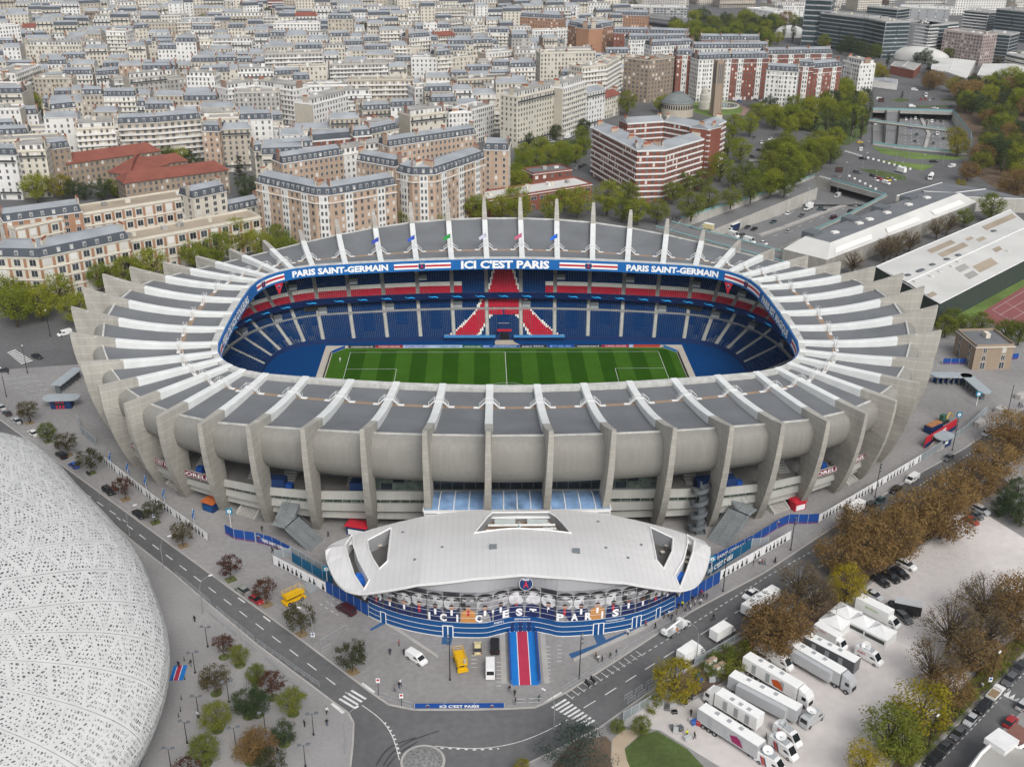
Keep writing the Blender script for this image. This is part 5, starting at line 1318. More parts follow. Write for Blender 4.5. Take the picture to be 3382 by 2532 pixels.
def panel(a, b, c, n):
 """triangle a,b,c in (u,v): wide rim plus perforated cells"""
 mb = MB(); A, B, Cc = (Vc((p[0], p[1]*100)) for p in (a, b, c)); cen = (A+B+Cc)/3
 def P(q): return jin(jb(q.x, q.y/100))
 k = .86; ia, ib, ic_ = (cen+(p-cen)*k for p in (A, B, Cc))
 for p, q, ip, iq in ((A, B, ia, ib), (B, Cc, ib, ic_), (Cc, A, ic_, ia)):
  for s in range(3):
   t0, t1 = s/3, (s+1)/3
   mb.quad(P(p.lerp(q, t0)), P(p.lerp(q, t1)), P(ip.lerp(iq, t1)), P(ip.lerp(iq, t0)))
 pts = {}
 for i in range(n+1):
  for j in range(n+1-i):
   w = [i/n, j/n, 1-(i+j)/n]
   if 0 < i and 0 < j and i+j < n: w = [max(0, x+jr.uniform(-.28, .28)/n) for x in w]
   sm = sum(w); pts[i, j] = (ia*w[0]+ib*w[1]+ic_*w[2])/sm
 cells = []
 for i in range(n):
  for j in range(n-i):
   up = [pts[i, j], pts[i+1, j], pts[i, j+1]]
   if i+j < n-1:
    if jr.random() < .55: cells.append([pts[i, j], pts[i+1, j], pts[i+1, j+1], pts[i, j+1]])
    else: cells.append(up); cells.append([pts[i+1, j], pts[i+1, j+1], pts[i, j+1]])
   else: cells.append(up)
 for ce in cells:
  m_ = sum(ce, Vc((0, 0)))/len(ce); kk = jr.uniform(.2, .58)
  inn_ = [m_+(p-m_)*kk for p in ce]; L = len(ce)
  V = [P(p) for p in ce]+[P(p) for p in inn_]
  mb.add(V, [(t, (t+1) % L, L+(t+1) % L, L+t) for t in range(L)])
 return mb
for bi in range(NB):
 u0, u1 = JL*bi/NB, JL*(bi+1)/NB; um = (u0+u1)/2
 mp = PR(jb(um, .5))
 if not (-420 < mp[0] < 700 and 1250 < mp[1] < 2900): continue
 vv = [0.0]
 while vv[-1] < 1: vv.append(vv[-1]+(.055 if vv[-1] < .3 else .045)*jr.uniform(.9, 1.1))
 vv[-1] = 1.0
 g = .06
 for t in range(len(vv)-2):
  lo, hi = (u0+g, u1-g) if t % 2 == 0 else (u1-g, u0+g)
  n = 10 if vv[t] < .24 else 7
  part('lattice_panel', panel((lo, vv[t]), (hi, vv[t+1]), (lo, vv[t+2]), n), m_lat, jbo)
 part('seam_gutter', MB().tube([jin(jb(u1, .27+.73*t/20, .25)) for t in range(21)], .16, 4), m_dgrey, jbo)
# TREES
m_bark = M('bark', (.075, .062, .05), .9, .2, 1.5)
def leafmat(name, c, c2):
 m = bpy.data.materials.new(name); m.use_nodes = True; n = m.node_tree.nodes; l = m.node_tree.links; b = n['Principled BSDF']
 b.inputs['Roughness'].default_value = .75; b.inputs['Specular IOR Level'].default_value = .15
 geo = n.new('ShaderNodeNewGeometry'); tn = n.new('ShaderNodeTexNoise'); tn.inputs['Scale'].default_value = .55; tn.inputs['Detail'].default_value = 4
 l.new(geo.outputs['Position'], tn.inputs['Vector'])
 oi = n.new('ShaderNodeObjectInfo')
 ad = n.new('ShaderNodeMath'); ad.operation = 'MULTIPLY_ADD'; ad.inputs[1].default_value = .55; l.new(oi.outputs['Random'], ad.inputs[0])
 su = n.new('ShaderNodeMath'); su.operation = 'SUBTRACT'; su.inputs[1].default_value = .27; l.new(tn.outputs['Fac'], su.inputs[0]); l.new(su.outputs[0], ad.inputs[2])
 mr = n.new('ShaderNodeMapRange'); mr.inputs[1].default_value = .15; mr.inputs[2].default_value = .85; l.new(ad.outputs[0], mr.inputs[0])
 mx = n.new('ShaderNodeMix'); mx.data_type = 'RGBA'; mx.inputs[6].default_value = (*c, 1); mx.inputs[7].default_value = (*c2, 1)
 l.new(mr.outputs[0], mx.inputs[0]); l.new(mx.outputs[2], b.inputs['Base Color'])
 tr = n.new('ShaderNodeBsdfTranslucent'); l.new(mx.outputs[2], tr.inputs[0]); ms = n.new('ShaderNodeMixShader'); ms.inputs[0].default_value = .42
 l.new(b.outputs[0], ms.inputs[1]); l.new(tr.outputs[0], ms.inputs[2]); l.new(ms.outputs[0], n['Material Output'].inputs[0])
 return m
LEAF = dict(plane=leafmat('plane_leaves', (.14, .19, .02), (.31, .32, .035)), olive=leafmat('olive_leaves', (.10, .14, .024), (.21, .225, .035)), dark=leafmat('dark_leaves', (.04, .068, .03), (.09, .118, .046)),
   maple=leafmat('maple_leaves', (.055, .066, .03), (.115, .09, .042)), redm=leafmat('red_maple_leaves', (.075, .028, .02), (.12, .055, .03)), chest=leafmat('brown_leaves', (.18, .112, .045), (.32, .21, .08)),
   bare=leafmat('sparse_brown_leaves', (.17, .12, .055), (.26, .19, .09)), cedar=leafmat('cedar_needles', (.045, .07, .06), (.085, .115, .095)), yellow=leafmat('yellow_leaves', (.18, .18, .016), (.36, .28, .022)),
   conif=leafmat('conifer_needles', (.014, .03, .02), (.03, .05, .032)), poplar=leafmat('poplar_leaves', (.06, .09, .03), (.11, .135, .042)))
def tree_meshes(kind, seed):
 """unit: real metres for a reference tree; returns trunk mesh, crown mesh, height"""
 R_ = random.Random(seed); tb = MB(); cb = MB()
 spec = dict(plane=(14, 6.3, .2, 84, 50, .62, 1.0), olive=(13, 5.9, .18, 80, 50, .6, 1.0), dark=(12, 5.2, .12, 72, 50, .56, 1.0), maple=(6.6, 3.1, .3, 60, 36, .36, .85), redm=(6.2, 2.7, .32, 50, 30, .36, .8), chest=(11, 6.2, .14, 88, 52, .54, .8),
    bare=(11, 5.2, .18, 70, 24, .36, .9), cedar=(11, 6.2, .12, 60, 55, .42, .75), yellow=(10, 4.7, .14, 66, 50, .48, 1.05), conif=(15, 3.6, .08, 50, 40, .45, 1.6), poplar=(18, 2.9, .12, 55, 40, .5, 1.9), bush=(2.6, 2.2, .0, 30, 30, .3, .6))[kind]
 H, Rr, tf, ncl, nl, ls, asp = spec
 z0 = H*tf; zc = (H+z0)/2; rz = (H-z0)/2
 if kind != 'bush':
  wob = [(R_.uniform(-.15, .15)*i, R_.uniform(-.15, .15)*i) for i in range(5)]
  r0 = .035*H if kind not in ('maple', 'redm') else .018*H
  tb.tube([(wob[i][0], wob[i][1], zc*1.15*i/4) for i in range(5)], [r0*(1-.17*i) for i in range(5)], 7)
 for c in range(ncl):
  while True:
   x, y, z = (R_.uniform(-1, 1) for _ in range(3))
   d = math.sqrt(x*x+y*y+z*z)
   if .25 < d < 1: break
  if R_.random() < .78: k = R_.uniform(.72, .98)/d; x, y, z = x*k, y*k, z*k
  if kind in ('conif', 'cedar'):
   hh = (z+1)/2; sh = (1-hh)**.8+.08 if kind == 'conif' else (1-hh)**.55+.12; ln = math.hypot(x, y)+1e-6; q = R_.uniform(.35, 1)*sh; x, y = x/ln*q, y/ln*q
  if kind == 'poplar': x *= (1-.5*abs(z)); y *= (1-.5*abs(z))
  lump = 1+.22*noise.noise((x*1.7+seed, y*1.7, z*1.7))
  cx, cy, cz = x*Rr*lump, y*Rr*lump, zc+z*rz*(1 if kind not in ('chest',) else .92)
  if kind != 'bush' and c % (1 if kind == 'bare' else 3) == 0:
   st = z0+(cz-z0)*R_.uniform(.1, .5) if cz > z0 else z0*.8
   tb.tube([(wob[1][0], wob[1][1], max(.5, st)), (cx*.5, cy*.5, (st+cz)/2+.2), (cx, cy, cz)], [.012*H, .008*H, .003*H], 4, caps=False)
  cr = Rr*(.33 if kind not in ('maple', 'redm') else .26)*R_.uniform(.75, 1.25); fl = .55 if kind in ('cedar', 'conif') else .8
  if kind in ('poplar',): cr *= 1.1
  for q in range(nl):
   a = R_.uniform(0, 2*PI); ph = math.acos(R_.uniform(-1, 1)); rr = cr*R_.random()**.45
   dx, dy, dz = sin(ph)*cos(a), sin(ph)*sin(a), cos(ph)
   p = Vc((cx+dx*rr, cy+dy*rr, cz+dz*rr*fl))
   if p.z < max(.15, z0*.8): p.z = max(.15, z0*.8)+R_.random()*.3
   nrm = Vc((dx+R_.uniform(-.9, .9), dy+R_.uniform(-.9, .9), dz+.5+R_.uniform(-.7, .9))).normalized()
   e1 = nrm.orthogonal().normalized(); e1.rotate(Matrix.Rotation(R_.uniform(0, 6.28), 3, nrm)); e2 = nrm.cross(e1); s = ls*R_.uniform(.55, 1.15)
   cb.add([p-e1*s*.5, p+e2*s*.32, p+e1*s*.5, p-e2*s*.32], [(0, 1, 2, 3)])
  if kind == 'bare':
   for q in range(7):
    e = Vc((cx+R_.uniform(-1, 1)*1.3, cy+R_.uniform(-1, 1)*1.3, cz+R_.uniform(-.2, 1.3))); tb.tube([(cx*.8, cy*.8, cz-.3), e], [.03, .012], 3, caps=False)
 lm = LEAF['olive' if kind == 'bush' else kind]
 return (tb.mesh(kind+'_trunk', m_bark) if tb.v else None), cb.mesh(kind+'_crown', lm), H
TREES = {}
for kd, nv in (('plane', 3), ('olive', 3), ('dark', 2), ('maple', 3), ('redm', 2), ('chest', 3), ('bare', 2), ('cedar', 1), ('yellow', 2), ('conif', 1), ('poplar', 2), ('bush', 2)):
 TREES[kd] = [tree_meshes(kd, 11*i+len(kd)) for i in range(nv)]
TLAB = dict(plane='yellow-green plane tree', olive='olive leafy tree', dark='dark green dense tree', maple='young dark maple tree', redm='young reddish maple tree', chest='brown autumn chestnut tree', bare='half-bare brown tree', cedar='spreading blue-green cedar', yellow='yellow-green autumn tree', conif='dark conifer', poplar='slender poplar tree', bush='low green bush')
TREE_POS = []
def tree(kind, p, h, where, group=None):
 tm, cm, H = rnd.choice(TREES[kind]); k = h/H*rnd.uniform(.94, 1.06)
 t = thing('bush' if kind == 'bush' else kind_name(kind), '%s %s' % (TLAB[kind], where), 'bush' if kind == 'bush' else 'tree', (p.x, p.y, p.z), rnd.uniform(0, 6.28), group or 'trees '+where, (k*rnd.uniform(.93, 1.07), k*rnd.uniform(.93, 1.07), k))
 if tm: part('trunk', tm, None, t)
 part('crown' if kind != 'bush' else 'foliage', cm, None, t)
 TREE_POS.append((p.x, p.y, h*.4)); return t
def kind_name(k): return dict(plane='plane_tree', olive='street_tree', dark='street_tree', maple='maple_tree', redm='maple_tree', chest='chestnut_tree', bare='street_tree', cedar='cedar_tree', yellow='street_tree', conif='conifer', poplar='poplar_tree')[k]
def trees(kind, ox, oy, pts, h, where, zb=0.0):
 for p in pts:
  hh = p[2] if len(p) > 2 else h
  g = C(ox, oy, p[0], p[1], hh*.62); tree(kind, Vc((g.x, g.y, zb)), hh, where)
m_pit = M('tree_pit_grass', (.10, .12, .04), .95, .4, 1.0); m_pit2 = M('tree_pit_soil', (.22, .16, .09), .95, .3, 1.5)
def pit(p, sq, green):
 o = link('tree_pit', (MB().box(p.x, p.y, -.02, 2.3, 2.3, .05, .62) if sq else MB().lathe(p.x, p.y, [(1.15, .0), (1.15, .03), (.01, .05)], 16)).mesh('tree_pit', m_pit if green else m_pit2), forecourt)
for q, (x, y, kd, h) in enumerate(((230, 290, 'maple', 7), (395, 470, 'olive', 5.6), (560, 560, 'maple', 7), (760, 710, 'maple', 7), (1055, 950, 'redm', 6), (1310, 1140, 'maple', 6.2), (1550, 1330, 'maple', 6.5))):
 g = C(0, 1240, x, y, h*.62); tree(kd, Vc((g.x, g.y, 0)), h, 'in the row along the left road'); pit(g, True, q % 2)
for x, y, kd, h in ((95, 140, 'redm', 6.4), (390, 370, 'maple', 7.4), (830, 690, 'maple', 7.2)):
 g = C(840, 1892, x, y, h*.62); tree(kd, Vc((g.x, g.y, 0)), h, 'on the kerb left of the pavilion'); pit(g, True, False)
g = L7(210, 790, 4); tree('redm', Vc((g.x, g.y, 0)), 6.2, 'on the kerb left of the pavilion'); pit(g, True, True)
for ox, x, y, kd, h in ((0, 1900, 600, 'redm', 5.6), (0, 2040, 690, 'olive', 4.6), (0, 1830, 890, 'maple', 6.4), (0, 2110, 1080, 'dark', 6.6), (0, 1840, 1200, 'olive', 6.4), (0, 1740, 1480, 'olive', 6.4), (0, 2130, 1480, 'chest', 6), (0, 1590, 1690, 'redm', 6), (840, 150, 940, 'redm', 5.8), (840, 15, 850, 'olive', 4.4), (840, 320, 1080, 'olive', 5.6), (840, 245, 1340, 'dark', 5.4), (840, 25, 1450, 'chest', 6), (840, 140, 1610, 'maple', 6.2), (840, 20, 1090, 'dark', 5.5)):
 g = C(ox, 1892, x, y, h*.62); tree(kd, Vc((g.x, g.y, 0)), h, 'on the plaza by the lattice stadium'); pit(g, False, True)
trees('chest', 2532, 1240, ((2110, 430), (1950, 690), (2180, 560, 9), (1760, 870), (1590, 960), (1330, 1120, 12), (1520, 1190, 11), (860, 1400, 12), (820, 1230, 10), (1080, 1370, 11), (620, 1500, 10), (1150, 1250, 11)), 11, 'along the right road')
trees('chest', 2532, 1892, ((120, 360, 11), (20, 480, 10)), 11, 'beside the white trucks'); trees('bare', 2532, 1892, ((410, 190), (280, 60)), 10, 'beside the white trucks')
trees('yellow', 2532, 1892, ((700, 70, 9),), 9, 'behind the parked black cars')
trees('yellow', 2532, 1892, ((1340, 1120, 11), (860, 1580, 8)), 9, 'in the hedge row of the gravel lot'); trees('olive', 2532, 1892, ((1080, 1330, 11), (1180, 1440, 8)), 10, 'in the hedge row of the gravel lot')
trees('bare', 2532, 1892, ((1440, 740, 11), (1590, 430, 12), (1880, 230, 12), (1700, 640, 10), (1900, 480, 10)), 10, 'in the hedge row of the gravel lot'); trees('chest', 2532, 1892, ((2090, 330, 10), (1560, 930, 8), (1800, 650, 9), (2170, 160, 10)), 9, 'in the hedge row of the gravel lot')
trees('yellow', 1690, 1892, ((1400, 880, 10),), 9, 'at the gravel lot gate'); trees('cedar', 1690, 1892, ((560, 1430, 11),), 11, 'beside the junction'); trees('olive', 1690, 1892, ((1110, 1290, 4.5), (905, 1300, 3.2)), 4, 'on the small lawn')
trees('bush', 1690, 1892, ((1830, 690), (1760, 740), (1960, 660, 3.4), (2080, 560), (1650, 830), (1900, 800), (1210, 1110, 2.6), (1850, 850)), 3, 'beside the right road railing')
trees('yellow', 1690, 1892, ((90, 1640, 3.5),), 3, 'at the bottom edge beside the cedar')
trees('bush', 2532, 1892, [(2190-75*i, 560+78*i, 2.4) for i in range(14)], 2.6, 'in the clipped hedge of the gravel lot')
trees('dark', 2532, 1240, ((2050, 1010, 6), (2120, 1100, 6), (2160, 950, 6), (2000, 1120, 5), (2190, 1180, 6)), 6, 'in the shrubbery at the right edge')
trees('olive', 2532, 600, ((1600, 1150, 9), (1540, 1220, 8), (1850, 1190, 9), (2060, 1250, 9), (2170, 1270, 9), (1700, 1210, 8)), 9, 'beside the red tennis courts'); trees('chest', 2532, 600, ((1430, 1050, 7),), 7, 'beside the red tennis courts')
trees('olive', 2532, 600, ((1930, 200, 13), (1700, 290, 9)), 12, 'behind the white sports hall')
trees('bare', 2532, 600, ((745, 670), (1020, 570), (1070, 545), (1130, 520), (1232, 490), (1468, 380), (1556, 345)), 10, 'by the white sloped parking building')
trees('plane', 0, 600, ((2010, 440, 15), (1640, 590, 13), (1850, 560, 14), (1290, 690, 14), (1080, 740, 12), (850, 790, 11), (480, 900, 14), (640, 1050, 13), (330, 1010, 13), (110, 1030, 15), (10, 900, 14), (1720, 650, 11), (200, 960, 12)), 13, 'on the avenue behind the left stands')
trees('plane', 840, 600, ((200, 450), (60, 520), (270, 570), (1330, 270), (1560, 290, 11), (1450, 230), (1790, 150), (1900, 200), (2100, 190)), 13, 'behind the far stand'); trees('dark', 840, 600, ((1270, 140),), 12, 'behind the far stand'); trees('olive', 840, 600, ((1480, 190, 9), (1760, 110, 9), (1600, 160, 8)), 10, 'behind the far stand')
trees('plane', 1690, 600, ((570, 150, 15), (820, 110, 17), (60, 210, 13), (330, 210, 13), (450, 120, 12), (1080, 230, 13), (40, 120)), 14, 'between the far stand and the brick school')
trees('olive', 1690, 600, ((1250, 230), (1540, 190, 14), (1380, 70), (1690, 120), (1880, 110), (2050, 60), (950, 230, 11), (1000, 90, 12)), 12, 'beside the red and white block')
trees('plane', 1690, 0, ((1390, 1450, 17), (1790, 1400, 16), (1960, 1270, 14), (2040, 1050, 14), (2110, 940, 14), (1900, 1060, 15), (1270, 880, 11), (1320, 850, 10), (2080, 1540)), 14, 'round the red and white block')
trees('olive', 1690, 0, ((1630, 1520), (1470, 1560), (1850, 1230, 12), (2150, 1480), (2000, 1440), (1900, 1500, 11)), 12, 'round the red and white block')
trees('olive', 1690, 0, ((990, 860, 16), (1270, 690, 12), (1200, 720, 12), (1370, 740, 11), (2010, 640, 15), (2110, 720, 12), (1460, 720, 12)), 13, 'on the church square'); trees('dark', 1690, 0, ((1490, 640), (1580, 680), (1710, 710, 10), (1800, 720, 10), (1900, 730, 10)), 11, 'on the church square')
trees('plane', 1690, 0, ((100, 1290), (210, 1340), (320, 1310), (430, 1270), (550, 1290), (250, 1230), (620, 1220), (470, 1330), (90, 1390), (60, 1530, 13), (20, 1470, 13), (600, 1140, 11)), 11, 'in the garden beside the red and white block'); trees('dark', 1690, 0, ((380, 1110, 10), (620, 1070), (150, 1180, 8), (560, 1050)), 10, 'in the garden beside the red and white block')
trees('plane', 2532, 0, ((250, 880, 14), (380, 900), (600, 780, 14), (680, 740, 15), (230, 960, 16), (320, 1000), (80, 970, 15), (200, 1060), (500, 850, 14), (800, 640, 18), (860, 600, 16), (740, 690, 12), (640, 850, 12)), 14, 'on the square left of the motorway')
trees('conif', 2532, 0, ((420, 1040, 15), (760, 830, 17), (1160, 800, 6)), 14, 'on the square left of the motorway'); trees('poplar', 2532, 0, ((560, 1060), (660, 1060), (830, 1000, 22), (740, 1010), (520, 1000), (880, 930, 18)), 18, 'on the square left of the motorway')
trees('olive', 2532, 0, ((50, 1260), (160, 1250), (60, 1380), (200, 1310), (480, 1230), (560, 1290), (440, 1300), (100, 1480), (250, 1470), (380, 1410), (40, 1550), (160, 1560), (300, 1390, 10)), 12, 'in the grove before the motorway bridge')
trees('yellow', 2532, 0, ((1620, 1140, 14), (1640, 1230, 12), (1660, 1560, 6)), 12, 'beside the upper motorway cutting')
trees('chest', 2532, 0, ((1730, 1440, 11), (1850, 1290, 14), (1440, 660, 15), (1400, 690)), 12, 'beside the upper motorway cutting'); trees('yellow', 2532, 0, ((1600, 700, 13), (960, 590, 12), (990, 620)), 12, 'near the far roundabout')
R_ = random.Random(21)
RF = ['olive', 'olive', 'dark', 'dark', 'conif', 'poplar', 'plane', 'chest']
for q in range(120):
 x = R_.uniform(1660, 2330); y = R_.uniform(680, 1560)
 if x < 1760+.10*(y-700)+(80 if 950 < y < 1330 else 0) and y > 900: continue
 if y > 1380 and x < 2100: continue
 h = R_.uniform(10, 17); g = C(2532, 0, x, y, h*.6); tree(R_.choice(RF), Vc((g.x, g.y, 0)), h, 'in the wooded park at the right edge')
trees('plane', 2532, 0, ((2000, 650, 16), (2100, 640, 17), (1900, 690, 14), (2190, 690, 15)), 15, 'in the wooded park at the right edge')
for q in range(80):
 x = R_.uniform(1380, 2300); y = R_.uniform(110, 330)+ (30 if x > 1700 else 0)
 h = R_.uniform(12, 19); g = C(1690, 0, x, y, h*.6)
 tree(R_.choice(['olive', 'plane', 'dark', 'poplar', 'olive']), Vc((g.x, g.y, 0)), h, 'in the belt beyond the brick mansions')
for x, y, kd, h in ((230, 260, 'poplar', 20), (150, 260, 'poplar', 16), (60, 240, 'poplar', 18), (380, 270, 'dark', 14), (340, 320, 'dark', 12), (490, 350, 'plane', 14), (640, 400, 'dark', 12), (700, 350, 'dark', 18), (720, 390, 'conif', 15), (790, 400, 'dark', 16), (850, 440, 'dark', 15), (930, 430, 'olive', 14), (1040, 490, 'conif', 14), (1290, 480, 'dark', 10), (1365, 470, 'dark', 13), (1450, 430, 'olive', 12), (900, 360, 'olive', 12), (1000, 350, 'olive', 12), (1120, 380, 'olive', 12), (1560, 460, 'olive', 12), (1420, 560, 'dark', 12), (60, 160, 'olive', 16), (170, 140, 'chest', 16), (240, 170, 'olive', 15), (310, 190, 'dark', 14), (100, 320, 'plane', 12), (20, 300, 'plane', 13), (1200, 390, 'olive', 12), (1980, 510, 'bare', 9), (1880, 490, 'olive', 8)):
 g = C(2532, 0, x, y, h*.6); tree(kd, Vc((g.x, g.y, 0)), h, 'before the office blocks')
for poly, n_, kds, wh in ((((0, 1200), (600, 1210), (570, 1320), (400, 1440), (180, 1560), (0, 1650)), 26, ('olive', 'plane', 'olive'), 'in the grove before the motorway bridge'), (((0, 870), (700, 730), (880, 760), (880, 980), (720, 1180), (480, 1140), (0, 1060)), 30, ('plane', 'plane', 'olive', 'dark'), 'on the square left of the motorway')):
 for q in range(n_*3):
  x, y = R_.uniform(0, 880), R_.uniform(700, 1650)
  if inside((x, y), poly) and n_ > 0: n_ -= 1; h = R_.uniform(11, 15); g = C(2532, 0, x, y, h*.3); tree(R_.choice(kds), Vc((g.x, g.y, 0)), h, wh)
for x, y, kd, h in ((270, 870, 'plane', 15), (300, 1580, 'plane', 15), (510, 1570, 'yellow', 13), (620, 1610, 'dark', 10), (720, 1620, 'dark', 9), (860, 1600, 'dark', 11), (960, 1590, 'plane', 9), (1540, 1340, 'plane', 13), (1420, 1310, 'olive', 12), (1640, 1370, 'dark', 11), (2040, 1400, 'conif', 14), (2090, 1570, 'dark', 13), (1010, 1640, 'olive', 6)):
 g = C(0, 0, x, y, h*.6); tree(kd, Vc((g.x, g.y, 0)), h, 'round the red-roofed school')
for ox, x, y, kd, h in ((0, 1790, 870, 'dark', 14), (0, 1690, 465, 'plane', 15), (0, 590, 460, 'olive', 15), (0, 570, 560, 'dark', 14), (0, 870, 620, 'dark', 13), (0, 820, 690, 'dark', 12), (0, 1740, 180, 'olive', 18), (0, 1740, 240, 'dark', 16), (0, 250, 210, 'plane', 15), (0, 570, 100, 'dark', 20), (0, 490, 120, 'dark', 20), (0, 1600, 800, 'chest', 12), (0, 2010, 160, 'dark', 18), (0, 880, 330, 'yellow', 12), (840, 940, 270, 'dark', 20), (840, 1300, 150, 'dark', 20), (840, 1250, 140, 'dark', 18), (840, 1360, 160, 'olive', 18), (840, 1115, 600, 'dark', 13), (840, 1670, 240, 'dark', 12), (840, 120, 120, 'dark', 16), (1690, 80, 90, 'olive', 18), (1690, 1040, 50, 'dark', 16), (1690, 1010, 470, 'olive', 10)):
 g = C(ox, 0, x, y, h*.6); tree(kd, Vc((g.x, g.y, 0)), h, 'standing among the town houses')
# VEHICLES
m_tyre = M('tyre', (.018, .018, .018), .9, .0); m_rim = M('wheel_rim', (.35, .35, .36), .4, .0, metal=.6); m_cglass = M('car_glass', (.012, .015, .018), .08, .0, spec=.6)
m_lamp = M('headlamp', (.6, .6, .58), .15, 0); m_tail = M('tail_lamp', (.30, .01, .01), .3, 0); m_under = M('car_trim', (.03, .03, .032), .7, 0)
PAINT = {}
def pmat(c):
 if c not in PAINT:
  m = M('paint_%s' % c, dict(white=(.72, .72, .71), black=(.015, .015, .017), grey=(.10, .105, .11), darkgrey=(.045, .048, .052), silver=(.42, .43, .44), red=(.33, .02, .025), blue=(.02, .09, .36), maroon=(.05, .012, .018), yellow=(.62, .40, .01), cream=(.62, .54, .30), teal=(.04, .075, .08), green=(.25, .27, .24), navy=(.015, .03, .09), beige=(.45, .40, .30), box=(.78, .78, .76), orange=(.5, .13, .02), lift=(.66, .38, .0))[c], .28 if c not in ('box', 'lift') else .5, .03, 1.0, spec=.5)
  PAINT[c] = m
 return PAINT[c]
def loft(mb, secs, mi=0):
 """secs: list of (x, [(y,z)...]) closed sections of one length"""
 rows = [[(x, y, z) for y, z in s] for x, s in secs]
 mb.grid(rows, mi, close=True); n = len(rows[0]); o = len(mb.v)
 mb.f.append(tuple(o-1-i for i in range(n))); mb.m.append(mi); s0 = o-n*len(rows); mb.f.append(tuple(s0+i for i in range(n))); mb.m.append(mi)
def sect(w, z0, z1, tw=.9): return [(-w*.94, z0), (-w, z0+(z1-z0)*.35), (-w*.985, z0+(z1-z0)*.75), (-w*tw, z1), (w*tw, z1), (w*.985, z0+(z1-z0)*.75), (w, z0+(z1-z0)*.35), (w*.94, z0)]
VM = {}
def car_meshes(t):
 if t in VM: return VM[t]
 d = dict(hatch=(4.0, .87, 1.47, .92, .60, [(-.5, .62), (-.46, .95), (.16, .92), (.42, .76), (.49, .62), (.5, .55)], (-.47, -.30, .06, .25)), sedan=(4.6, .9, 1.45, .92, .62, [(-.5, .66), (-.47, .92), (-.3, .95), (.18, .92), (.43, .76), (.49, .62), (.5, .55)], (-.38, -.20, .07, .25)),
             suv=(4.6, .94, 1.68, 1.06, .7, [(-.5, .7), (-.47, 1.06), (.18, 1.06), (.42, .94), (.49, .75), (.5, .65)], (-.48, -.40, .08, .24)), van=(5.0, .98, 1.95, 1.12, .7, [(-.5, .7), (-.49, 1.12), (.30, 1.12), (.45, .98), (.49, .8), (.5, .65)], (-.49, -.47, .16, .36)),
             bigvan=(5.9, 1.02, 2.55, 1.3, .75, [(-.5, .75), (-.495, 1.3), (.36, 1.3), (.46, 1.05), (.495, .85), (.5, .7)], (-.495, -.485, .24, .40)))[t]
 L, w, H, belt, low, prof, (r0, r1, f1, f0) = d
 body = MB(); loft(body, [(x*L, sect(w*(1 if abs(x) < .44 else .9), .26, z)) for x, z in prof])
 zr = H; wt = w*.76 if t in ('hatch', 'sedan', 'suv') else w*.88
 xs = [(r1*L, zr-.06), (r1*L+.3, zr), (f1*L-.25, zr), (f1*L+.05, zr-.05)]
 body.grid([[(x, -wt, z-.06), (x, -wt*.9, z), (x, wt*.9, z), (x, wt, z-.06)] for x, z in xs])
 van = t in ('van', 'bigvan')
 g = MB()
 wb = w*.93
 loft(g if not van else body, [(r0*L, [(-wb, belt-.02), (wb, belt-.02), (wb, belt), (-wb, belt)]), (r1*L, [(-wb, belt-.02), (wb, belt-.02), (wt, zr-.07), (-wt, zr-.07)]), (f1*L, [(-wb, belt-.02), (wb, belt-.02), (wt, zr-.07), (-wt, zr-.07)]), (f0*L, [(-wb, belt-.02), (wb, belt-.02), (wb*.96, belt), (-wb*.96, belt)])])
 if van:
  e = .015
  def q3(x, y): return x
  g.add([(f0*L+e, -wb*.86, belt+.04), (f0*L+e, wb*.86, belt+.04), (f1*L+e+.03, wt*.88, zr-.12), (f1*L+e+.03, -wt*.88, zr-.12)], [(0, 1, 2, 3)])
  for s in (-1, 1):
   ya, yb = s*(wb+.02), s*(wt+.035)
   g.add([(f0*L-.32, ya, belt+.06), (f1*L-.75, ya, belt+.06), (f1*L-.7, (ya+yb*1.3)/2.3, belt+.5), (f1*L-.05, (ya+yb*1.3)/2.3, belt+.5)], [(0, 1, 2, 3) if s < 0 else (3, 2, 1, 0)])
  g.add([(r0*L-.02, -wb*.8, belt+.1), (r0*L-.02, wb*.8, belt+.1), (r1*L-.02, wt*.8, zr-.25), (r1*L-.02, -wt*.8, zr-.25)], [(3, 2, 1, 0)])
 wh = MB(); rr = .33 if t in ('hatch', 'sedan') else .37
 wh.add([(rr*cos(a*PI/8), y, rr*sin(a*PI/8)) for y in (-.11, .11) for a in range(16)], [tuple(range(16))[::-1], tuple(range(16, 32))]+[(a, (a+1) % 16, 16+(a+1) % 16, 16+a) for a in range(16)])
 for s in (-1, 1): wh.add([(rr*.6*cos(a*PI/5), s*.116, rr*.6*sin(a*PI/5)) for a in range(10)], [tuple(range(10)) if s < 0 else tuple(range(10))[::-1]], 1)
 lampm = MB().box(0, 0, -.07, .10, .34, .15)
 VM[t] = dict(body=body.mesh(t+'_body', pmat('white')), glass=[MB().add([g.v[i] for i in f], [tuple(range(len(f)))]).mesh(t+'_glass', m_cglass) for f in g.f] if van else [g.mesh(t+'_glass', m_cglass)], wheel=wh.mesh('wheel', [m_tyre, m_rim]), lamp=lampm.mesh('lamp', m_lamp), tail=lampm.mesh('tail', m_tail), L=L, w=w, rr=rr, low=low, belt=belt)
 return VM[t]
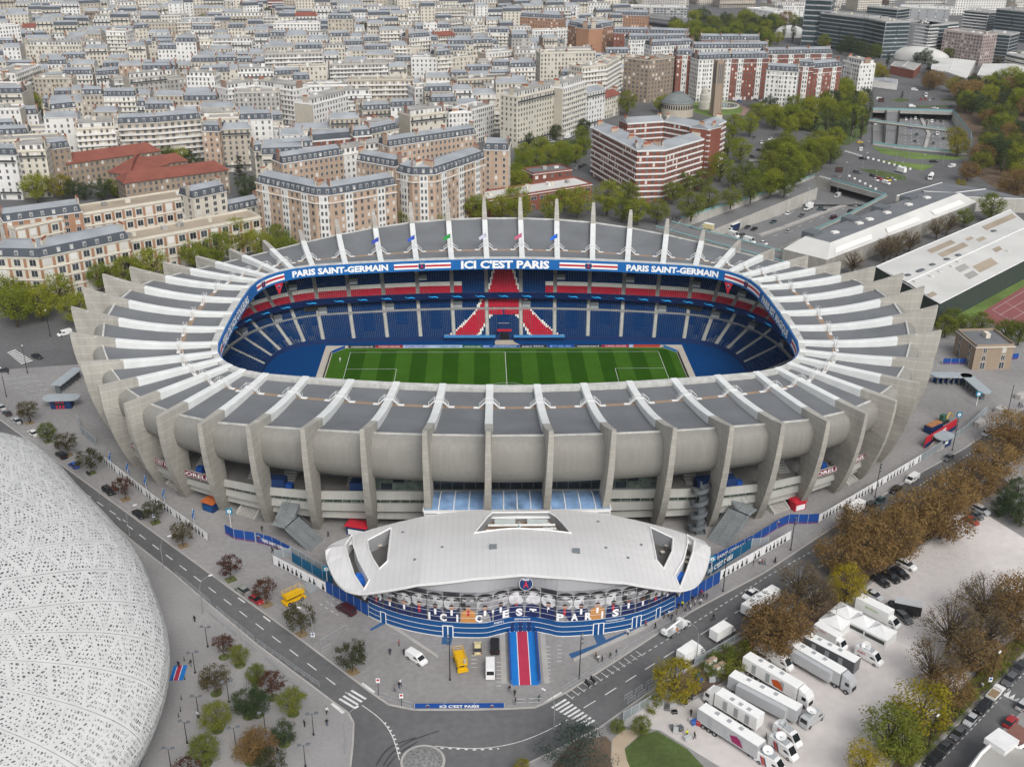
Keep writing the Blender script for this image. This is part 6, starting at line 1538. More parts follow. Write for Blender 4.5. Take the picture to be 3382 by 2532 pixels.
def car(p, ang, typ, col, where, detail=True, group=None, name=None):
 v = car_meshes(typ)
 kn = dict(hatch='hatchback', sedan='saloon car', suv='estate car', van='van', bigvan='high-roof van')[typ]
 cn = dict(darkgrey='dark grey', box='white', lift='yellow', teal='dark teal', green='greyish green').get(col, col)
 t = thing(name or ('parked_van' if 'van' in typ else 'car'), '%s %s %s' % (cn, kn, where), 'van' if 'van' in typ else 'car', p, ang, group or 'cars '+where)
 b = part('body', v['body'], None, t); paint(b, pmat(col)); [part(nm_, gm, None, t) for nm_, gm in zip(('windscreen', 'side_window', 'side_window', 'rear_window') if len(v['glass']) > 1 else ('windows',), v['glass'])]
 if detail:
  for sx in (-1, 1):
   for sy in (-1, 1):
    w = part('wheel', v['wheel'], None, t); w.location = (sx*v['L']*.31, sy*(v['w']-.1), v['rr'])
  for sy in (-1, 1):
   o = part('headlight', v['lamp'], None, t); o.location = (v['L']*.485, sy*v['w']*.62, v['low']-.02)
   o = part('tail_light', v['tail'], None, t); o.location = (-v['L']*.488, sy*v['w']*.68, v['low']+.1)
 return t
def heading(ox, oy, x, y, dx, dy, z=0):
 a = C(ox, oy, x-dx*20, y-dy*20, z); b = C(ox, oy, x+dx*20, y+dy*20, z); return atan2((b-a).y, (b-a).x)
def cars(ox, oy, where, lst, z=GZ+.01, detail=True):
 for x, y, dx, dy, typ, col in lst:
  p = C(ox, oy, x, y, z); car(p, heading(ox, oy, x, y, dx, dy, z), typ, col, where, detail)
cars(0, 1240, 'parked on the left road', [(10, 285, -1, -.75, 'sedan', 'silver'), (62, 335, -1, -.75, 'hatch', 'darkgrey'), (145, 400, -1, -.75, 'sedan', 'silver'), (285, 505, -1, -.75, 'sedan', 'white'), (528, 695, -1, -.75, 'suv', 'black'), (635, 780, -1, -.72, 'hatch', 'blue'), (930, 1000, 1, .75, 'suv', 'black'), (1190, 1200, 1, .75, 'sedan', 'black')])
for x, y, dx, dy, typ, col in ((372, 1115, -1, -.65, 'hatch', 'green'), (540, 1235, 1, .62, 'hatch', 'red')): car(L7(x, y, GZ), heading(0, 1240, 1000, 1000, dx, dy), typ, col, 'parked left of the pavilion')
car(L7(1632, 1360), heading(0, 1240, 1000, 1000, -.85, -.5), 'van', 'maroon', 'beside the blue hoarding')
car(C(840, 1892, 1385, 745), heading(840, 1892, 1385, 745, 1, .62), 'van', 'white', 'with open doors on the forecourt')
car(C(840, 1892, 1908, 655), PI/2, 'hatch', 'cream', 'parked left of the carpet'); car(C(840, 1892, 2055, 640), PI/2, 'van', 'black', 'parked left of the carpet'); car(C(840, 1892, 2015, 835), PI/2, 'bigvan', 'white', 'parked left of the carpet')
cars(2532, 1240, 'on the right road', [(1240, 900, -1, .68, 'van', 'white'), (960, 1085, -1, .68, 'hatch', 'teal'), (870, 1135, -1, .68, 'suv', 'darkgrey'), (1100, 985, -1, .68, 'sedan', 'black'), (1550, 715, -1, .62, 'hatch', 'grey'), (1875, 505, -1, .62, 'hatch', 'silver')])
car(C(1690, 1892, 2040, 195, GZ), heading(1690, 1892, 2040, 195, -1, .65), 'sedan', 'white', 'on the right road')
cars(2532, 1240, 'on the gravel lot under the trees', [(1830, 1165, 1, .5, 'suv', 'silver'), (1785, 1210, 1, .5, 'hatch', 'grey'), (1745, 1255, 1, .5, 'hatch', 'red'), (1195, 1635, 1, .5, 'suv', 'white')], z=.01)
cars(2532, 1892, 'on the gravel lot', [(970, 85, 1, .65, 'suv', 'black'), (1058, 52, 1, .6, 'suv', 'black'), (1135, 18, 1, .6, 'suv', 'black'), (915, 205, 1, .55, 'sedan', 'silver'), (1165, 395, 1, .8, 'suv', 'grey')], z=.01)
cars(2532, 1892, 'parked in the bottom right street', [(2150, 830, -1, 1.05, 'suv', 'darkgrey'), (2072, 930, -1, 1.05, 'suv', 'grey'), (1845, 1160, -1, 1.05, 'suv', 'black'), (1740, 1270, -1, 1.05, 'hatch', 'silver'), (1630, 1390, -1, 1.05, 'hatch', 'grey'), (1512, 1510, -1, 1.05, 'sedan', 'darkgrey'), (1420, 1610, -1, 1.05, 'suv', 'black'), (2080, 1285, 1, -1.0, 'hatch', 'red'), (2188, 1140, 1, -1, 'hatch', 'silver')])
cars(0, 600, 'in the street at the far left', [(555, 1310, -1, .25, 'van', 'white'), (318, 1505, 1, .35, 'sedan', 'black'), (20, 1625, -1, 0, 'hatch', 'darkgrey')])
MZ = -6.58
cars(2532, 600, 'in the lower motorway cutting', [(180, 280, -1, .45, 'hatch', 'white'), (57, 350, -1, .45, 'sedan', 'teal'), (296, 297, -1, .45, 'hatch', 'grey'), (455, 238, -1, .45, 'hatch', 'teal'), (487, 257, -1, .45, 'sedan', 'grey'), (605, 135, -1, .5, 'bigvan', 'white'), (765, 205, 1, -.45, 'hatch', 'silver'), (716, 258, 1, -.45, 'sedan', 'black'), (190, 432, 1, -.35, 'hatch', 'silver'), (572, 315, 1, -.45, 'van', 'maroon')], MZ, False)
cars(1690, 600, 'in the lower motorway cutting', [(2012, 398, -1, .45, 'hatch', 'darkgrey'), (2072, 412, -1, .45, 'sedan', 'black'), (1960, 470, -1, .4, 'suv', 'grey')], MZ, False)
cars(1690, 600, 'on the bridge behind the stadium', [(2030, 520, 1, .3, 'bigvan', 'white'), (2150, 535, 1, .3, 'hatch', 'white'), (1895, 470, 1, .35, 'bigvan', 'white')], .45, False)
MZ2 = -5.58
cars(2532, 0, 'in the upper motorway cutting', [(1230, 1095, 0, 1, 'van', 'blue'), (1282, 1155, .1, 1, 'sedan', 'teal'), (1265, 1215, .1, 1, 'hatch', 'darkgrey'), (1455, 1150, -.2, -1, 'bigvan', 'white'), (1510, 1190, -.2, -1, 'hatch', 'black'), (1437, 1295, 0, -1, 'van', 'white'), (930, 1065, .2, -1, 'van', 'white'), (1190, 1025, 0, 1, 'hatch', 'white'), (1232, 1022, 0, 1, 'hatch', 'silver'), (1270, 1018, 0, 1, 'van', 'white'), (1410, 1045, 0, -1, 'van', 'white'), (1442, 1035, 0, -1, 'hatch', 'darkgrey'), (1490, 1040, 0, -1, 'sedan', 'black'), (1422, 1232, 0, 1, 'hatch', 'grey')], MZ2, False)
cars(2532, 0, 'on the motorway square', [(805, 1285, .3, -1, 'van', 'white'), (820, 1245, .3, -1, 'sedan', 'grey'), (795, 1222, 1, 0, 'hatch', 'yellow'), (820, 1362, 1, .2, 'sedan', 'black'), (772, 1480, 1, .2, 'suv', 'grey'), (905, 1508, 1, .3, 'hatch', 'darkgrey'), (930, 1545, 1, .3, 'hatch', 'white'), (957, 1532, 1, .3, 'sedan', 'red'), (1020, 1572, 1, .3, 'van', 'white'), (1035, 1545, 1, .3, 'hatch', 'yellow'), (1077, 1540, 1, .3, 'hatch', 'silver'), (1580, 1430, -1, .2, 'van', 'white'), (1427, 1388, 1, 0, 'suv', 'black'), (35, 1195, -1, .2, 'hatch', 'white'), (1610, 820, -1, .1, 'sedan', 'silver')], GZ, False)
cars(2532, 0, 'round the far roundabout', [(1240, 915, 1, 0, 'van', 'white'), (1440, 930, 1, .1, 'sedan', 'white'), (1572, 922, 1, 0, 'suv', 'darkgrey'), (965, 855, 1, .1, 'van', 'white'), (1315, 855, .2, 1, 'hatch', 'red'), (1355, 855, .2, 1, 'hatch', 'red'), (1392, 860, .2, 1, 'hatch', 'silver'), (1360, 825, .2, 1, 'bigvan', 'white'), (1262, 775, 1, .1, 'van', 'white'), (1425, 855, .2, 1, 'hatch', 'grey')], GZ, False)
cars(1690, 0, 'on the church square', [(1380, 828, 1, -.3, 'bigvan', 'white'), (1795, 835, 1, .1, 'hatch', 'blue'), (1850, 830, 1, .1, 'hatch', 'darkgrey'), (1857, 855, 1, .1, 'hatch', 'black'), (1912, 838, 1, .1, 'sedan', 'black'), (1945, 870, 1, 0, 'hatch', 'blue'), (2010, 850, 1, .1, 'hatch', 'silver'), (2085, 860, 1, .1, 'hatch', 'grey'), (2137, 868, 1, .1, 'hatch', 'white'), (1168, 865, 1, -.2, 'hatch', 'white'), (1130, 872, 1, -.2, 'hatch', 'grey'), (1560, 800, 1, -.2, 'van', 'white')], GZ, False)
cars(1690, 0, 'in the street beside the red and white block', [(580, 1435, 1, -.5, 'suv', 'black'), (622, 1418, 1, -.5, 'hatch', 'grey'), (560, 1440, 1, -.4, 'hatch', 'silver'), (1890, 1525, 1, .2, 'hatch', 'white'), (2135, 1225, .3, 1, 'hatch', 'white'), (2120, 1290, 1, .1, 'sedan', 'black'), (2055, 1345, 1, .1, 'hatch', 'darkgrey'), (2070, 1185, .3, 1, 'hatch', 'grey'), (150, 1475, 1, .1, 'hatch', 'silver'), (345, 1215, 1, -.1, 'hatch', 'silver')], GZ, False)
def wheels(t, xs, w, r=.5):
 v = car_meshes('suv')['wheel']; k = r/.37
 for x in xs:
  for s in (-1, 1):
   o = part('wheel', v, None, t); o.location = (x, s*(w/2-.12), r); o.scale = (k, 1.6, k)
def box_part(t, name, x, z, sx, sy, sz, mat): return part(name, MB().box(x, 0, z, sx, sy, sz), mat, t)
def box_truck(lb, p, ang, L=6.5, w=2.2, H=3.0, col='box', cab='white', dark=False, cat='truck', hood=1.9, group='lorries and box trucks'):
 """cargo box behind a small cab; origin under the middle"""
 t = thing('box_truck', lb, cat, p, ang, group); lb_ = L-hood
 box_part(t, 'cargo_box', -L/2+lb_/2, .75, lb_, w, H-.75, pmat(col)); box_part(t, 'chassis', -.2, .45, L-.8, w*.6, .35, m_under)
 box_part(t, 'roof_rim', -L/2+lb_/2, H-.03, lb_+.04, w+.05, .07, pmat('box') if col != 'black' else pmat('silver'))
 x0 = L/2; cb = MB(); ww = w*.47; hb = min(H-.5, 2.25)
 loft(cb, [(x0-hood, sect(ww, .45, hb, .86)), (x0-hood+.9, sect(ww, .45, hb, .86)), (x0-.45, sect(ww, .45, 1.25, .95)), (x0, sect(ww*.92, .45, .95, .95))]); part('cab', cb, pmat(cab), t)
 part('windscreen', MB().add([(x0-.4, -ww*.86, 1.3), (x0-.4, ww*.86, 1.3), (x0-hood+.97, ww*.78, hb-.06), (x0-hood+.97, -ww*.78, hb-.06)], [(0, 1, 2, 3)]), m_cglass, t)
 for s in (-1, 1): part('side_window', MB().add([(x0-hood+.2, s*(ww+.02), 1.35), (x0-.75, s*(ww+.02), 1.35), (x0-hood+.85, s*(ww*.93+.02), hb-.2), (x0-hood+.2, s*(ww*.93+.02), hb-.2)], [(0, 1, 2, 3) if s < 0 else (3, 2, 1, 0)]), m_cglass, t)
 wheels(t, (x0-.95, -L/2+1.3), w, .42); return t
def trailer(lb, p, ang, L=13, w=2.5, H=3.9, col='silver', tractor=True, cab='silver', group='television trucks on the lot', stripe=None, pods=False):
 t = thing('articulated_truck' if tractor else 'trailer', lb, 'truck', p, ang, group)
 b = box_part(t, 'trailer_body', 0, 1.0, L, w, H-1.0, pmat(col)); box_part(t, 'roof_panel', 0, H, L-.1, w-.1, .06, pmat('box')); box_part(t, 'underframe', 0, .6, L-1, w*.7, .4, m_under)
 wheels(t, (-L/2+1.6, -L/2+2.9, -L/2+4.2), w)
 for s in (-1, 1):
  for q in range(3): part('side_door', MB().box(-L*.28+q*L*.26, s*(w/2+.01), 1.3, .95, .05, 2.1), m_steel, t)
  if stripe: part('side_print', MB().add([(L*.1, s*(w/2+.04), 1.4), (L*.28, s*(w/2+.04), 1.4), (L*.22, s*(w/2+.04), 2.8), (L*.16, s*(w/2+.04), 3.2), (L*.05, s*(w/2+.04), 2.6)], [(0, 1, 2, 3, 4) if s < 0 else (4, 3, 2, 1, 0)]), stripe, t)
 for q in range(3): part('roof_hatch', MB().box(-L*.25+q*L*.2, .3, H+.06, .8, .8, .12), m_steel, t)
 if pods: 
  for s in (-1,): part('slide_out', MB().box(L*.02, s*(w/2+.5), 1.3, L*.72, 1.0, 2.3), pmat('silver'), t)
 if tractor:
  x0 = L/2+.4; ww = 1.2; cb = MB()
  loft(cb, [(x0, sect(ww, .6, 3.6, .9)), (x0+1.5, sect(ww, .6, 3.5, .88)), (x0+2.15, sect(ww*.97, .6, 2.4, .95)), (x0+2.3, sect(ww*.93, .6, 1.2, .95))]); part('cab', cb, pmat(cab), t)
  part('windscreen', MB().add([(x0+2.19, -1.05, 2.0), (x0+2.19, 1.05, 2.0), (x0+1.68, 1.0, 3.2), (x0+1.68, -1.0, 3.2)], [(0, 1, 2, 3)]), m_cglass, t)
  for s in (-1, 1): part('side_window', MB().box(x0+1.3, s*1.19, 1.95, .9, .04, .8), m_cglass, t)
  part('deflector', MB().add([(x0-.1, -1.1, 3.5), (x0-.1, 1.1, 3.5), (x0+1.2, .95, 3.5), (x0+1.2, -.95, 3.5), (x0-.1, -1.0, 4.0), (x0-.1, 1.0, 4.0)], [(0, 3, 4), (1, 5, 2), (3, 2, 5, 4), (0, 4, 5, 1)]), pmat(cab), t)
  part('grille', MB().box(x0+2.29, 0, .8, .06, 1.5, .9), m_under, t); wheels(t, (x0+1.3, x0-1.2), 2.5)
 else:
  part('landing_leg', MB().box(L/2-2, 0, 0, .25, 1.6, 1.0), m_under, t)
 return t
def two(ox, oy, x0, y0, x1, y1, z=0.0):
 a, b = C(ox, oy, x0, y0, z), C(ox, oy, x1, y1, z); m_ = (a+b)/2; m_.z = 0; return m_, atan2((b-a).y, (b-a).x), (b-a).length
m_mag = M('magenta_print', (.28, .02, .10), .5, .05); m_orp = M('orange_print', (.55, .10, .02), .5, .05)
def roofline(ox, oy, x0, y0, x1, y1, H):
 a, b = C(ox, oy, x0, y0, H), C(ox, oy, x1, y1, H); m_ = (a+b)/2; return Vc((m_.x, m_.y, .01)), atan2((b-a).y, (b-a).x), (b-a).length
def tr(lb, ox, oy, x0, y0, x1, y1, **k):
 p, a, L = roofline(ox, oy, x0, y0, x1, y1, k.get('H', 3.9)); return trailer(lb, p, a, L, **k)
t = tr('grey television trailer with magenta print nearest the bottom edge', 1690, 1892, 1625, 1130, 2140, 1455, tractor=False, stripe=m_mag)
tr('white trailer with tractor facing the road beside the grey trailer', 1690, 1892, 2130, 1215, 1770, 1000, col='box', cab='white')
tr('grey television trailer with folding roof decks in the middle of the lot', 1690, 1892, 1880, 850, 2532-1690+1620, 1150, tractor=False, stripe=m_mag, pods=True)
tr('white and orange articulated truck with open side door', 2532, 1892, -170, 690, 290, 960, col='box', cab='white', stripe=m_orp)
tr('silver articulated truck with magenta ring print and steps', 2532, 1892, 190, 570, 660, 840, col='silver', cab='silver', stripe=m_mag, pods=True)
tr('long grey trailer without tractor beside the silver articulated truck', 2532, 1892, 340, 520, 780, 745, tractor=False, col='grey')
p, a, L = roofline(2532, 1892, 790, 190, 1150, 370, 3.6); box_truck('long white box truck with green lettering behind the tents', p, a, L, 2.4, 3.6, hood=2.2)
part('lettering', flat_text('BIVOUAC', (-1.0, -1.22, 2.3), (1, 0, 0), (0, 0, 1), .6, 3.2, .02, out=(0, -.03, 0)), M('green_print', (.35, .5, .2), .6, 0), TOPS[-1])
p, a, L = roofline(2532, 1892, 430, 420, 690, 570, 3.1); box_truck('small white box truck with red lettering beside the tents', p, a, L, 2.2, 3.1)
part('lettering', flat_text('LOCAUTO', (-1.6, -1.13, 2.4), (1, 0, 0), (0, 0, 1), .4, 1.9, .02, out=(0, -.03, 0)), m_red, TOPS[-1])
p, a, L = roofline(2532, 1892, 1300, 265, 1050, 215, 3.2); box_truck('black box truck with grey roof behind the tents', p, a, 7.6, 2.3, 3.2, col='black', cab='black')
p, a, L = roofline(1690, 1892, 1715, 450, 1890, 440, 2.9); box_truck('white box van driving on the right road', C(1690, 1892, 1800, 540, GZ), heading(1690, 1892, 1800, 540, 1, -.62), 6.4, 2.2, 3.0)
box_truck('cream roofed box truck parked at the right road', C(1690, 1892, 1530, 725, GZ), heading(1690, 1892, 1530, 725, 1, -.62), 6.8, 2.3, 3.2)
box_truck('white box truck parked under the brown trees on the right road', C(2532, 1240, 745, 1180, GZ), heading(2532, 1240, 745, 1180, -1, .68), 6.4, 2.2, 3.0)
trailer('long white coach half hidden by brown trees on the right road', C(1690, 1892, 2120, 300, GZ), heading(1690, 1892, 2120, 300, 1, -.65), 11, 2.5, 3.2, 'box', False, group='lorries and box trucks')
box_truck('white box truck in the lower motorway cutting', C(2532, 600, 355, 240, MZ), heading(2532, 600, 355, 240, -1, .45, MZ), 6.6, 2.3, 3.3); box_truck('blue sided truck in the lower motorway cutting', C(1690, 600, 1890, 420, MZ), heading(1690, 600, 1890, 420, -1, .4, MZ), 8.5, 2.4, 3.6, col='navy')
box_truck('yellow and white box van on the bridge behind the stadium', C(1690, 600, 1665, 410, .45), heading(1690, 600, 1665, 410, -1, -.2), 6.5, 2.2, 3.1, col='cream')
box_truck('white box truck on the motorway square', C(2532, 0, 1140, 1475, GZ), heading(2532, 0, 1140, 1475, -1, -.3), 7, 2.3, 3.2); box_truck('white truck at the far side of the church square', C(1690, 0, 1480, 815, GZ), heading(1690, 0, 1480, 815, 1, -.15), 8, 2.3, 3.0); box_truck('white truck in the street beside the garden', C(1690, 0, 480, 1185, GZ), heading(1690, 0, 480, 1185, 1, -.4), 6.5, 2.3, 3.0)
t = thing('tanker_truck', 'white tanker lorry on the motorway square', 'truck', C(2532, 0, 1400, 1530, GZ), heading(2532, 0, 1400, 1530, -.5, 1)); part('tank', MB().tube([(-4, 0, 1.9), (-3.9, 0, 1.9), (2, 0, 1.9), (2.1, 0, 1.9)], [.8, 1.25, 1.25, .8], 10), pmat('box'), t); part('cab', MB().box(3.4, 0, .6, 2, 2.3, 2.4), pmat('white'), t); part('windscreen', MB().box(4.42, 0, 1.7, .05, 2, .9), m_cglass, t); wheels(t, (3.4, -2, -3.2), 2.3, .5)
def sat_van(lb, p, ang, col, dish, stripe=False):
 t = car(p, ang, 'bigvan', col, 'x', True, 'satellite vans'); t['label'] = lb; t.name = 'satellite_van'
 if stripe:
  for s in (-1, 1):
   for q, c in enumerate((m_mag, m_orp, pmat('navy'))): part('side_stripe', MB().add([(-1.2+q*.35, s*1.04, .5), (-.9+q*.35, s*1.04, .5), (-1.5+q*.35, s*1.0, 2.1), (-1.8+q*.35, s*1.0, 2.1)], [(0, 1, 2, 3) if s < 0 else (3, 2, 1, 0)]), c, t)
 part('roof_rack', MB().box(-.6, 0, 2.56, 2.8, 1.4, .15), m_steel, t)
 if dish:
  d = part('dish', MB().lathe(0, 0, [(.02, 0), (.5, .08), (.85, .28), (1.0, .45), (.98, .47), (.5, .12), (.02, .04)], 20), m_whst, t, smooth=True); d.location = (-.9, 0, 3.0); d.rotation_euler = dish
  part('dish_mount', MB().box(-.9, 0, 2.7, .4, .4, .4), m_steel, t)
 return t
sat_van('grey van with a large white dish pointing up beside the trailers', C(2532, 1892, 385, 1270, .01), heading(2532, 1892, 385, 1270, 1, -.75), 'silver', (.15, .1, 0))
sat_van('white van with red lettering and roof dish near the tents', C(2532, 1892, 870, 740, .01), heading(2532, 1892, 870, 740, 1, .55), 'white', (1.0, .3, 0))
part('lettering', flat_text('INBA', (-1.2, -1.05, 1.5), (1, 0, 0), (0, 0, 1), .45, 1.7, .02, out=(0, -.03, 0)), m_red, TOPS[-1])
sat_van('striped white satellite van nearest the trailers', C(2532, 1892, 175, 1420, .01), heading(2532, 1892, 175, 1420, 1, .75), 'white', (.9, -.6, 0), True)
sat_van('striped white satellite van in the middle of the three', C(2532, 1892, 140, 1530, .01), heading(2532, 1892, 140, 1530, 1, .75), 'white', (.3, .1, 0), True)
sat_van('striped white satellite van at the bottom edge of the lot', C(2532, 1892, 30, 1650, .01), heading(2532, 1892, 30, 1650, 1, .6), 'white', (.2, .2, 0), True)
car(C(2532, 1892, 110, 780, .01), heading(2532, 1892, 110, 780, 1, .6), 'bigvan', 'white', 'between the orange and the silver trucks'); car(C(1690, 1892, 2185, 700, .01), heading(1690, 1892, 2185, 700, 1, .5), 'bigvan', 'white', 'by the railing of the gravel lot')
def crane_truck(lb, p, ang):
 t = thing('crane_truck', lb, 'truck', p, ang, 'lorries and box trucks'); part('flatbed', MB().box(-1.0, 0, .85, 4.6, 2.1, .2), m_steel, t); part('chassis', MB().box(0, 0, .45, 6, 1.0, .4), m_under, t)
 cb = MB(); loft(cb, [(1.5, sect(1.0, .5, 2.3, .9)), (2.6, sect(1.0, .5, 2.25, .88)), (3.1, sect(.98, .5, 1.4, .95)), (3.2, sect(.95, .5, 1.0, .95))]); part('cab', cb, pmat('white'), t); part('windscreen', MB().add([(3.06, -.85, 1.45), (3.06, .85, 1.45), (2.66, .8, 2.2), (2.66, -.8, 2.2)], [(0, 1, 2, 3)]), m_cglass, t)
 part('boom', MB().tube([(-3.0, .2, 1.5), (-1, 0, 2.0), (1.4, -.2, 2.5)], [.22, .26, .22], 4), m_whst, t); part('bucket', MB().box(-3.1, .3, 1.0, .9, 1.1, .9), m_whst, t); part('turret', MB().box(-.6, 0, 1.05, 1.0, 1.0, .8), m_whst, t)
 part('traffic_cone', MB().lathe(-.2, -.85, [(.3, 1.06), (.12, 1.5), (.02, 1.8)], 8), pmat('orange'), t); wheels(t, (2.3, -2.0), 2.1, .42)
crane_truck('white crane lorry parked at the kerb before the pavilion', C(1690, 1892, 1390, 500, GZ), heading(1690, 1892, 1390, 500, 1, -.65))
t = thing('pickup_truck', 'white pickup with tan load bed in the bottom right street', 'truck', C(2532, 1892, 1955, 1040, GZ), heading(2532, 1892, 1955, 1040, 1, -1.05)); cb = MB(); loft(cb, [(.3, sect(.9, .4, 1.75, .86)), (1.3, sect(.9, .4, 1.7, .84)), (1.9, sect(.9, .4, 1.05, .95)), (2.6, sect(.84, .4, .85, .95))]); part('cab', cb, pmat('white'), t)
part('windscreen', MB().add([(1.88, -.76, 1.12), (1.88, .76, 1.12), (1.34, .72, 1.68), (1.34, -.72, 1.68)], [(0, 1, 2, 3)]), m_cglass, t); part('load_bed', MB().box(-1.2, 0, .6, 3.0, 1.9, .5), pmat('white'), t); part('load', MB().box(-1.2, 0, 1.02, 2.7, 1.65, .1), M('tan_load', (.25, .18, .11), .9, .2, 2), t); wheels(t, (1.7, -1.5), 1.85, .36)
def lift(lb, p, ang):
 t = thing('scissor_lift', lb, 'lift', p, ang, 'yellow scissor lifts'); y = pmat('lift')
 part('base', MB().box(0, 0, .5, 4.2, 1.9, .6), y, t); part('scissor_stack', MB().box(0, 0, 1.1, 3.6, .9, .7), m_under, t); part('platform', MB().box(0, 0, 1.85, 4.6, 2.1, .35), y, t)
 for s in (-1, 1):
  part('guard_rail', MB().bar((-2.3, s*1.0, 3.2), (2.3, s*1.0, 3.2), .07).bar((-2.3, s*1.0, 2.7), (2.3, s*1.0, 2.7), .05), y, t); part('guard_rail', MB().bar((s*2.3, -1, 3.2), (s*2.3, 1, 3.2), .07).bar((s*2.3, -1, 2.7), (s*2.3, 1, 2.7), .05), y, t)
  for q in range(5): part('rail_post', MB().bar((-2.3+q*1.15, s*1.0, 2.2), (-2.3+q*1.15, s*1.0, 3.2), .06), y, t)
  part('outrigger', MB().box(s*2.3, 0, .3, .5, 2.2, .5), y, t)
 part('control_box', MB().box(2.0, .5, 2.2, .4, .5, .9), m_steel, t); wheels(t, (1.6, -1.6), 2.0, .45)
lift('yellow scissor lift behind the dark maple left of the pavilion', L7(995, 1230), heading(0, 1240, 1000, 1000, 1, -.35)); lift('yellow scissor lift parked left of the carpet', C(840, 1892, 1760, 790), heading(840, 1892, 1760, 790, .35, 1))
p = C(2532, 1240, 1510, 400); t = thing('excavator', 'small green and yellow excavator behind the red PARIS wall', 'excavator', (p.x, p.y, 0), .6); part('track', MB().box(0, 0, 0, 3, 2, .7), m_under, t); part('cab', MB().box(-.2, .3, .7, 1.6, 1.3, 1.9), M('excavator_green', (.05, .12, .08), .5, .05), t); part('boom', MB().tube([(.6, -.4, 1.2), (1.8, -.4, 3.0), (3.2, -.4, 2.0), (3.5, -.4, 1.0)], .2, 4), pmat('yellow'), t)
def scooter(lb, p, ang, col='black'):
 t = thing('motor_scooter', lb, 'scooter', p, ang, 'motor scooters')
 part('frame', MB().box(-.1, 0, .35, 1.1, .3, .3), pmat(col), t); part('seat', MB().box(-.35, 0, .68, .75, .28, .14), m_under, t); part('front_shield', MB().add([(.45, -.25, .3), (.45, .25, .3), (.62, .2, 1.0), (.62, -.2, 1.0), (.55, -.2, .3), (.55, .2, .3), (.70, .15, 1.0), (.70, -.15, 1.0)], [(3, 2, 1, 0), (4, 5, 6, 7), (0, 1, 5, 4), (2, 3, 7, 6), (1, 2, 6, 5), (3, 0, 4, 7)]), pmat(col), t); part('handlebar', MB().bar((.5, -.35, 1.05), (.5, .35, 1.05), .05), m_under, t)
 for x in (-.6, .65):
  w = part('wheel', car_meshes('suv')['wheel'], None, t); w.location = (x, 0, .27); w.scale = (.73, .6, .73)
 part('top_box', MB().box(-.85, 0, .75, .4, .42, .35), m_under, t)
scooter('dark motor scooter parked at the right road kerb, nearer the zebra', C(1690, 1892, 645, 955, GZ), 1.9); scooter('dark motor scooter parked at the right road kerb, farther from the zebra', C(1690, 1892, 690, 925, GZ), 1.9); scooter('dark motor scooter under the third maple of the left road', C(0, 1240, 755, 850), 2.4)
m_tent = M('white_canvas', (.70, .70, .69), .7, .05, .4); m_tw = M('tent_window', (.06, .07, .06), .3, .3, 2)
def marquee(lb, c0, ang, w, d):
 t = thing('marquee_tent', lb, 'tent', c0, ang, 'white marquee tents')
 part('wall', MB().prism([(-w/2, -d/2), (w/2, -d/2), (w/2, d/2), (-w/2, d/2)], 0, 2.4, cap=False), m_tent, t)
 e = .12; part('roof', MB().add([(-w/2-e, -d/2-e, 2.35), (w/2+e, -d/2-e, 2.35), (w/2+e, d/2+e, 2.35), (-w/2-e, d/2+e, 2.35), (-w*.22, -d*.2, 3.0), (w*.22, -d*.2, 3.0), (w*.22, d*.2, 3.0), (-w*.22, d*.2, 3.0), (0, 0, 3.9)], [(0, 1, 5, 4), (1, 2, 6, 5), (2, 3, 7, 6), (3, 0, 4, 7), (4, 5, 8), (5, 6, 8), (6, 7, 8), (7, 4, 8)]), m_tent, t)
 for s in (-1, 1): part('clear_window', MB().box(0, s*(d/2+.02), 1.0, w*.86, .04, .85), m_tw, t)
 return t
ta = heading(2532, 1892, 850, 480, 1, .5)
for (x, y, lb) in ((680, 320, 'white peaked marquee tent beside the long white box truck, rearmost'), (590, 395, 'white peaked marquee tent next to the small box truck'), (820, 400, 'white peaked marquee tent in the middle of the tent row'), (975, 480, 'white peaked marquee tent with the doorway at the front end')):
 g = C(2532, 1892, x, y, 2.6); marquee(lb, (g.x, g.y, .01), ta, 5.2, 4.6)
for x, y in ((1675, 830), (1715, 800), (1745, 870), (1790, 845)):
 g = C(1690, 1892, x, y); t = thing('switch_cabinet', 'tall pale cabinet with brown roof beside the shrubs', 'cabinet', (g.x, g.y, 0), .6, 'pale cabinets beside the shrubs'); part('body', MB().box(0, 0, 0, 1.1, 1.1, 2.4), m_tent, t); part('roof', MB().add([(-.6, -.6, 2.4), (.6, -.6, 2.4), (.6, .6, 2.4), (-.6, .6, 2.4), (0, 0, 2.7)], [(0, 1, 4), (1, 2, 4), (2, 3, 4), (3, 0, 4), (3, 2, 1, 0)]), m_tan, t)
m_case = M('flight_case', (.05, .055, .06), .6, .3, 1); R_ = random.Random(5)
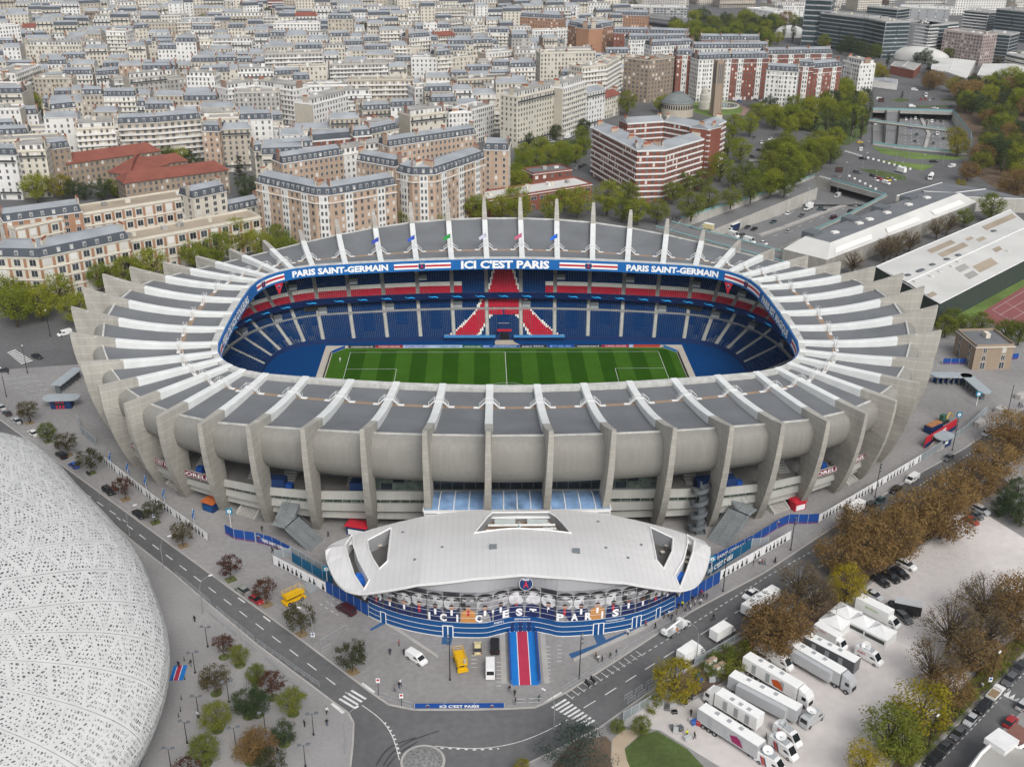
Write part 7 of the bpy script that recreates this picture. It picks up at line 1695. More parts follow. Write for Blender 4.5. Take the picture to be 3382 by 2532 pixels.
for q, (x, y, c) in enumerate(((1270, 1150, 'silver'), (1330, 1160, 'grey'), (1370, 1140, 'silver'), (1480, 1110, 'black'), (1530, 1070, 'black'), (1560, 1290, 'blue'), (1540, 1270, 'silver'), (1600, 1300, 'red'), (1440, 1340, 'grey'), (1400, 1360, 'silver'), (1500, 1420, 'silver'), (1370, 1330, 'grey'), (1620, 930, 'blue'), (1590, 900, 'blue'), (1710, 930, 'silver'), (1750, 920, 'grey'), (1390, 1195, 'black'))):
 g = C(1690, 1892, x, y); w, d, h = R_.uniform(.8, 1.5), R_.uniform(.6, .9), R_.uniform(.5, 1.1)
 t = thing('flight_case', '%s equipment case on wheels near the lot gate' % dict(grey='grey').get(c, c), 'case', (g.x, g.y, .01), R_.uniform(0, 3), 'equipment cases near the lot gate'); part('case', MB().box(0, 0, .12, w, d, h), pmat(c), t); part('lid_edge', MB().box(0, 0, .12+h*.7, w+.03, d+.03, .05), m_steel, t)
 for sx in (-1, 1):
  for sy in (-1, 1): part('caster', MB().box(sx*w*.4, sy*d*.38, 0, .12, .1, .13), m_under, t)
# THE TOWN
def wallm(n, c, **k): return M(n, c, .85, .10, .06, .05, streak=.08, **k)
WALL = dict(cream=wallm('cream_render', (.60, .56, .475)), white=wallm('white_render', (.70, .69, .665)), grey=wallm('grey_stone', (.40, .385, .36)), beige=wallm('beige_stone', (.46, .41, .335)), tan=wallm('tan_brick', (.45, .335, .25)), brick=wallm('red_brick', (.235, .085, .06)), brown=wallm('brown_stone', (.30, .235, .175)), pink=wallm('pink_granite', (.40, .315, .29)), orange=wallm('orange_brick', (.36, .20, .125)), office=wallm('silver_cladding', (.36, .37, .38)), blank=wallm('blank_gable', (.47, .43, .36)), gable=wallm('brick_gable', (.30, .22, .18)))
m_zn = M('zinc_roof', (.30, .32, .34), .55, .16, .1, .08); m_slate = M('slate_roof', (.07, .08, .095), .7, .12, .2); m_tile = M('red_tile', (.215, .075, .055), .85, .14, .15, .08); m_flat = M('flat_roof', (.33, .32, .30), .9, .2, .08, .1); m_tanr = M('gravel_roof', (.36, .30, .23), .9, .15, .08, .1); m_wroof = M('white_roof', (.56, .555, .53), .8, .08, .06, .04)
m_pane = M('window_pane', (.045, .052, .06), .15, 0, rand=.6, spec=.6); m_blind = M('window_blind', (.60, .59, .56), .6, 0, rand=.2); m_wfr = M('window_frame', (.62, .61, .58), .6, 0); m_trim = M('stone_trim', (.60, .57, .50), .8, .08, .2); m_wtrim = M('white_band', (.70, .69, .66), .7, .05, .3); m_pot = M('terracotta', (.32, .12, .07), .85, .2, 1); m_iron = M('iron_balcony', (.06, .065, .07), .7, .2, 1)
m_fpane = M('far_window', (.13, .135, .14), .3, .6, .35, .5, fscale=.9)
m_offg = M('office_curtain_glass', (.035, .055, .062), .15, .3, .05, .3, spec=.6, fscale=.4)
WIN = {}
def win_mesh(w, h, blind):
 k = (round(w, 1), round(h, 1), blind)
 if k not in WIN:
  mb = MB().box(0, -.03, 0, w+.22, .10, h+.22, mi=1); mb.box(0, -.09, .11, w, .06, h, mi=0); mb.box(0, -.13, .11, .08, .05, h, mi=1)
  WIN[k] = mb.mesh('window', [m_blind if blind else m_pane, m_wfr])
 return WIN[k]
class Bld:
 """collects a building; emits parts of a thing or adds to the distant mass"""
 def __init__(s, o, ang): s.o = Vc(o); s.a = ang; s.ex = Vc((cos(ang), sin(ang), 0)); s.ey = Vc((-sin(ang), cos(ang), 0)); s.parts = []; s.wins = []
 def P(s, x, y, z): return s.ex*x+s.ey*y+Vc((0, 0, z))
 def add(s, name, mb, mat): s.parts.append((name, mb, mat))
 def bx(s, name, x0, x1, y0, y1, z0, z1, mat):
  q = [s.P(x, y, z) for z in (z0, z1) for x, y in ((x0, y0), (x1, y0), (x1, y1), (x0, y1))]
  s.add(name, MB().add(q, [(4, 5, 6, 7), (0, 1, 5, 4), (1, 2, 6, 5), (2, 3, 7, 6), (3, 0, 4, 7)]), mat)
 def frus(s, name, r0, z0, r1, z1, mat, cap=True):
  q = [s.P(x, y, z) for (a, b, c, d), z in ((r0, z0), (r1, z1)) for x, y in ((a, c), (b, c), (b, d), (a, d))]
  s.add(name, MB().add(q, [(0, 1, 5, 4), (1, 2, 6, 5), (2, 3, 7, 6), (3, 0, 4, 7)]+([(4, 5, 6, 7)] if cap else [])), mat)
def wing(B, L, d, h, wall, roof='mansard', x=0.0, y=0.0, floors=None, bay=2.6, sides=(True, True), style='', R=rnd, chim=True, ww=1.15, wh=1.7, z0=0.0, gable='blank', dorm=True):
 wm = WALL[wall]; hd = h-z0
 B.bx('wall', x, x+L, y, y+d, z0, h, wm)
 n = floors or max(1, round(hd/3.05)); fh = hd/n
 def row(kind, length):
  c = max(1, int((length-1.0)/bay)); return [(i+.5)*length/c for i in range(c)]
 for f in range(n):
  z = z0+f*fh+fh*.26
  if f == 0 and z0 == 0: zz, hh, w2 = z0+.3, 2.3, 1.6
  else: zz, hh, w2 = z, min(wh, fh*.62), ww
  for t in row('f', L): B.wins.append((x+t, y, zz, 0, w2, hh))
  if sides[0]:
   for t in row('s', d): B.wins.append((x, y+t, zz, -PI/2, w2, hh))
  if sides[1]:
   for t in row('s', d): B.wins.append((x+L, y+t, zz, PI/2, w2, hh))
 for sd, xx in ((0, x), (1, x+L)):
  if not sides[sd] and gable: B.bx('gable', xx-(.06 if sd == 0 else -.0), xx+(.0 if sd == 0 else .06), y+.1, y+d-.1, z0, h+.0, WALL[gable])
 if style == 'bands':
  for f in range(1, n+1): B.bx('balcony_band', x-.2, x+L+.2, y-.4, y+.1, z0+f*fh-.35, z0+f*fh+.4, m_wtrim)
 elif style == 'slabs':
  for f in range(1, n): B.bx('balcony_slab', x, x+L, y-1.1, y, z0+f*fh-.2, z0+f*fh+.75, WALL['white'] if wall != 'white' else m_trim)
 elif style == 'balc':
  for f in (1, n-1) if n > 3 else (n-1,): B.bx('balcony', x+.4, x+L-.4, y-.7, y, z0+f*fh, z0+f*fh+.9, m_iron); B.bx('ledge', x+.3, x+L-.3, y-.75, y, z0+f*fh-.18, z0+f*fh-.02, m_trim)
 elif style == 'piers':
  c = max(1, int((L-1.0)/bay))
  for f in range(n):
   for i in range(c+1): t = i*L/c; B.bx('brick_pier', max(x, x+t-.55), min(x+L, x+t+.55), y-.08, y, z0+f*fh+.5, z0+f*fh+fh-.5, WALL['orange'])
  for f in range(1, n): B.bx('ledge', x-.1, x+L+.1, y-.35, y, z0+f*fh-.2, z0+f*fh+.1, m_trim)
 elif style == 'bays':
  c = max(1, int(L/11))
  for i in range(c): t = (i+.5)*L/c; B.bx('bay_front', x+t-1.9, x+t+1.9, y-.35, y+.0, z0, h+.3, m_wtrim); [B.wins.append((x+t+e, y-.35, z0+f*fh+fh*.26, 0, .9, min(1.7, fh*.6))) for f in range(1, n) for e in (-.85, .85)]
  B.bx('ledge', x-.2, x+L+.2, y-.45, y, h-fh*1.1, h-fh*1.0, m_wtrim)
 B.bx('cornice', x-.25, x+L+.25, y-.35, y+d+.35, h, h+.28, m_wtrim if wall in ('brick', 'white', 'tan', 'orange') else m_trim)
 H0 = h+.28
 if roof == 'mansard':
  mh = 3.0; B.frus('slate_slope', (x+.1, x+L-.1, y+.15, y+d-.15), H0, (x+.5, x+L-.5, y+1.5, y+d-1.5), H0+mh, m_slate, False)
  q = [B.P(*v) for v in ((x+.5, y+1.5, H0+mh), (x+L-.5, y+1.5, H0+mh), (x+L-.5, y+d-1.5, H0+mh), (x+.5, y+d-1.5, H0+mh), (x+.5, y+d/2, H0+mh+1.3), (x+L-.5, y+d/2, H0+mh+1.3))]
  B.add('roof', MB().add(q, [(0, 1, 5, 4), (2, 3, 4, 5), (1, 2, 5), (3, 0, 4)]), m_zn); top = H0+mh+.9
  if dorm:
   for t in row('f', L):
    B.bx('dormer', x+t-.7, x+t+.7, y+.4, y+2.0, H0+.45, H0+2.3, m_zn); B.wins.append((x+t, y+.4, H0+.65, 0, .8, 1.2))
 elif roof == 'zinc':
  q = [B.P(*v) for v in ((x-.2, y-.25, H0), (x+L+.2, y-.25, H0), (x+L+.2, y+d+.25, H0), (x-.2, y+d+.25, H0), (x-.2, y+d/2, H0+2.3), (x+L+.2, y+d/2, H0+2.3))]
  B.add('roof', MB().add(q, [(0, 1, 5, 4), (2, 3, 4, 5), (1, 2, 5), (3, 0, 4)]), m_zn); top = H0+1.8
 elif roof in ('tile', 'hip'):
  e = d*.35 if roof == 'hip' else 0; rh = d*.27
  q = [B.P(*v) for v in ((x-.6, y-.7, H0-.15), (x+L+.6, y-.7, H0-.15), (x+L+.6, y+d+.7, H0-.15), (x-.6, y+d+.7, H0-.15), (x-.6+e, y+d/2, H0+rh), (x+L+.6-e, y+d/2, H0+rh))]
  B.add('roof', MB().add(q, [(0, 1, 5, 4), (2, 3, 4, 5), (1, 2, 5), (3, 0, 4)]), m_tile); top = H0+rh-.5
 else:
  rm = dict(flat=m_flat, gravel=m_tanr, white=m_wroof, dark=m_roof, terrace=m_flat)[roof]
  B.bx('roof', x+.3, x+L-.3, y+.3, y+d-.3, H0-.1, H0+.05, rm)
  for a in ((x, x+L, y, y+.3), (x, x+L, y+d-.3, y+d), (x, x+.3, y, y+d), (x+L-.3, x+L, y, y+d)): B.bx('parapet', *a, H0, H0+.8, wm)
  top = H0
  if roof == 'terrace':
   B.bx('penthouse', x+1.5, x+L-1.5, y+2.2, y+d-1, H0, H0+2.9, WALL['white']); B.bx('penthouse_roof', x+1.1, x+L-1.1, y+1.8, y+d-.8, H0+2.9, H0+3.15, m_flat)
   for t in row('f', L-3): B.wins.append((x+1.5+t, y+2.2, H0+.4, 0, 1.5, 1.9))
   top = H0+3
  for i in range(max(1, int(L/9))):
   t = R.uniform(1.5, max(1.6, L-2)); B.bx('roof_box', x+t-.9, x+t+R.uniform(.6, 1.8), y+d*.5, y+d*.5+R.uniform(1.2, 3), top, top+R.uniform(.9, 2.2), R.choice((m_wtrim, m_flat, WALL['cream'])))
 if chim:
  for xx in ((x+.15, x+L-.75) if L < 40 else [x+.15+i*(L-.9)/max(1, int(L/15)) for i in range(int(L/15)+1)]):
   w0 = y+d*R.uniform(.12, .3); w1 = w0+d*R.uniform(.22, .4); cm = R.choice((WALL['blank'], WALL['gable'], WALL['tan'], WALL['cream']))
   B.bx('chimney', xx, xx+.6, w0, w1, h, top+R.uniform(.9, 1.7), cm); B.bx('chimney_pots', xx+.12, xx+.48, w0+.3, w1-.3, top+1.0, top+2.1, m_pot)
NEAR_D = 560.0
FAR = {}
def emit(B, label, cat='building', group='town houses', name='town_house', near=None):
 dist = (B.o-CAM).length; near = dist < NEAR_D if near is None else near
 t = thing(name, label, cat, (B.o.x, B.o.y, B.o.z), 0, group)
 merged = {}
 for nm, mb, mat in B.parts:
  if not near and nm in ('parapet', 'chimney_pots', 'roof_box', 'dormer', 'chimney', 'cornice', 'balcony', 'ledge', 'balcony_slab'):
   k = (nm, mat.name); merged.setdefault(k, (MB(), mat))[0].add(mb.v, mb.f)
  else: part(nm, mb, mat, t)
 for (nm, _), (mb, mat) in merged.items(): part(nm, mb, mat, t, kind='stuff')
 if near and len(B.wins) <= 300:
  for x, y, z, r, w, h in B.wins:
   p = B.P(x, y, z); o = link('window', win_mesh(w, h, rnd.random() < .22), t); o.location = p; o.rotation_euler = (0, 0, B.a+r)
 elif B.wins: part('windows', win_quads(B), [m_fpane, m_blind], t, kind='stuff')
 return t
def win_quads(B, base=Vc((0, 0, 0))):
 mb = MB()
 for x, y, z, r, w, h in B.wins:
  p = B.P(x, y, z)+base; a = B.a+r; e = Vc((cos(a), sin(a), 0)); nn = Vc((sin(a), -cos(a), 0))*.08
  mb.quad(p-e*w/2+nn, p+e*w/2+nn, p+e*w/2+nn+Vc((0, 0, h)), p-e*w/2+nn+Vc((0, 0, h)), 1 if rnd.random() < .2 else 0)
 return mb
FOOT_ = []
def foot(B, x0, x1, y0, y1, m=1.5):
 FOOT_.append([(B.o+B.P(x, y, 0))[:2] for x, y in ((x0-m, y0-m), (x1+m, y0-m), (x1+m, y1+m), (x0-m, y1+m))])
def eave(ox, oy, xl, yl, xr, yr, h):
 a, b = C(ox, oy, xl, yl, h), C(ox, oy, xr, yr, h); a.z = b.z = 0; return a, b
def land(label, segs, d, h, wall, roof='mansard', near=None, cat='building', group=None, name='apartment_block', **k):
 """one building from one or several front eave lines traced at height h"""
 B0 = None; t = None
 for q, (ox, oy, xl, yl, xr, yr) in enumerate(segs):
  a, b = eave(ox, oy, xl, yl, xr, yr, h); ang = atan2((b-a).y, (b-a).x)
  if B0 is None: B0 = Bld(a, ang); B = B0
  else: B = Bld(a, ang)
  L = (b-a).length; kk = dict(k); 
  if len(segs) > 1: kk.setdefault('sides', (q == 0, q == len(segs)-1)); kk['gable'] = None
  wing(B, L, d, h, wall, roof, **kk); foot(B, 0, L, 0, d)
  if B is not B0:
   off = B.o-B0.o
   for nm, mb, mat in B.parts: mb.v = [tuple(Vc(v)+off) for v in mb.v]; B0.parts.append((nm, mb, mat))
   for x, y, z, r, w, hh in B.wins:
    p = B.P(x, y, z)+off; B0.wins.append((p.dot(B0.ex), p.dot(B0.ey), z, r+B.a-B0.a, w, hh))
 return emit(B0, label, cat, group or 'landmark blocks', name, near)
c0, c8, c16, c25 = (0, 0), (840, 0), (1690, 0), (2532, 0)
def s(c, *v): return (c[0], c[1], *v)
land('tan brick block with white bays and slate mansard, behind the left stands', [s((840, 600), 12, 10, 515, 122), s((840, 600), 515, 122, 662, 120), s((840, 600), 662, 120, 1212, 28)], 12, 25, 'tan', 'mansard', style='bays', bay=2.8)
land('rear wings of the tan brick courtyard block with square stair towers', [s(c8, 240, 1405, 760, 1325), s(c8, 870, 1375, 1195, 1432)], 11, 25, 'tan', 'mansard')
land('tan brick block with chamfered corner and white bay fronts, beside the garden', [s(c8, 1215, 1472, 1345, 1500), s(c8, 1345, 1500, 1545, 1497), s(c8, 1545, 1497, 1972, 1352)], 13, 27, 'tan', 'mansard', style='bays', bay=2.8)
land('tan brick corner tower with steep slate roof right of the chamfered block', [s(c8, 1962, 1285, 2170, 1290)], 16, 27, 'tan', 'mansard', bay=2.8)
land('long tan brick rear wing with dormers behind the chamfered block', [s(c8, 1150, 1260, 1900, 1150)], 11, 25, 'tan', 'mansard')
land('red brick row with plain slate roof and cream balconies', [s(c8, 500, 1210, 838, 1182)], 12, 21, 'brick', 'mansard', style='bands', dorm=False); land('tall red brick house with slate roof at the end of the brick row', [s(c8, 850, 1172, 1002, 1160)], 12, 23, 'brick', 'mansard', style='bands')
land('cream house with curved dormers between brick row and tall gable', [s(c8, 1002, 1150, 1235, 1102)], 12, 22, 'cream', 'mansard', style='balc'); land('cream and brick row with arched white dormers left of the brick row', [s(c8, 0, 1300, 512, 1258)], 12, 20, 'cream', 'mansard', style='balc')
land('large red brick block with white balcony bands beside the church', [s(c16, 690, 1095, 1075, 1292), s(c16, 1075, 1292, 1310, 1287), s(c16, 1310, 1287, 1640, 1192)], 13, 26, 'brick', 'zinc', style='bands', bay=2.9, near=True)
land('rear courtyard wings of the red and white block', [s(c16, 990, 1060, 1300, 1040), s(c16, 1300, 1040, 1690, 1112), s(c16, 1690, 1112, 1830, 1040)], 11, 26, 'brick', 'zinc', style='bands', bay=2.9)
land('cream ten-storey block with iron balconies on the avenue', [s(c16, 50, 838, 432, 752)], 13, 30, 'cream', 'terrace', style='balc'); land('grey-white ten-storey slab with continuous balconies on the avenue', [s(c16, 440, 762, 637, 702)], 13, 31, 'white', 'terrace', style='slabs', sides=(False, True)); land('narrow white house with tall windows on the avenue', [s(c16, 640, 800, 800, 765)], 12, 23, 'white', 'zinc', style='balc'); land('low cream house with red tiled roof at the avenue corner', [s(c16, 800, 842, 926, 805)], 11, 14, 'cream', 'tile')
land('broad tan apartment block with recessed bays facing the church', [s(c16, 962, 500, 1175, 522), s(c16, 1175, 522, 1392, 494)], 15, 30, 'brown', 'flat', bay=3, ww=1.6); land('curved cream slab block with long balcony bands', [s(c16, 600, 585, 812, 562), s(c16, 812, 562, 936, 492)], 14, 31, 'cream', 'flat', style='slabs'); land('long cream slab behind the curved cream block', [s(c16, 245, 462, 720, 452)], 14, 30, 'cream', 'flat')
land('wide dark-fronted slab block with pale frame and balcony rows', [s(c8, 85, 468, 580, 455)], 14, 28, 'grey', 'flat', style='slabs', near=False); land('low pale slab with continuous window bands', [s(c8, 640, 560, 1210, 545)], 13, 18, 'grey', 'flat', style='slabs', near=False); land('long glazed hall with pale arched roof', [s(c8, 350, 745, 1130, 690)], 14, 12, 'office', 'white', bay=1.6, near=False, chim=False); land('beige seven-storey block with balconies and flat roof right of centre', [s(c8, 1730, 690, 2199, 665)], 13, 24, 'beige', 'dark', style='balc', near=False)
land('white stepped modern block with small square windows', [s(c8, 1370, 760, 1740, 735)], 14, 22, 'white', 'flat', near=False); land('white curved clinic with ribbon windows and roof plant', [s(c8, 1500, 930, 1660, 975), s(c8, 1660, 975, 1860, 965), s(c8, 1860, 950, 2050, 900)], 14, 20, 'white', 'flat', bay=2.0, near=False); land('cream block with planted terraces and blank stone gable', [s(c8, 1330, 1000, 1640, 965)], 14, 25, 'cream', 'terrace', sides=(False, False), style='balc'); land('white rounded terrace block with roof gardens', [s(c8, 500, 900, 800, 822)], 14, 24, 'white', 'terrace', bay=2.6, sides=(False, True))
land('large white complex with balcony bands at the left of the glazed hall', [s(c0, 1945, 770, 2190, 735), s(c8, 0, 735, 330, 780)], 15, 22, 'white', 'terrace', style='bands', near=False); land('tall white office slab with dark ribbon windows', [s(c0, 905, 275, 1075, 278)], 16, 30, 'white', 'flat', style='slabs', near=False); land('white blank-sided block with roof garden left of centre', [s(c0, 1592, 660, 1830, 665)], 14, 23, 'white', 'terrace', sides=(False, True)); land('grey balcony block with planters in the left middle', [s(c0, 972, 690, 1400, 655)], 13, 18, 'grey', 'flat', style='slabs')
land('long beige block with curved balconies and two-storey slate mansard', [s(c0, 1005, 1065, 1330, 1052), s(c0, 1330, 1052, 1720, 1020)], 13, 24, 'beige', 'mansard', style='slabs', bay=3.2, ww=1.7); land('long low terrace under a blue-grey slate mansard with white dormers', [s(c0, 362, 892, 1010, 868)], 11, 15, 'cream', 'mansard')
land('narrow brick-fronted house right of the long beige block', [s(c0, 1725, 1125, 1872, 1128)], 12, 23, 'tan', 'mansard'); land('grey-beige house with iron balconies right of the long beige block', [s(c0, 1878, 1112, 2140, 1102)], 13, 23, 'beige', 'zinc', style='balc'); land('white corner house at the left edge near the school', [s(c0, -60, 1330, 132, 1332)], 13, 22, 'white', 'mansard', style='balc'); land('cream art deco house with arched windows near the school', [s(c0, 138, 1300, 388, 1292)], 13, 23, 'cream', 'terrace', style='balc'); land('brown stone house with bow windows near the school', [s(c0, 392, 1285, 600, 1262)], 13, 21, 'brown', 'mansard'); land('cream stepped terrace block behind the brown stone house', [s(c0, 645, 1112, 985, 1092)], 13, 24, 'cream', 'terrace', style='slabs')
land('slanted white terraced block with planted balconies at the left', [s(c0, 130, 640, 345, 560)], 18, 24, 'white', 'flat', style='slabs', near=False)
land('long school wing with red tiled hip roof, rear', [s(c0, 575, 1405, 1370, 1290)], 14, 13, 'brown', 'hip', group='school', name='school_wing', chim=False); land('long school wing with red tiled hip roof, front', [s(c0, 1065, 1570, 1950, 1452)], 14, 12, 'brown', 'hip', group='school', name='school_wing', chim=False); land('middle school wing with red tiled roof and small turret', [s(c0, 925, 1470, 1110, 1500)], 26, 12, 'brown', 'hip', group='school', name='school_wing', chim=False); land('short school wing with red tiled roof on the right', [s(c0, 1230, 1425, 1600, 1375)], 12, 12, 'brown', 'hip', group='school', name='school_wing', chim=False)
land('long cream and brick institute front with large dark windows behind the avenue trees', [s((0, 600), -60, 648, 340, 655), s((0, 600), 340, 655, 1105, 495)], 15, 17, 'cream', 'mansard', bay=4.4, ww=2.3, wh=2.4, floors=4, style='piers'); land('flat gravel roofed institute wing with brick piers behind the avenue trees', [s((0, 600), 1112, 520, 2230, 312)], 13, 14, 'cream', 'gravel', bay=4.4, ww=2.5, wh=2.6, floors=3, chim=False, style='piers')
land('rear institute wing with grey mansard at the far left', [s((0, 600), 30, 352, 700, 262)], 12, 17, 'orange', 'mansard', bay=4, ww=1.6); land('rear institute wing with gravel roof and tall windows', [s((0, 600), 130, 415, 690, 290), s((0, 600), 690, 290, 1645, 138)], 14, 15, 'cream', 'gravel', bay=4.2, ww=2.4, wh=2.4, floors=3, chim=False, style='piers'); land('institute end pavilion with brick piers and steep slate roof', [s((0, 600), 1648, 150, 1935, 88)], 12, 17, 'cream', 'mansard', bay=4, ww=1.6)
land('small slate roofed lodge beside the institute', [s((0, 600), 1960, 262, 2230, 205)], 9, 8, 'cream', 'mansard')
land('long low red brick school with white flat roof behind the far stand', [(840, 600, 1680, 215, 1690-840+680/1, 20)] if False else [s((840, 600), 1685, 218, 2885, 28)], 15, 8, 'brick', 'white', bay=5, ww=3.2, wh=1.6, floors=2, chim=False); land('small red brick pavilion with grey roof beside the garden', [s(c16, 180, 1495, 512, 1455)], 12, 7, 'brick', 'dark', bay=4, ww=1.8, floors=2, chim=False)
for q, (seg, h, w, lb) in enumerate((([s(c16, 1412, 475, 1552, 475)], 31, 'brick', 'red brick mansion with white corner bays left of the tower'), ([s(c16, 1600, 515, 1880, 505)], 30, 'white', 'white fronted mansion with arched gable beside the tower'), ([s(c16, 1880, 505, 2199, 500)], 30, 'brick', 'red and white mansion right of the tower'), ([s(c25, 0, 605, 270, 620)], 29, 'white', 'white gabled mansion at the square'), ([s(c25, 272, 570, 402, 575)], 30, 'brick', 'dark red brick mansion right of the white gable'), ([s(c25, 402, 590, 640, 570)], 28, 'brick', 'rounded red brick mansion with white bands at the square end'), ([s(c25, 652, 525, 797, 560)], 24, 'white', 'white modern terrace block right of the brick mansions'), ([s(c16, 870, 285, 1180, 290)], 28, 'brick', 'dark red mansion row with slate roofs, rear left'), ([s(c16, 1180, 290, 1512, 300)], 27, 'brick', 'dark red mansion row with slate roofs, rear right'), ([s(c16, 1000, 345, 1500, 340)], 27, 'white', 'white dormered mansion row in the middle rank'), ([s(c16, 1200, 400, 1560, 385)], 28, 'white', 'white gabled mansion row nearer the square'), ([s(c16, 1620, 345, 2120, 350)], 26, 'brick', 'wide red brick mansion with penthouse'), ([s(c16, 1560, 420, 2199, 415)], 28, 'white', 'long white and brick mansion rank behind the square'), ([s(c25, 0, 470, 560, 460)], 27, 'brick', 'red brick mansion rank behind the white gable'), ([s(c16, 480, 215, 660, 252), s(c16, 660, 252, 885, 222)], 31, 'orange', 'orange brick mansion with grey mansard and corner'), ([s(c16, 70, 145, 420, 165)], 27, 'orange', 'orange brick mansion at the upper middle, left'), ([s(c16, 880, 130, 1165, 140)], 26, 'orange', 'orange brick mansion at the upper middle, right'))):
 land(lb, seg, 14, h, w, 'mansard' if 'modern' not in lb else 'terrace', near=False, style='bays' if 'white' in lb and q < 14 else '', group='brick mansions')
def office(lb, segs, d, h, wall='office', glass=True, fl=9, style='slabs'):
 t = land(lb, segs, d, h, wall, 'flat', near=False, bay=60 if glass else 3, ww=1.8, style=style, group='office blocks', name='office_block', chim=False)
 if glass:
  for (ox, oy, xl, yl, xr, yr) in segs:
   a, b = eave(ox, oy, xl, yl, xr, yr, h); L = (b-a).length; ang = atan2((b-a).y, (b-a).x); B = Bld(a, ang)
   for f in range(fl): B.bx('glass_band', .3, L-.3, -.35, -.1, h*(f+.12)/fl, h*(f+.82)/fl, m_offg); B.bx('glass_band', L+.05, L+.3, .4, d-.4, h*(f+.12)/fl, h*(f+.82)/fl, m_offg)
   for nm, mb, mat in B.parts: mb.v = [tuple(Vc(v)+a-t.location) for v in mb.v]; part(nm, mb, mat, t)
office('dark green glass office block with roof plant', [s(c25, 462, 115, 835, 158), s(c25, 835, 158, 1020, 195)], 26, 32, 'office', style=''); office('mirror glass tower at the left of the office group', [s(c25, 335, -5, 560, 5)], 30, 44, 'office', style=''); office('silver striped office block with stepped front', [s(c25, 1105, 182, 1400, 222), s(c25, 1400, 222, 1640, 200)], 24, 30, 'office'); office('pink granite office with square windows', [s(c25, 1515, 265, 1855, 308)], 22, 26, 'pink', False, style=''); office('dark glass office right of the pink one', [s(c25, 1860, 285, 2085, 305)], 24, 26, 'office', style=''); office('dark glass block at the top right corner', [s(c25, 1965, 80, 2260, 110)], 26, 30, 'office', style=''); office('blue-grey glass block at the top right', [s(c25, 1690, 95, 1900, 115)], 24, 24, 'office'); office('low dark glass office in the second rank', [s(c25, 860, 60, 1120, 85)], 24, 28, 'office', style=''); office('white framed office at the right edge', [s(c25, 2050, 460, 2330, 520)], 20, 16, 'white', fl=4)
land('pale low warehouse at the top, left of the mirror tower', [s(c25, 140, 60, 335, 62)], 30, 14, 'white', 'flat', near=False, chim=False); land('pale roofed hall in front of the offices', [s(c25, 1130, 70, 1560, 90)], 40, 16, 'office', 'white', near=False, chim=False, bay=8)
land('long glass station hall with pale roof at the top', [s(c16, 720, 60, 1500, 75)], 30, 11, 'office', 'white', near=False, chim=False, bay=4, ww=3); land('white box building at the top right of the trees', [s(c16, 2010, 75, 2240, 110)], 30, 12, 'white', 'white', near=False, chim=False, bay=9)
def air_dome(lb, ox, oy, x0, y0, x1, y1, d, h):
 a, b = C(ox, oy, x0, y0), C(ox, oy, x1, y1); L = (b-a).length; t = thing('air_dome', lb, 'dome', a, atan2((b-a).y, (b-a).x), 'white air domes'); FOOT_.append([a[:2], b[:2], (b[0], b[1]+d), (a[0], a[1]+d)])
 rows = []
 for i in range(13):
  u = i/12; kx = sin(PI*min(1, max(.0, u)))**.35 if 0 < u < 1 else .02
  rows.append([(L*u, d/2-d/2*kx*cos(PI*j/10)*1.0, .02+h*kx*sin(PI*j/10)**.8) for j in range(11)])
 part('membrane', MB().grid(rows), m_wroof, t, smooth=True)
air_dome('white air dome between the poplars', 2532, 0, 60, 320, 330, 330, 30, 11); air_dome('white air dome before the dark glass offices', 2532, 0, 570, 375, 880, 400, 28, 10); air_dome('long white air dome before the silver office', 2532, 0, 1000, 495, 1480, 560, 30, 12)
def hall(lb, pts, z, zb, roofm, wallm_, name='sports_hall', ribs_=0):
 """pts: near-left, near-right, far-right, far-left roof corners (world at z)"""
 o = Vc((pts[0].x, pts[0].y, 0)); q = [p-o for p in pts]; t = thing(name, lb, 'hall', o, 0, 'halls'); FOOT_.append([p[:2] for p in pts])
 part('wall', MB().prism([(p.x, p.y) for p in q], zb, z-.02, cap=False), wallm_, t); mid0, mid1 = (q[0]+q[1])/2, (q[2]+q[3])/2
 up = Vc((0, 0, .8)); part('roof', MB().add([q[0], mid0+up, mid1+up, q[3]], [(0, 1, 2, 3)]).add([mid0+up, q[1], q[2], mid1+up], [(0, 1, 2, 3)]), roofm, t)
 for a, b in ((q[0], q[1]), (q[1], q[2]), (q[3], q[0])): part('eave_trim', MB().tube([a, b], .22, 4), m_edge, t)
 part('ridge', MB().tube([mid0+up, mid1+up], .25, 4), m_edge, t)
 return t, q, o
t, q, o = hall('long white roofed sports hall with tan roof patches at the right', [C(2532, 600, 935, 725, 9), C(2532, 600, 1480, 1040, 9), C(2532, 600, 2420, 560, 9), C(2532, 600, 2085, 238, 9)], 9, 0, m_wroof, M('dark_green_cladding', (.045, .06, .05), .8, .1))
def onroof(u, v): a = q[0].lerp(q[1], u); b = q[3].lerp(q[2], u); p = a.lerp(b, v); p.z = 9.0+.8*(1-abs(u-.5)*2)+.05; return p
for u0, u1, v0, v1, mt in ((.1, .2, .30, .48, m_tanr), (.25, .36, .32, .52, m_tanr), (.10, .22, .72, .98, m_tanr), (.72, .86, .40, .56, m_tanr), (.62, .72, .30, .38, m_flat), (.78, .88, .3, .38, m_flat), (.30, .38, .60, .66, m_tanr), (.2, .27, .55, .6, m_tanr), (.6, .68, .62, .68, m_tanr), (.8, .87, .0, .05, m_tanr)):
 part('roof_patch', MB().add([onroof(u0, v0), onroof(u1, v0), onroof(u1, v1), onroof(u0, v1)], [(0, 1, 2, 3)]), mt, t)
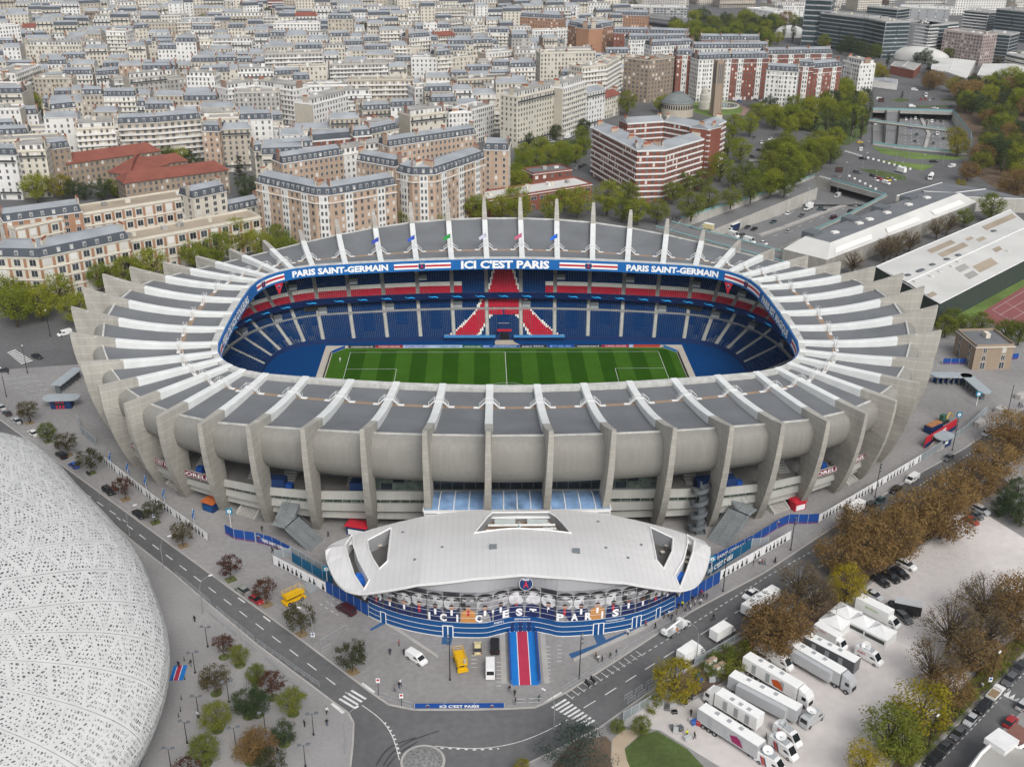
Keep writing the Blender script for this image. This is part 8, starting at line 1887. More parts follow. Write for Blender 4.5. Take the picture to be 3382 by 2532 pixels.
for u, v in ((.40, .05), (.55, .04), (.42, .14), (.58, .14), (.41, .22), (.57, .21), (.43, .32), (.58, .30), (.42, .12), (.56, .36), (.45, .40), (.75, .7), (.3, .75)):
 p = onroof(u, v); part('roof_light', MB().box(p.x, p.y, p.z, 2.2, 1.4, .5, .5), m_dgrey if u < .5 else m_wroof, t)
z1, z2 = 10.5, 6.5
top = [C(2532, 600, *v, z1) for v in ((330, 465), (545, 520), (1650, 95), (1350, 88))]; low = [C(2532, 600, *v, z2) for v in ((140, 575), (515, 668), (1795, 175), (1330, 75))]
o = Vc((low[1].x, low[1].y, 0)); t = thing('parking_building', 'parking building with white sloping metal sides and dark roof beside the motorway', 'building', o); FOOT_.append([p[:2] for p in low])
tp_ = [p-o for p in top]; lo_ = [p-o for p in low]
part('roof', MB().add(tp_, [(0, 1, 2, 3)]), m_roof, t)
for i in range(3): part('sloped_side', MB().add([lo_[i], lo_[(i+1)], tp_[(i+1)], tp_[i]], [(0, 1, 2, 3)]), m_wroof, t)
part('base_wall', MB().prism([(p.x, p.y) for p in lo_], -6, z2, cap=False), M('ribbed_concrete', (.33, .315, .285), .9, .1, .3, streak=.2), t)
for i in range(3):
 f0, f1 = .04+.33*i, .27+.33*i; a = lo_[1].lerp(lo_[2], f0); b = lo_[1].lerp(lo_[2], f1); cc = tp_[1].lerp(tp_[2], f0); dd = tp_[1].lerp(tp_[2], f1); up = Vc((.1, -.25, .15))
 part('roof_light', MB().add([a.lerp(cc, .2)+up, b.lerp(dd, .2)+up, b.lerp(dd, .55)+up, a.lerp(cc, .55)+up], [(0, 1, 2, 3)]), m_wtrim, t)
for f in (.12, .3, .38, .52, .7, .86): p = tp_[0].lerp(tp_[3], f).lerp(tp_[1].lerp(tp_[2], f), .5); part('roof_box', MB().box(p.x, p.y, z1, 3.2, 2.2, .7, .4), m_wtrim, t)
for f in (.0, .3, .55, .8): p = tp_[0].lerp(tp_[3], f+.05); part('stair_box', MB().box(p.x, p.y, z1-3, 7, 6, 4.2, atan2((tp_[3]-tp_[0]).y, (tp_[3]-tp_[0]).x)), m_dgrey, t)
hall('dark roofed curved hall behind the parking building', [C(2532, 600, *v, 7) for v in ((1110, 120), (1800, 135), (2260, 150), (1500, 8))], 7, 0, m_roof, m_conc)
hall('ribbed pale roofed depot with square skylights', [C(2532, 0, *v, 9) for v in ((1405, 590), (1710, 670), (1785, 520), (1425, 495))], 9, 0, m_wroof, m_conc); hall('white roofed depot right of the ribbed one', [C(2532, 0, *v, 9) for v in ((1800, 640), (2260, 690), (2300, 560), (1850, 545))], 9, 0, m_wroof, m_conc); hall('small white pavilion at the far roundabout', [C(2532, 0, *v, 5) for v in ((915, 690), (1120, 715), (1115, 680), (920, 665))], 5, 0, m_zn, m_wtrim)
hall('grey and red school building beside the white dome', [C(2532, 0, *v, 7) for v in ((1060, 560), (1260, 600), (1320, 545), (1100, 525))], 7, 0, m_flat, WALL['brick'])
land('bare concrete building with terraces at the right of the stadium', [s((2532, 600), 1790, 1420, 2118, 1412)], 14, 8, 'brown', 'dark', bay=5, chim=False)
tc = sheet('tennis_court', ccw([C(2532, 600, *v)[:2] for v in ((1830, 1120), (2199, 895), (2420, 900), (2420, 1260), (1960, 1235))]), .006, M('red_court', (.24, .085, .085), .9, .06, .1)); sheet('court_verge', ccw([C(2532, 600, *v)[:2] for v in ((1480, 1080), (1740, 1060), (2250, 760), (2250, 880), (1820, 1130), (1700, 1200))]), .004, m_lawn2)
for a, b in (((1930, 1095), (2199, 935)), ((1990, 1140), (2230, 1000)), ((2080, 1185), (2280, 1070)), ((1930, 1095), (2100, 1190)), ((2040, 1030), (2199, 1120))): solid([C(2532, 600, *a), C(2532, 600, *b)], .12, 'court_line', .016)
b = C(1690, 0, 1412, 985); ch = thing('domed_church', 'round stone church with grey stepped dome behind the red and white block', 'church', b); FOOT_.append([(b.x-14, b.y-14), (b.x+14, b.y-14), (b.x+14, b.y+14), (b.x-14, b.y+14)])
m_lead = M('lead_dome', (.16, .18, .175), .7, .12, .2)
k = 11.0; part('drum', MB().lathe(0, 0, [(k, 0), (k, 9)], 40), WALL['beige'], ch, smooth=True); part('dome', MB().lathe(0, 0, [(k+.6, 9), (k+.6, 9.5), (k*.93, 10.6), (k*.80, 12.0), (k*.64, 13.4), (k*.46, 14.6), (k*.3, 15.4), (k*.14, 15.9), (.05, 16.1)], 40), m_lead, ch, smooth=True)
for i in range(40): a = 2*PI*(i+.5)/40; part('drum_window', MB().box(k*cos(a), k*sin(a), 5.4, .2, 1.0, 2.6, a), m_glassd, ch)
for i in range(5): part('dome_ring', MB().lathe(0, 0, [(k*(.93-.16*i)+.12, 10.6+1.3*i-.06*i), (k*(.93-.16*i)+.12, 10.85+1.3*i-.06*i)], 40), M('dome_seam', (.10, .12, .115), .7, .05), ch)
b = C(1690, 0, 1738, 985); tw = thing('bell_tower', 'tall square stone bell tower with slit openings', 'tower', b, .25); hT = 37
part('shaft', MB().prism([(-2.7, -2.7), (2.7, -2.7), (2.7, 2.7), (-2.7, 2.7)], 0, hT), WALL['brown'], tw)
for sd in range(4):
 for e in (-1.4, 0, 1.4):
  c_, s_ = cos(sd*PI/2), sin(sd*PI/2); x, y = e, -2.72
  part('slit_opening', MB().box(x*c_-y*s_, x*s_+y*c_, hT-15, .8, .12, 13, sd*PI/2), m_dgrey, tw)
for q_ in range(4): part('corner_pier', MB().box((1 if q_ % 2 else -1)*2.6, (1 if q_ > 1 else -1)*2.6, 0, .9, .9, hT+.8), WALL['brown'], tw)
b = C(1690, 0, 1640, 930); fo = thing('round_fountain', 'round fountain basin with carved white column on the church square', 'fountain', b); part('column', MB().lathe(0, 0, [(4.0, 0), (4.0, 5), (3.4, 5.4), (3.4, 10), (2.6, 10.4), (2.4, 14), (1.5, 14.2), (1.4, 15)], 18), m_trim, fo); 
b2 = C(1690, 0, 1790, 905); fo = thing('round_fountain', 'shallow round fountain basin with water on the church square', 'fountain', b2); part('rim', MB().lathe(0, 0, [(13, 0), (13, .7), (12, .7), (12, .2)], 32), m_trim, fo); part('water', MB().lathe(0, 0, [(12, .4), (.01, .4)], 32), M('basin_water', (.10, .16, .16), .1, .05, spec=.6), fo)
sheet('square_garden', ccw([C(1690, 0, *v)[:2] for v in ((1520, 880), (1700, 850), (1900, 870), (1980, 930), (1960, 970), (1700, 1000), (1560, 960))]), GZ+.03, m_lawn2); sheet('square_paving', ccw([C(1690, 0, *v)[:2] for v in ((1900, 870), (2040, 930), (1990, 985), (1930, 985), (1880, 930))]), GZ+.02, M('pink_paving', (.26, .17, .15), .9, .1))
a, e = C(1690, 0, 1805, 790), C(1690, 0, 2140, 815); t = thing('cafe_awning', 'long red cafe awning at the foot of the mansions', 'awning', a, atan2((e-a).y, (e-a).x)); LL = (e-a).length
part('canopy', MB().add([(0, 0, 3.2), (LL, 0, 3.2), (LL, 4, 4.2), (0, 4, 4.2), (0, 0, 2.7), (LL, 0, 2.7)], [(0, 1, 2, 3), (4, 5, 1, 0)]), m_red, t); part('terrace_wall', MB().box(LL/2, 3, 0, LL, .3, 2.6), m_dgrey, t)
br = thing('road_bridge', 'road bridge with teal railings crossing the motorway behind the stadium', 'bridge', C(1690, 600, 1330, 400)); o = br.location.copy(); a, e = C(1690, 600, 1300, 385), C(1690, 600, 2420, 690); d = (e-a).normalized(); n_ = Vc((-d.y, d.x, 0))
for w0, w1, z0, z1, mt, nm in ((-5.5, 5.5, -.9, .42, m_asph2, 'deck'), (-6.2, -5.5, -1.3, .7, m_port, 'edge_beam'), (5.5, 6.2, -1.3, .7, m_port, 'edge_beam')):
 q = [a+n_*w0-o, e+n_*w0-o, e+n_*w1-o, a+n_*w1-o]; part(nm, MB().prism([(p.x, p.y) for p in q], z0, z1, bottom=True), mt, br)
for w in (-5.8, 5.8): part('railing', MB().tube([a+n_*w-o+Vc((0, 0, 1.4)), e+n_*w-o+Vc((0, 0, 1.4))], .3, 4), m_teal, br)
for f in (.35, .6): p = a.lerp(e, f)-o; part('pier', MB().box(p.x, p.y, -6.6, 1.4, 8, 5.6, atan2(d.y, d.x)), m_port, br)
def rail(lb, pts, h=1.0, z=.9):
 t = thing('teal_railing', lb, 'railing', pts[0], 0, 'teal railings of the motorway'); o = Vc(pts[0])
 for a, b in zip(pts[:-1], pts[1:]):
  a = Vc(a)-o; b = Vc(b)-o; part('rail_panel', MB().add([a+Vc((0, 0, z)), b+Vc((0, 0, z)), b+Vc((0, 0, z+h)), a+Vc((0, 0, z+h)), a+Vc((.1, .1, z)), b+Vc((.1, .1, z)), b+Vc((.1, .1, z+h)), a+Vc((.1, .1, z+h))], [(0, 1, 2, 3), (7, 6, 5, 4), (3, 2, 6, 7)]), m_teal, t); part('top_rail', MB().tube([a+Vc((0, 0, z+h)), b+Vc((0, 0, z+h))], .15, 4), m_teal, t)
rail('teal railing along the upper edge of the slip road', [G(2250, 728), G(2540, 640), G(2690, 585)]); rail('teal railing over the lower tunnel mouth', [G(2746, 601), G(2925, 651)]); rail('teal railing between motorway and parking building', [G(2925, 651), G(2790, 722), G(2660, 782)])
rail('teal railing over the upper tunnel mouth', [C(2532, 0, 905, 945), C(2532, 0, 1590, 965)]); rail('teal railing at the right of the upper cutting', [C(2532, 0, 1590, 965), C(2532, 0, 1745, 1150), C(2532, 0, 1745, 1325)]); rail('teal railing below the grass island of the upper cutting', [C(2532, 0, 905, 1238), C(2532, 0, 1200, 1277), C(2532, 0, 1745, 1325)])
sl = [G(2540, 690, -1.2), G(2700, 625, -.2), G(2690, 588, -.2), G(2540, 645, -1.2), G(2255, 735, -4.0), G(2330, 775, -4.0)]
structure('slip_road', MB().add([tuple(v) for v in (sl[0], sl[1], sl[2], sl[3])], [(0, 1, 2, 3)]).add([tuple(v) for v in (sl[5], sl[0], sl[3], sl[4])], [(0, 1, 2, 3)]), m_asph2)
structure('slip_road_wall', MB().add([(sl[5].x, sl[5].y, -6.6), (sl[0].x, sl[0].y, -6.6), tuple(sl[0]+Vc((0, 0, 1))), tuple(sl[5]+Vc((0, 0, 1)))], [(0, 1, 2, 3)]).add([(sl[0].x, sl[0].y, -6.6), (sl[1].x, sl[1].y, -6.6), tuple(sl[1]+Vc((0, 0, 1))), tuple(sl[0]+Vc((0, 0, 1)))], [(0, 1, 2, 3)]), m_conc)
for pts, z in (([C(2532, 600, -60, 465, MZ), C(2532, 600, 150, 395, MZ), C(2532, 600, 560, 240, MZ), C(2532, 600, 770, 175, MZ)], -6.6), ([C(2532, 0, 1345, 1300, MZ2), C(2532, 0, 1385, 1150, MZ2), C(2532, 0, 1330, 1040, MZ2), C(2532, 0, 1305, 960, MZ2)], -5.6)):
 mb = MB()
 for a, b in zip(pts[:-1], pts[1:]): dd = b-a; m_ = (a+b)/2; mb.box(m_.x, m_.y, z, dd.length+.5, 2.2, .8, atan2(dd.y, dd.x))
 structure('central_reservation', mb, m_kerb)
for k_ in range(3):
 dashes([C(2532, 600, -150, 345-55*k_+20, MZ), C(2532, 600, 600, 90-35*k_+60, MZ)], 4, 7, .25, z=MZ+.03, joined=True); dashes([C(2532, 0, 1185+58*k_, 1265, MZ2), C(2532, 0, 1185+45*k_, 1000, MZ2)], 4, 7, .25, z=MZ2+.03, joined=True); dashes([C(2532, 0, 1440+60*k_, 1290, MZ2), C(2532, 0, 1400+50*k_, 1000, MZ2)], 4, 7, .25, z=MZ2+.03, joined=True)
dashes([C(2532, 600, 60, 465, MZ), C(2532, 600, 700, 215, MZ)], 4, 7, .25, z=MZ+.03, joined=True)
structure('slip_road', MB().add([tuple(C(2532, 0, 1000, 1250, -5.5)), tuple(C(2532, 0, 1105, 1255, -5.5)), tuple(C(2532, 0, 1135, 935, .02)), tuple(C(2532, 0, 1020, 935, .02))], [(0, 1, 2, 3)]), m_asph2)
for x0, x1 in ((1000, 1020), (1105, 1135)): 
 a, b = C(2532, 0, x0, 1250, -5.6), C(2532, 0, x1, 935, 0); structure('slip_road_wall', MB().add([tuple(a), tuple(b-Vc((0, 0, 5.6))), tuple(b+Vc((0, 0, 1.6))), tuple(a+Vc((0, 0, 1.8)))], [(0, 1, 2, 3)]).add([tuple(a+Vc((.6, 0, 0))), tuple(b+Vc((.6, 0, -5.6))), tuple(b+Vc((.6, 0, 1.6))), tuple(a+Vc((.6, 0, 1.8)))], [(0, 1, 2, 3)]), m_conc)
fb = thing('footbridge', 'slim teal footbridge across the upper motorway cutting', 'bridge', C(2532, 0, 880, 1040, 1)); o = fb.location.copy(); a, e = C(2532, 0, 870, 1035, 1.6), C(2532, 0, 1565, 1122, 1.6); part('deck', MB().tube([a-o, e-o], 1.0, 4), m_port, fb); part('railing', MB().tube([a-o+Vc((0, 0, 1.1)), e-o+Vc((0, 0, 1.1))], .35, 4), m_teal, fb); p = C(2532, 0, 1365, 1110, MZ2)-o; part('pier', MB().box(p.x, p.y, -6.4, .9, 3, 6.5), m_port, fb)
for nm, pts in (('grass_island', ((895, 1250), (1100, 1280), (1400, 1320), (1740, 1345), (1600, 1365), (1250, 1360), (980, 1310))), ('grass_island', ((950, 1362), (1200, 1390), (1440, 1412), (1330, 1460), (1150, 1420))), ('planted_island', ((790, 1440), (950, 1450), (1180, 1500), (1200, 1535), (1080, 1540), (860, 1470))), ('planted_island', ((1040, 855), (1140, 838), (1250, 855), (1150, 872))), ('planted_island', ((1480, 850), (1640, 830), (1660, 850), (1500, 862))), ('planted_island', ((1260, 905), (1560, 900), (1590, 915), (1300, 920)))):
 sheet(nm, ccw([C(2532, 0, *v)[:2] for v in pts]), GZ+.06, m_lawn2 if nm == 'grass_island' else m_lawn)
sheet('park_ground', ccw([C(2532, 0, *v)[:2] for v in ((1640, 640), (2500, 560), (2600, 1656), (2000, 1640), (1760, 1480), (1800, 1340), (1760, 1150), (1620, 950), (1640, 760))]), GZ+.05, m_soil); sheet('park_ground', ccw([C(2532, 0, *v)[:2] for v in ((60, 900), (700, 850), (880, 940), (860, 1030), (860, 1130), (700, 1240), (600, 1240), (400, 1130), (50, 1060))]), GZ+.05, m_lawn); sheet('garden_ground', ccw([C(1690, 0, *v)[:2] for v in ((20, 1240), (640, 1180), (640, 1330), (500, 1400), (20, 1450))]), GZ+.05, m_lawn)
zebra(C(2532, 0, 680, 1285), C(2532, 0, 825, 1328), C(2532, 0, 815, 1338), C(2532, 0, 660, 1292), 9); zebra(C(2532, 0, 460, 1500), C(2532, 0, 560, 1525), C(2532, 0, 545, 1535), C(2532, 0, 440, 1510), 6); zebra(C(1690, 0, 2035, 1360), C(1690, 0, 2150, 1360), C(1690, 0, 2150, 1375), C(1690, 0, 2035, 1375), 8)
for i in range(9): p = C(2532, 0, 865+45*i, 1352+12*i); tag(link('concrete_block', MB().box(0, 0, 0, 1.2, .8, .9).mesh('concrete_block', m_wtrim), None, (p.x, p.y, GZ)), 'white concrete block in the row beside the grass island', 'block', 'white road blocks')
for i in range(6): p = C(2532, 0, 705+45*i, 1508+22*i); tag(link('concrete_block', MB().box(0, 0, 0, 1.2, .8, .9).mesh('concrete_block', m_wtrim), None, (p.x, p.y, GZ)), 'white concrete block in the row above the tunnel mouth', 'block', 'white road blocks')
TOWN = ccw([G(*p)[:2] for p in ((-420, 800), (-420, 16), (1450, 16), (1660, 70), (1720, 60), (2030, 60), (2120, 110), (2000, 200), (2050, 300), (1660, 430), (1560, 520), (1330, 560), (1180, 690), (860, 640), (760, 560), (560, 580), (200, 640), (-50, 660))])
ZONES = [(150, 420, 'left of the red-roofed school'), (560, 430, 'behind the red-roofed school'), (330, 250, 'in the left middle of the town'), (60, 200, 'at the left edge of the town'), (700, 280, 'beside the white blank-sided block'), (980, 380, 'left of the brick row'), (1000, 200, 'near the dark-fronted slab'), (1250, 420, 'behind the tan brick blocks'), (1350, 250, 'near the long glazed hall'), (1600, 340, 'behind the chamfered brick block'), (1560, 200, 'near the beige balcony block'), (1750, 180, 'behind the long cream slab'), (1300, 90, 'in the far middle of the town'), (600, 110, 'in the far left of the town'), (1850, 110, 'before the orange brick mansions'), (200, 90, 'in the far left corner')]
def zone(p):
 x, y = PR(p); return min(ZONES, key=lambda z: (z[0]-x)**2+(2*(z[1]-y))**2)[2]
NUM = {3: 'three', 4: 'four', 5: 'five', 6: 'six', 7: 'seven', 8: 'eight', 9: 'nine', 10: 'ten', 2: 'two', 11: 'eleven'}
specs = []
R_ = random.Random(77)
def clear(c, r):
 for tx, ty, tr_ in TREE_POS:
  if (tx-c.x)**2+(ty-c.y)**2 < (tr_*.6+r*.35)**2: return False
 return True
yy = 150.0; rown = 0
while yy < 1560:
 far = max(0, (yy-350)/1200); dep = R_.uniform(10.5, 13); rot0 = math.radians(R_.uniform(2, 11)); x = -780.0+R_.uniform(0, 15); run_ = 0; hb = R_.uniform(15, 22); mode = 0
 while x < 320:
  w = R_.uniform(11, 21)+far*5 if mode < 2 else R_.uniform(24, 46); h = max(8, hb+R_.choice((-7, -4, -2, -1, 0, 0, 1, 2, 4, 6))+R_.uniform(-1, 1)); run_ += w
  if R_.random() < .07: h += 7
  ang = rot0+.22*noise.noise((x*.009, yy*.011, 3.3))+(.5 if R_.random() < .05 else 0); o = Vc((x, yy+math.tan(rot0)*(x+200)*.6+R_.uniform(-1, 1), 0)); ex = Vc((cos(ang), sin(ang), 0)); ey = Vc((-ex.y, ex.x, 0))
  cen = o+ex*w/2+ey*dep/2; pc = PR(cen+Vc((0, 0, h)))
  ok = inside(cen, TOWN) and -60 < pc[0] < 3440 and pc[1] > -30
  if ok:
   cs = [o, o+ex*w, o+ex*w+ey*dep, o+ey*dep, cen, o+ex*w/2, o+ex*w/2+ey*dep]
   if any(inside(c, f) for c in cs for f in FOOT_) or any(inside((sum(p[0] for p in f)/len(f), sum(p[1] for p in f)/len(f)), [c[:2] for c in cs[:4]]) for f in FOOT_) or not clear(cen, w): ok = False
  if ok: specs.append((o, ang, w, dep, h, mode))
  x += w*cos(ang)+.15
  if run_ > R_.uniform(60, 120): x += R_.uniform(9, 15); run_ = 0; mode = R_.choice((0, 0, 1, 2)); hb = R_.uniform(14, 23)
 rown += 1
 yy += dep+(R_.uniform(10, 13) if rown % 2 else R_.uniform(11, 16))+far*9
T2 = ccw([G(*p)[:2] for p in ((2060, 12), (3600, 12), (3600, 70), (3300, 60), (2900, 50), (2560, 60), (2300, 45), (2060, 40))])
for q in range(150):
 o = Vc((R_.uniform(60, 1000), R_.uniform(1000, 1560), 0))
 if inside(o, T2): specs.append((o, R_.uniform(0, .3), R_.uniform(30, 70), R_.uniform(18, 40), R_.uniform(7, 20), 2))
for q in range(260):
 p_ = Vc((R_.uniform(-520, 200), R_.uniform(240, 1150), 0))
 if not inside(p_, TOWN) or any(inside(p_, f) for f in FOOT_): continue
 if any((sp[0]+Vc((cos(sp[1]), sin(sp[1]), 0))*sp[2]/2-p_).length < sp[2]*.62 for sp in specs): continue
 tree(R_.choice(('plane', 'dark', 'olive')), p_, R_.uniform(9, 14), 'standing among the town houses')
specs.sort(key=lambda s_: (s_[0]-CAM).length)
NIND = 300-0
for q, (o, ang, w, dep, h, mode) in enumerate(specs):
 wall = R_.choice(('cream', 'cream', 'white', 'white', 'white', 'beige', 'grey', 'cream', 'white', 'cream') if R_.random() < .93 else ('brick', 'tan', 'brown', 'orange')); roof = R_.choice(('mansard', 'zinc', 'zinc', 'mansard', 'flat', 'flat', 'terrace', 'terrace', 'zinc', 'tile'))
 if mode == 2: roof = R_.choice(('flat', 'terrace', 'flat')); wall = R_.choice(('white', 'white', 'cream', 'grey', 'beige'))
 elif mode == 0: roof = R_.choice(('zinc', 'mansard', 'mansard', 'zinc', roof)); wall = R_.choice(('cream', 'beige', 'cream', 'white', wall))
 if roof == 'tile' and R_.random() < .75: roof = 'zinc'
 st = R_.choice(('balc', '', 'balc', '', 'slabs')) if roof != 'flat' else R_.choice(('slabs', '', 'bands'))
 B = Bld(o, ang); sd = (R_.random() < .25, R_.random() < .25); gb = R_.choice(('blank', 'blank', 'gable', 'cream', 'white'))
 fl = max(2, round(h/3.05)); wing(B, w, dep, h, wall, roof, style=st, sides=sd, R=R_, gable=gb, bay=R_.uniform(2.2, 3.0)*(1 if q < NIND else 1.25), dorm=q < NIND)
 if q < NIND:
  lb = '%s %s-storey house, %s roof, %s' % (dict(brick='red brick', tan='tan brick', beige='beige stone', brown='brown stone', grey='grey stone').get(wall, wall), NUM.get(fl, 'tall'), dict(mansard='slate', zinc='zinc', tile='tiled', flat='flat', terrace='terraced')[roof], zone(o+Vc((0, 0, h))))
  emit(B, lb, 'house', 'town houses', 'town_house')
 else:
  for nm, mb, mat in B.parts:
   if nm in ('chimney_pots', 'parapet', 'ledge'): continue
   f = FAR.setdefault(mat.name, (MB(), mat))[0]; f.add([tuple(Vc(v)+o) for v in mb.v], mb.f)
  wq = win_quads(B, o); f = FAR.setdefault('w', (MB(), m_fpane))[0]; f.add(wq.v, wq.f)
allm = MB(); mats = []
for i, (k_, (mb, mat)) in enumerate(FAR.items()):
 mats.append(mat); off = len(allm.v); allm.v += mb.v; allm.f += [tuple(t_+off for t_ in f) for f in mb.f]; allm.m += [i]*len(mb.f)
if mats: fo = link('distant_town', allm.mesh('distant_town', mats)); fo['kind'] = 'stuff'; fo['label'] = 'dense mass of pale distant town houses'
sheet('river', ccw([(-1500, 1420), (-500, 1335), (60, 1460), (60, 1520), (-500, 1400), (-1500, 1500)]), GZ+.03, M('river_water', (.10, .13, .13), .08, .05, spec=.6))
wood = MB(); R2 = random.Random(9)
tm, cm, Hh = TREES['olive'][0]; base = [Vc(v.co) for v in cm.vertices]
for q in range(420):
 x = R2.uniform(-900, 1300); y = R2.uniform(1500, 1750) if x < 300 else R2.uniform(1320, 1700); 
 if x < -300: y += 60
 if PR((x, y, 5))[1] > 120: continue
 k_ = R2.uniform(1.0, 1.7); i0 = R2.randrange(0, 600)*4
 vs_ = base[i0:i0+480*4:4*2]
 for v in vs_:
  p = v*k_+Vc((x, y, 0)); s_ = 1.5*k_; nn = Vc((R2.uniform(-1, 1), R2.uniform(-1, 1), R2.uniform(.2, 1.2))).normalized(); e1 = nn.orthogonal().normalized()*s_; e2 = nn.cross(e1)
  wood.add([p-e1, p+e2*.7, p+e1, p-e2*.7], [(0, 1, 2, 3)])
w_ = link('distant_wood', wood.mesh('distant_wood', LEAF['dark'])); w_['kind'] = 'stuff'; w_['label'] = 'far-off dark green wood beyond the town'
a, e = G(1690, 20), G(2010, 62); t = thing('elevated_motorway', 'elevated grey motorway crossing the top of the view', 'motorway', a); d = e-a; part('deck', MB().box(d.x/2, d.y/2, 7, d.length*2.4, 26, 1.6, atan2(d.y, d.x)), m_asph2, t)
for w in (-1, 1): nn = Vc((-d.y, d.x, 0)).normalized()*13*w; part('side_wall', MB().box(d.x/2+nn.x, d.y/2+nn.y, 8.6, d.length*2.4, .4, 1.1, atan2(d.y, d.x)), m_conc, t)
# PEOPLE AND STREET FURNITURE
def person_mesh(pose):
 """one continuous skinned body; pose 0 standing, 1/2 walking"""
 st = (0.0, .22, -.18)[pose]; ar = (.05, .18, -.2)[pose]
 J = dict(pel=(0, 0, .95), spine=(0, .01, 1.15), chest=(0, .0, 1.36), neck=(0, .0, 1.50), head=(0, -.03, 1.62), top=(0, -.02, 1.74),
             hl=(.10, 0, .90), kl=(.11, -st*.6-.03, .50), al=(.11, -st+.02, .09), tl=(.12, -st-.14, .03), hr=(-.10, 0, .90), kr=(-.11, st*.5-.03, .50), ar_=(-.11, st+.05, .09), tr=(-.12, st-.10, .03),
             sl=(.19, 0, 1.42), el=(.25, ar*.5+.02, 1.15), wl=(.26, ar-.06, .92), fl=(.255, ar-.09, .80), sr=(-.19, 0, 1.42), er=(-.25, -ar*.5+.02, 1.15), wr=(-.26, -ar-.06, .92), fr_=(-.255, -ar-.09, .80))
 E_ = [('pel', 'spine'), ('spine', 'chest'), ('chest', 'neck'), ('neck', 'head'), ('head', 'top'), ('pel', 'hl'), ('hl', 'kl'), ('kl', 'al'), ('al', 'tl'), ('pel', 'hr'), ('hr', 'kr'), ('kr', 'ar_'), ('ar_', 'tr'), ('chest', 'sl'), ('sl', 'el'), ('el', 'wl'), ('wl', 'fl'), ('chest', 'sr'), ('sr', 'er'), ('er', 'wr'), ('wr', 'fr_')]
 RD = dict(pel=.15, spine=.135, chest=.16, neck=.06, head=.10, top=.085, hl=.10, kl=.07, al=.05, tl=.045, hr=.10, kr=.07, ar_=.05, tr=.045, sl=.075, el=.055, wl=.042, fl=.04, sr=.075, er=.055, wr=.042, fr_=.04)
 ks = list(J); me = bpy.data.meshes.new('body'); me.from_pydata([J[k] for k in ks], [(ks.index(a), ks.index(b)) for a, b in E_], [])
 ob = bpy.data.objects.new('body', me); COL.objects.link(ob); ob.modifiers.new('skin', 'SKIN'); sv = me.skin_vertices[0].data
 for i, k in enumerate(ks): sv[i].radius = (RD[k], RD[k]*(.75 if k in ('pel', 'spine', 'chest') else 1)); sv[i].use_root = (k == 'pel')
 ss_ = ob.modifiers.new('sub', 'SUBSURF'); ss_.levels = 1; ss_.render_levels = 1
 dg = bpy.context.evaluated_depsgraph_get(); m2 = bpy.data.meshes.new_from_object(ob.evaluated_get(dg)); bpy.data.objects.remove(ob)
 m2.materials.clear()
 for _ in range(4): m2.materials.append(m_tyre)
 for p in m2.polygons:
  z = p.center.z; x = abs(p.center.x); mi = 0
  if z > 1.67 or (z > 1.55 and p.center.y > .0): mi = 3
  elif z > 1.49 or (x > .2 and z < .93): mi = 2
  elif z < .98 and x < .2: mi = 1
  if z < .07: mi = 3
  p.material_index = mi; p.use_smooth = True
 return m2
PM = [person_mesh(i) for i in range(3)]
CLO = dict(black=(.012, .012, .014), navy=(.02, .03, .07), white=(.6, .6, .6), red=(.35, .03, .05), grey=(.16, .16, .17), green=(.05, .09, .06), yellow=(.55, .6, .03), brown=(.13, .08, .05), pink=(.4, .05, .16), jeans=(.05, .07, .12), beige=(.35, .3, .22))
def cloth(c): return M('cloth_'+c, CLO[c], .85, 0)
m_skin = M('skin', (.38, .22, .16), .6, 0); m_hr = M('dark_hair', (.02, .015, .012), .7, 0)
def person(p, ang, top, legs, doing, z=0.0, group=None):
 o = link('person', rnd.choice(PM), None, (p.x, p.y, z), ang); o.scale = (1.05,)*3
 for i, m in enumerate((cloth(top), cloth(legs), m_skin, m_hr)): paint(o, m, i)
 return tag(o, 'person in %s top and %s trousers %s' % (top, legs.replace('jeans', 'blue'), doing), 'person', group or 'people '+doing)
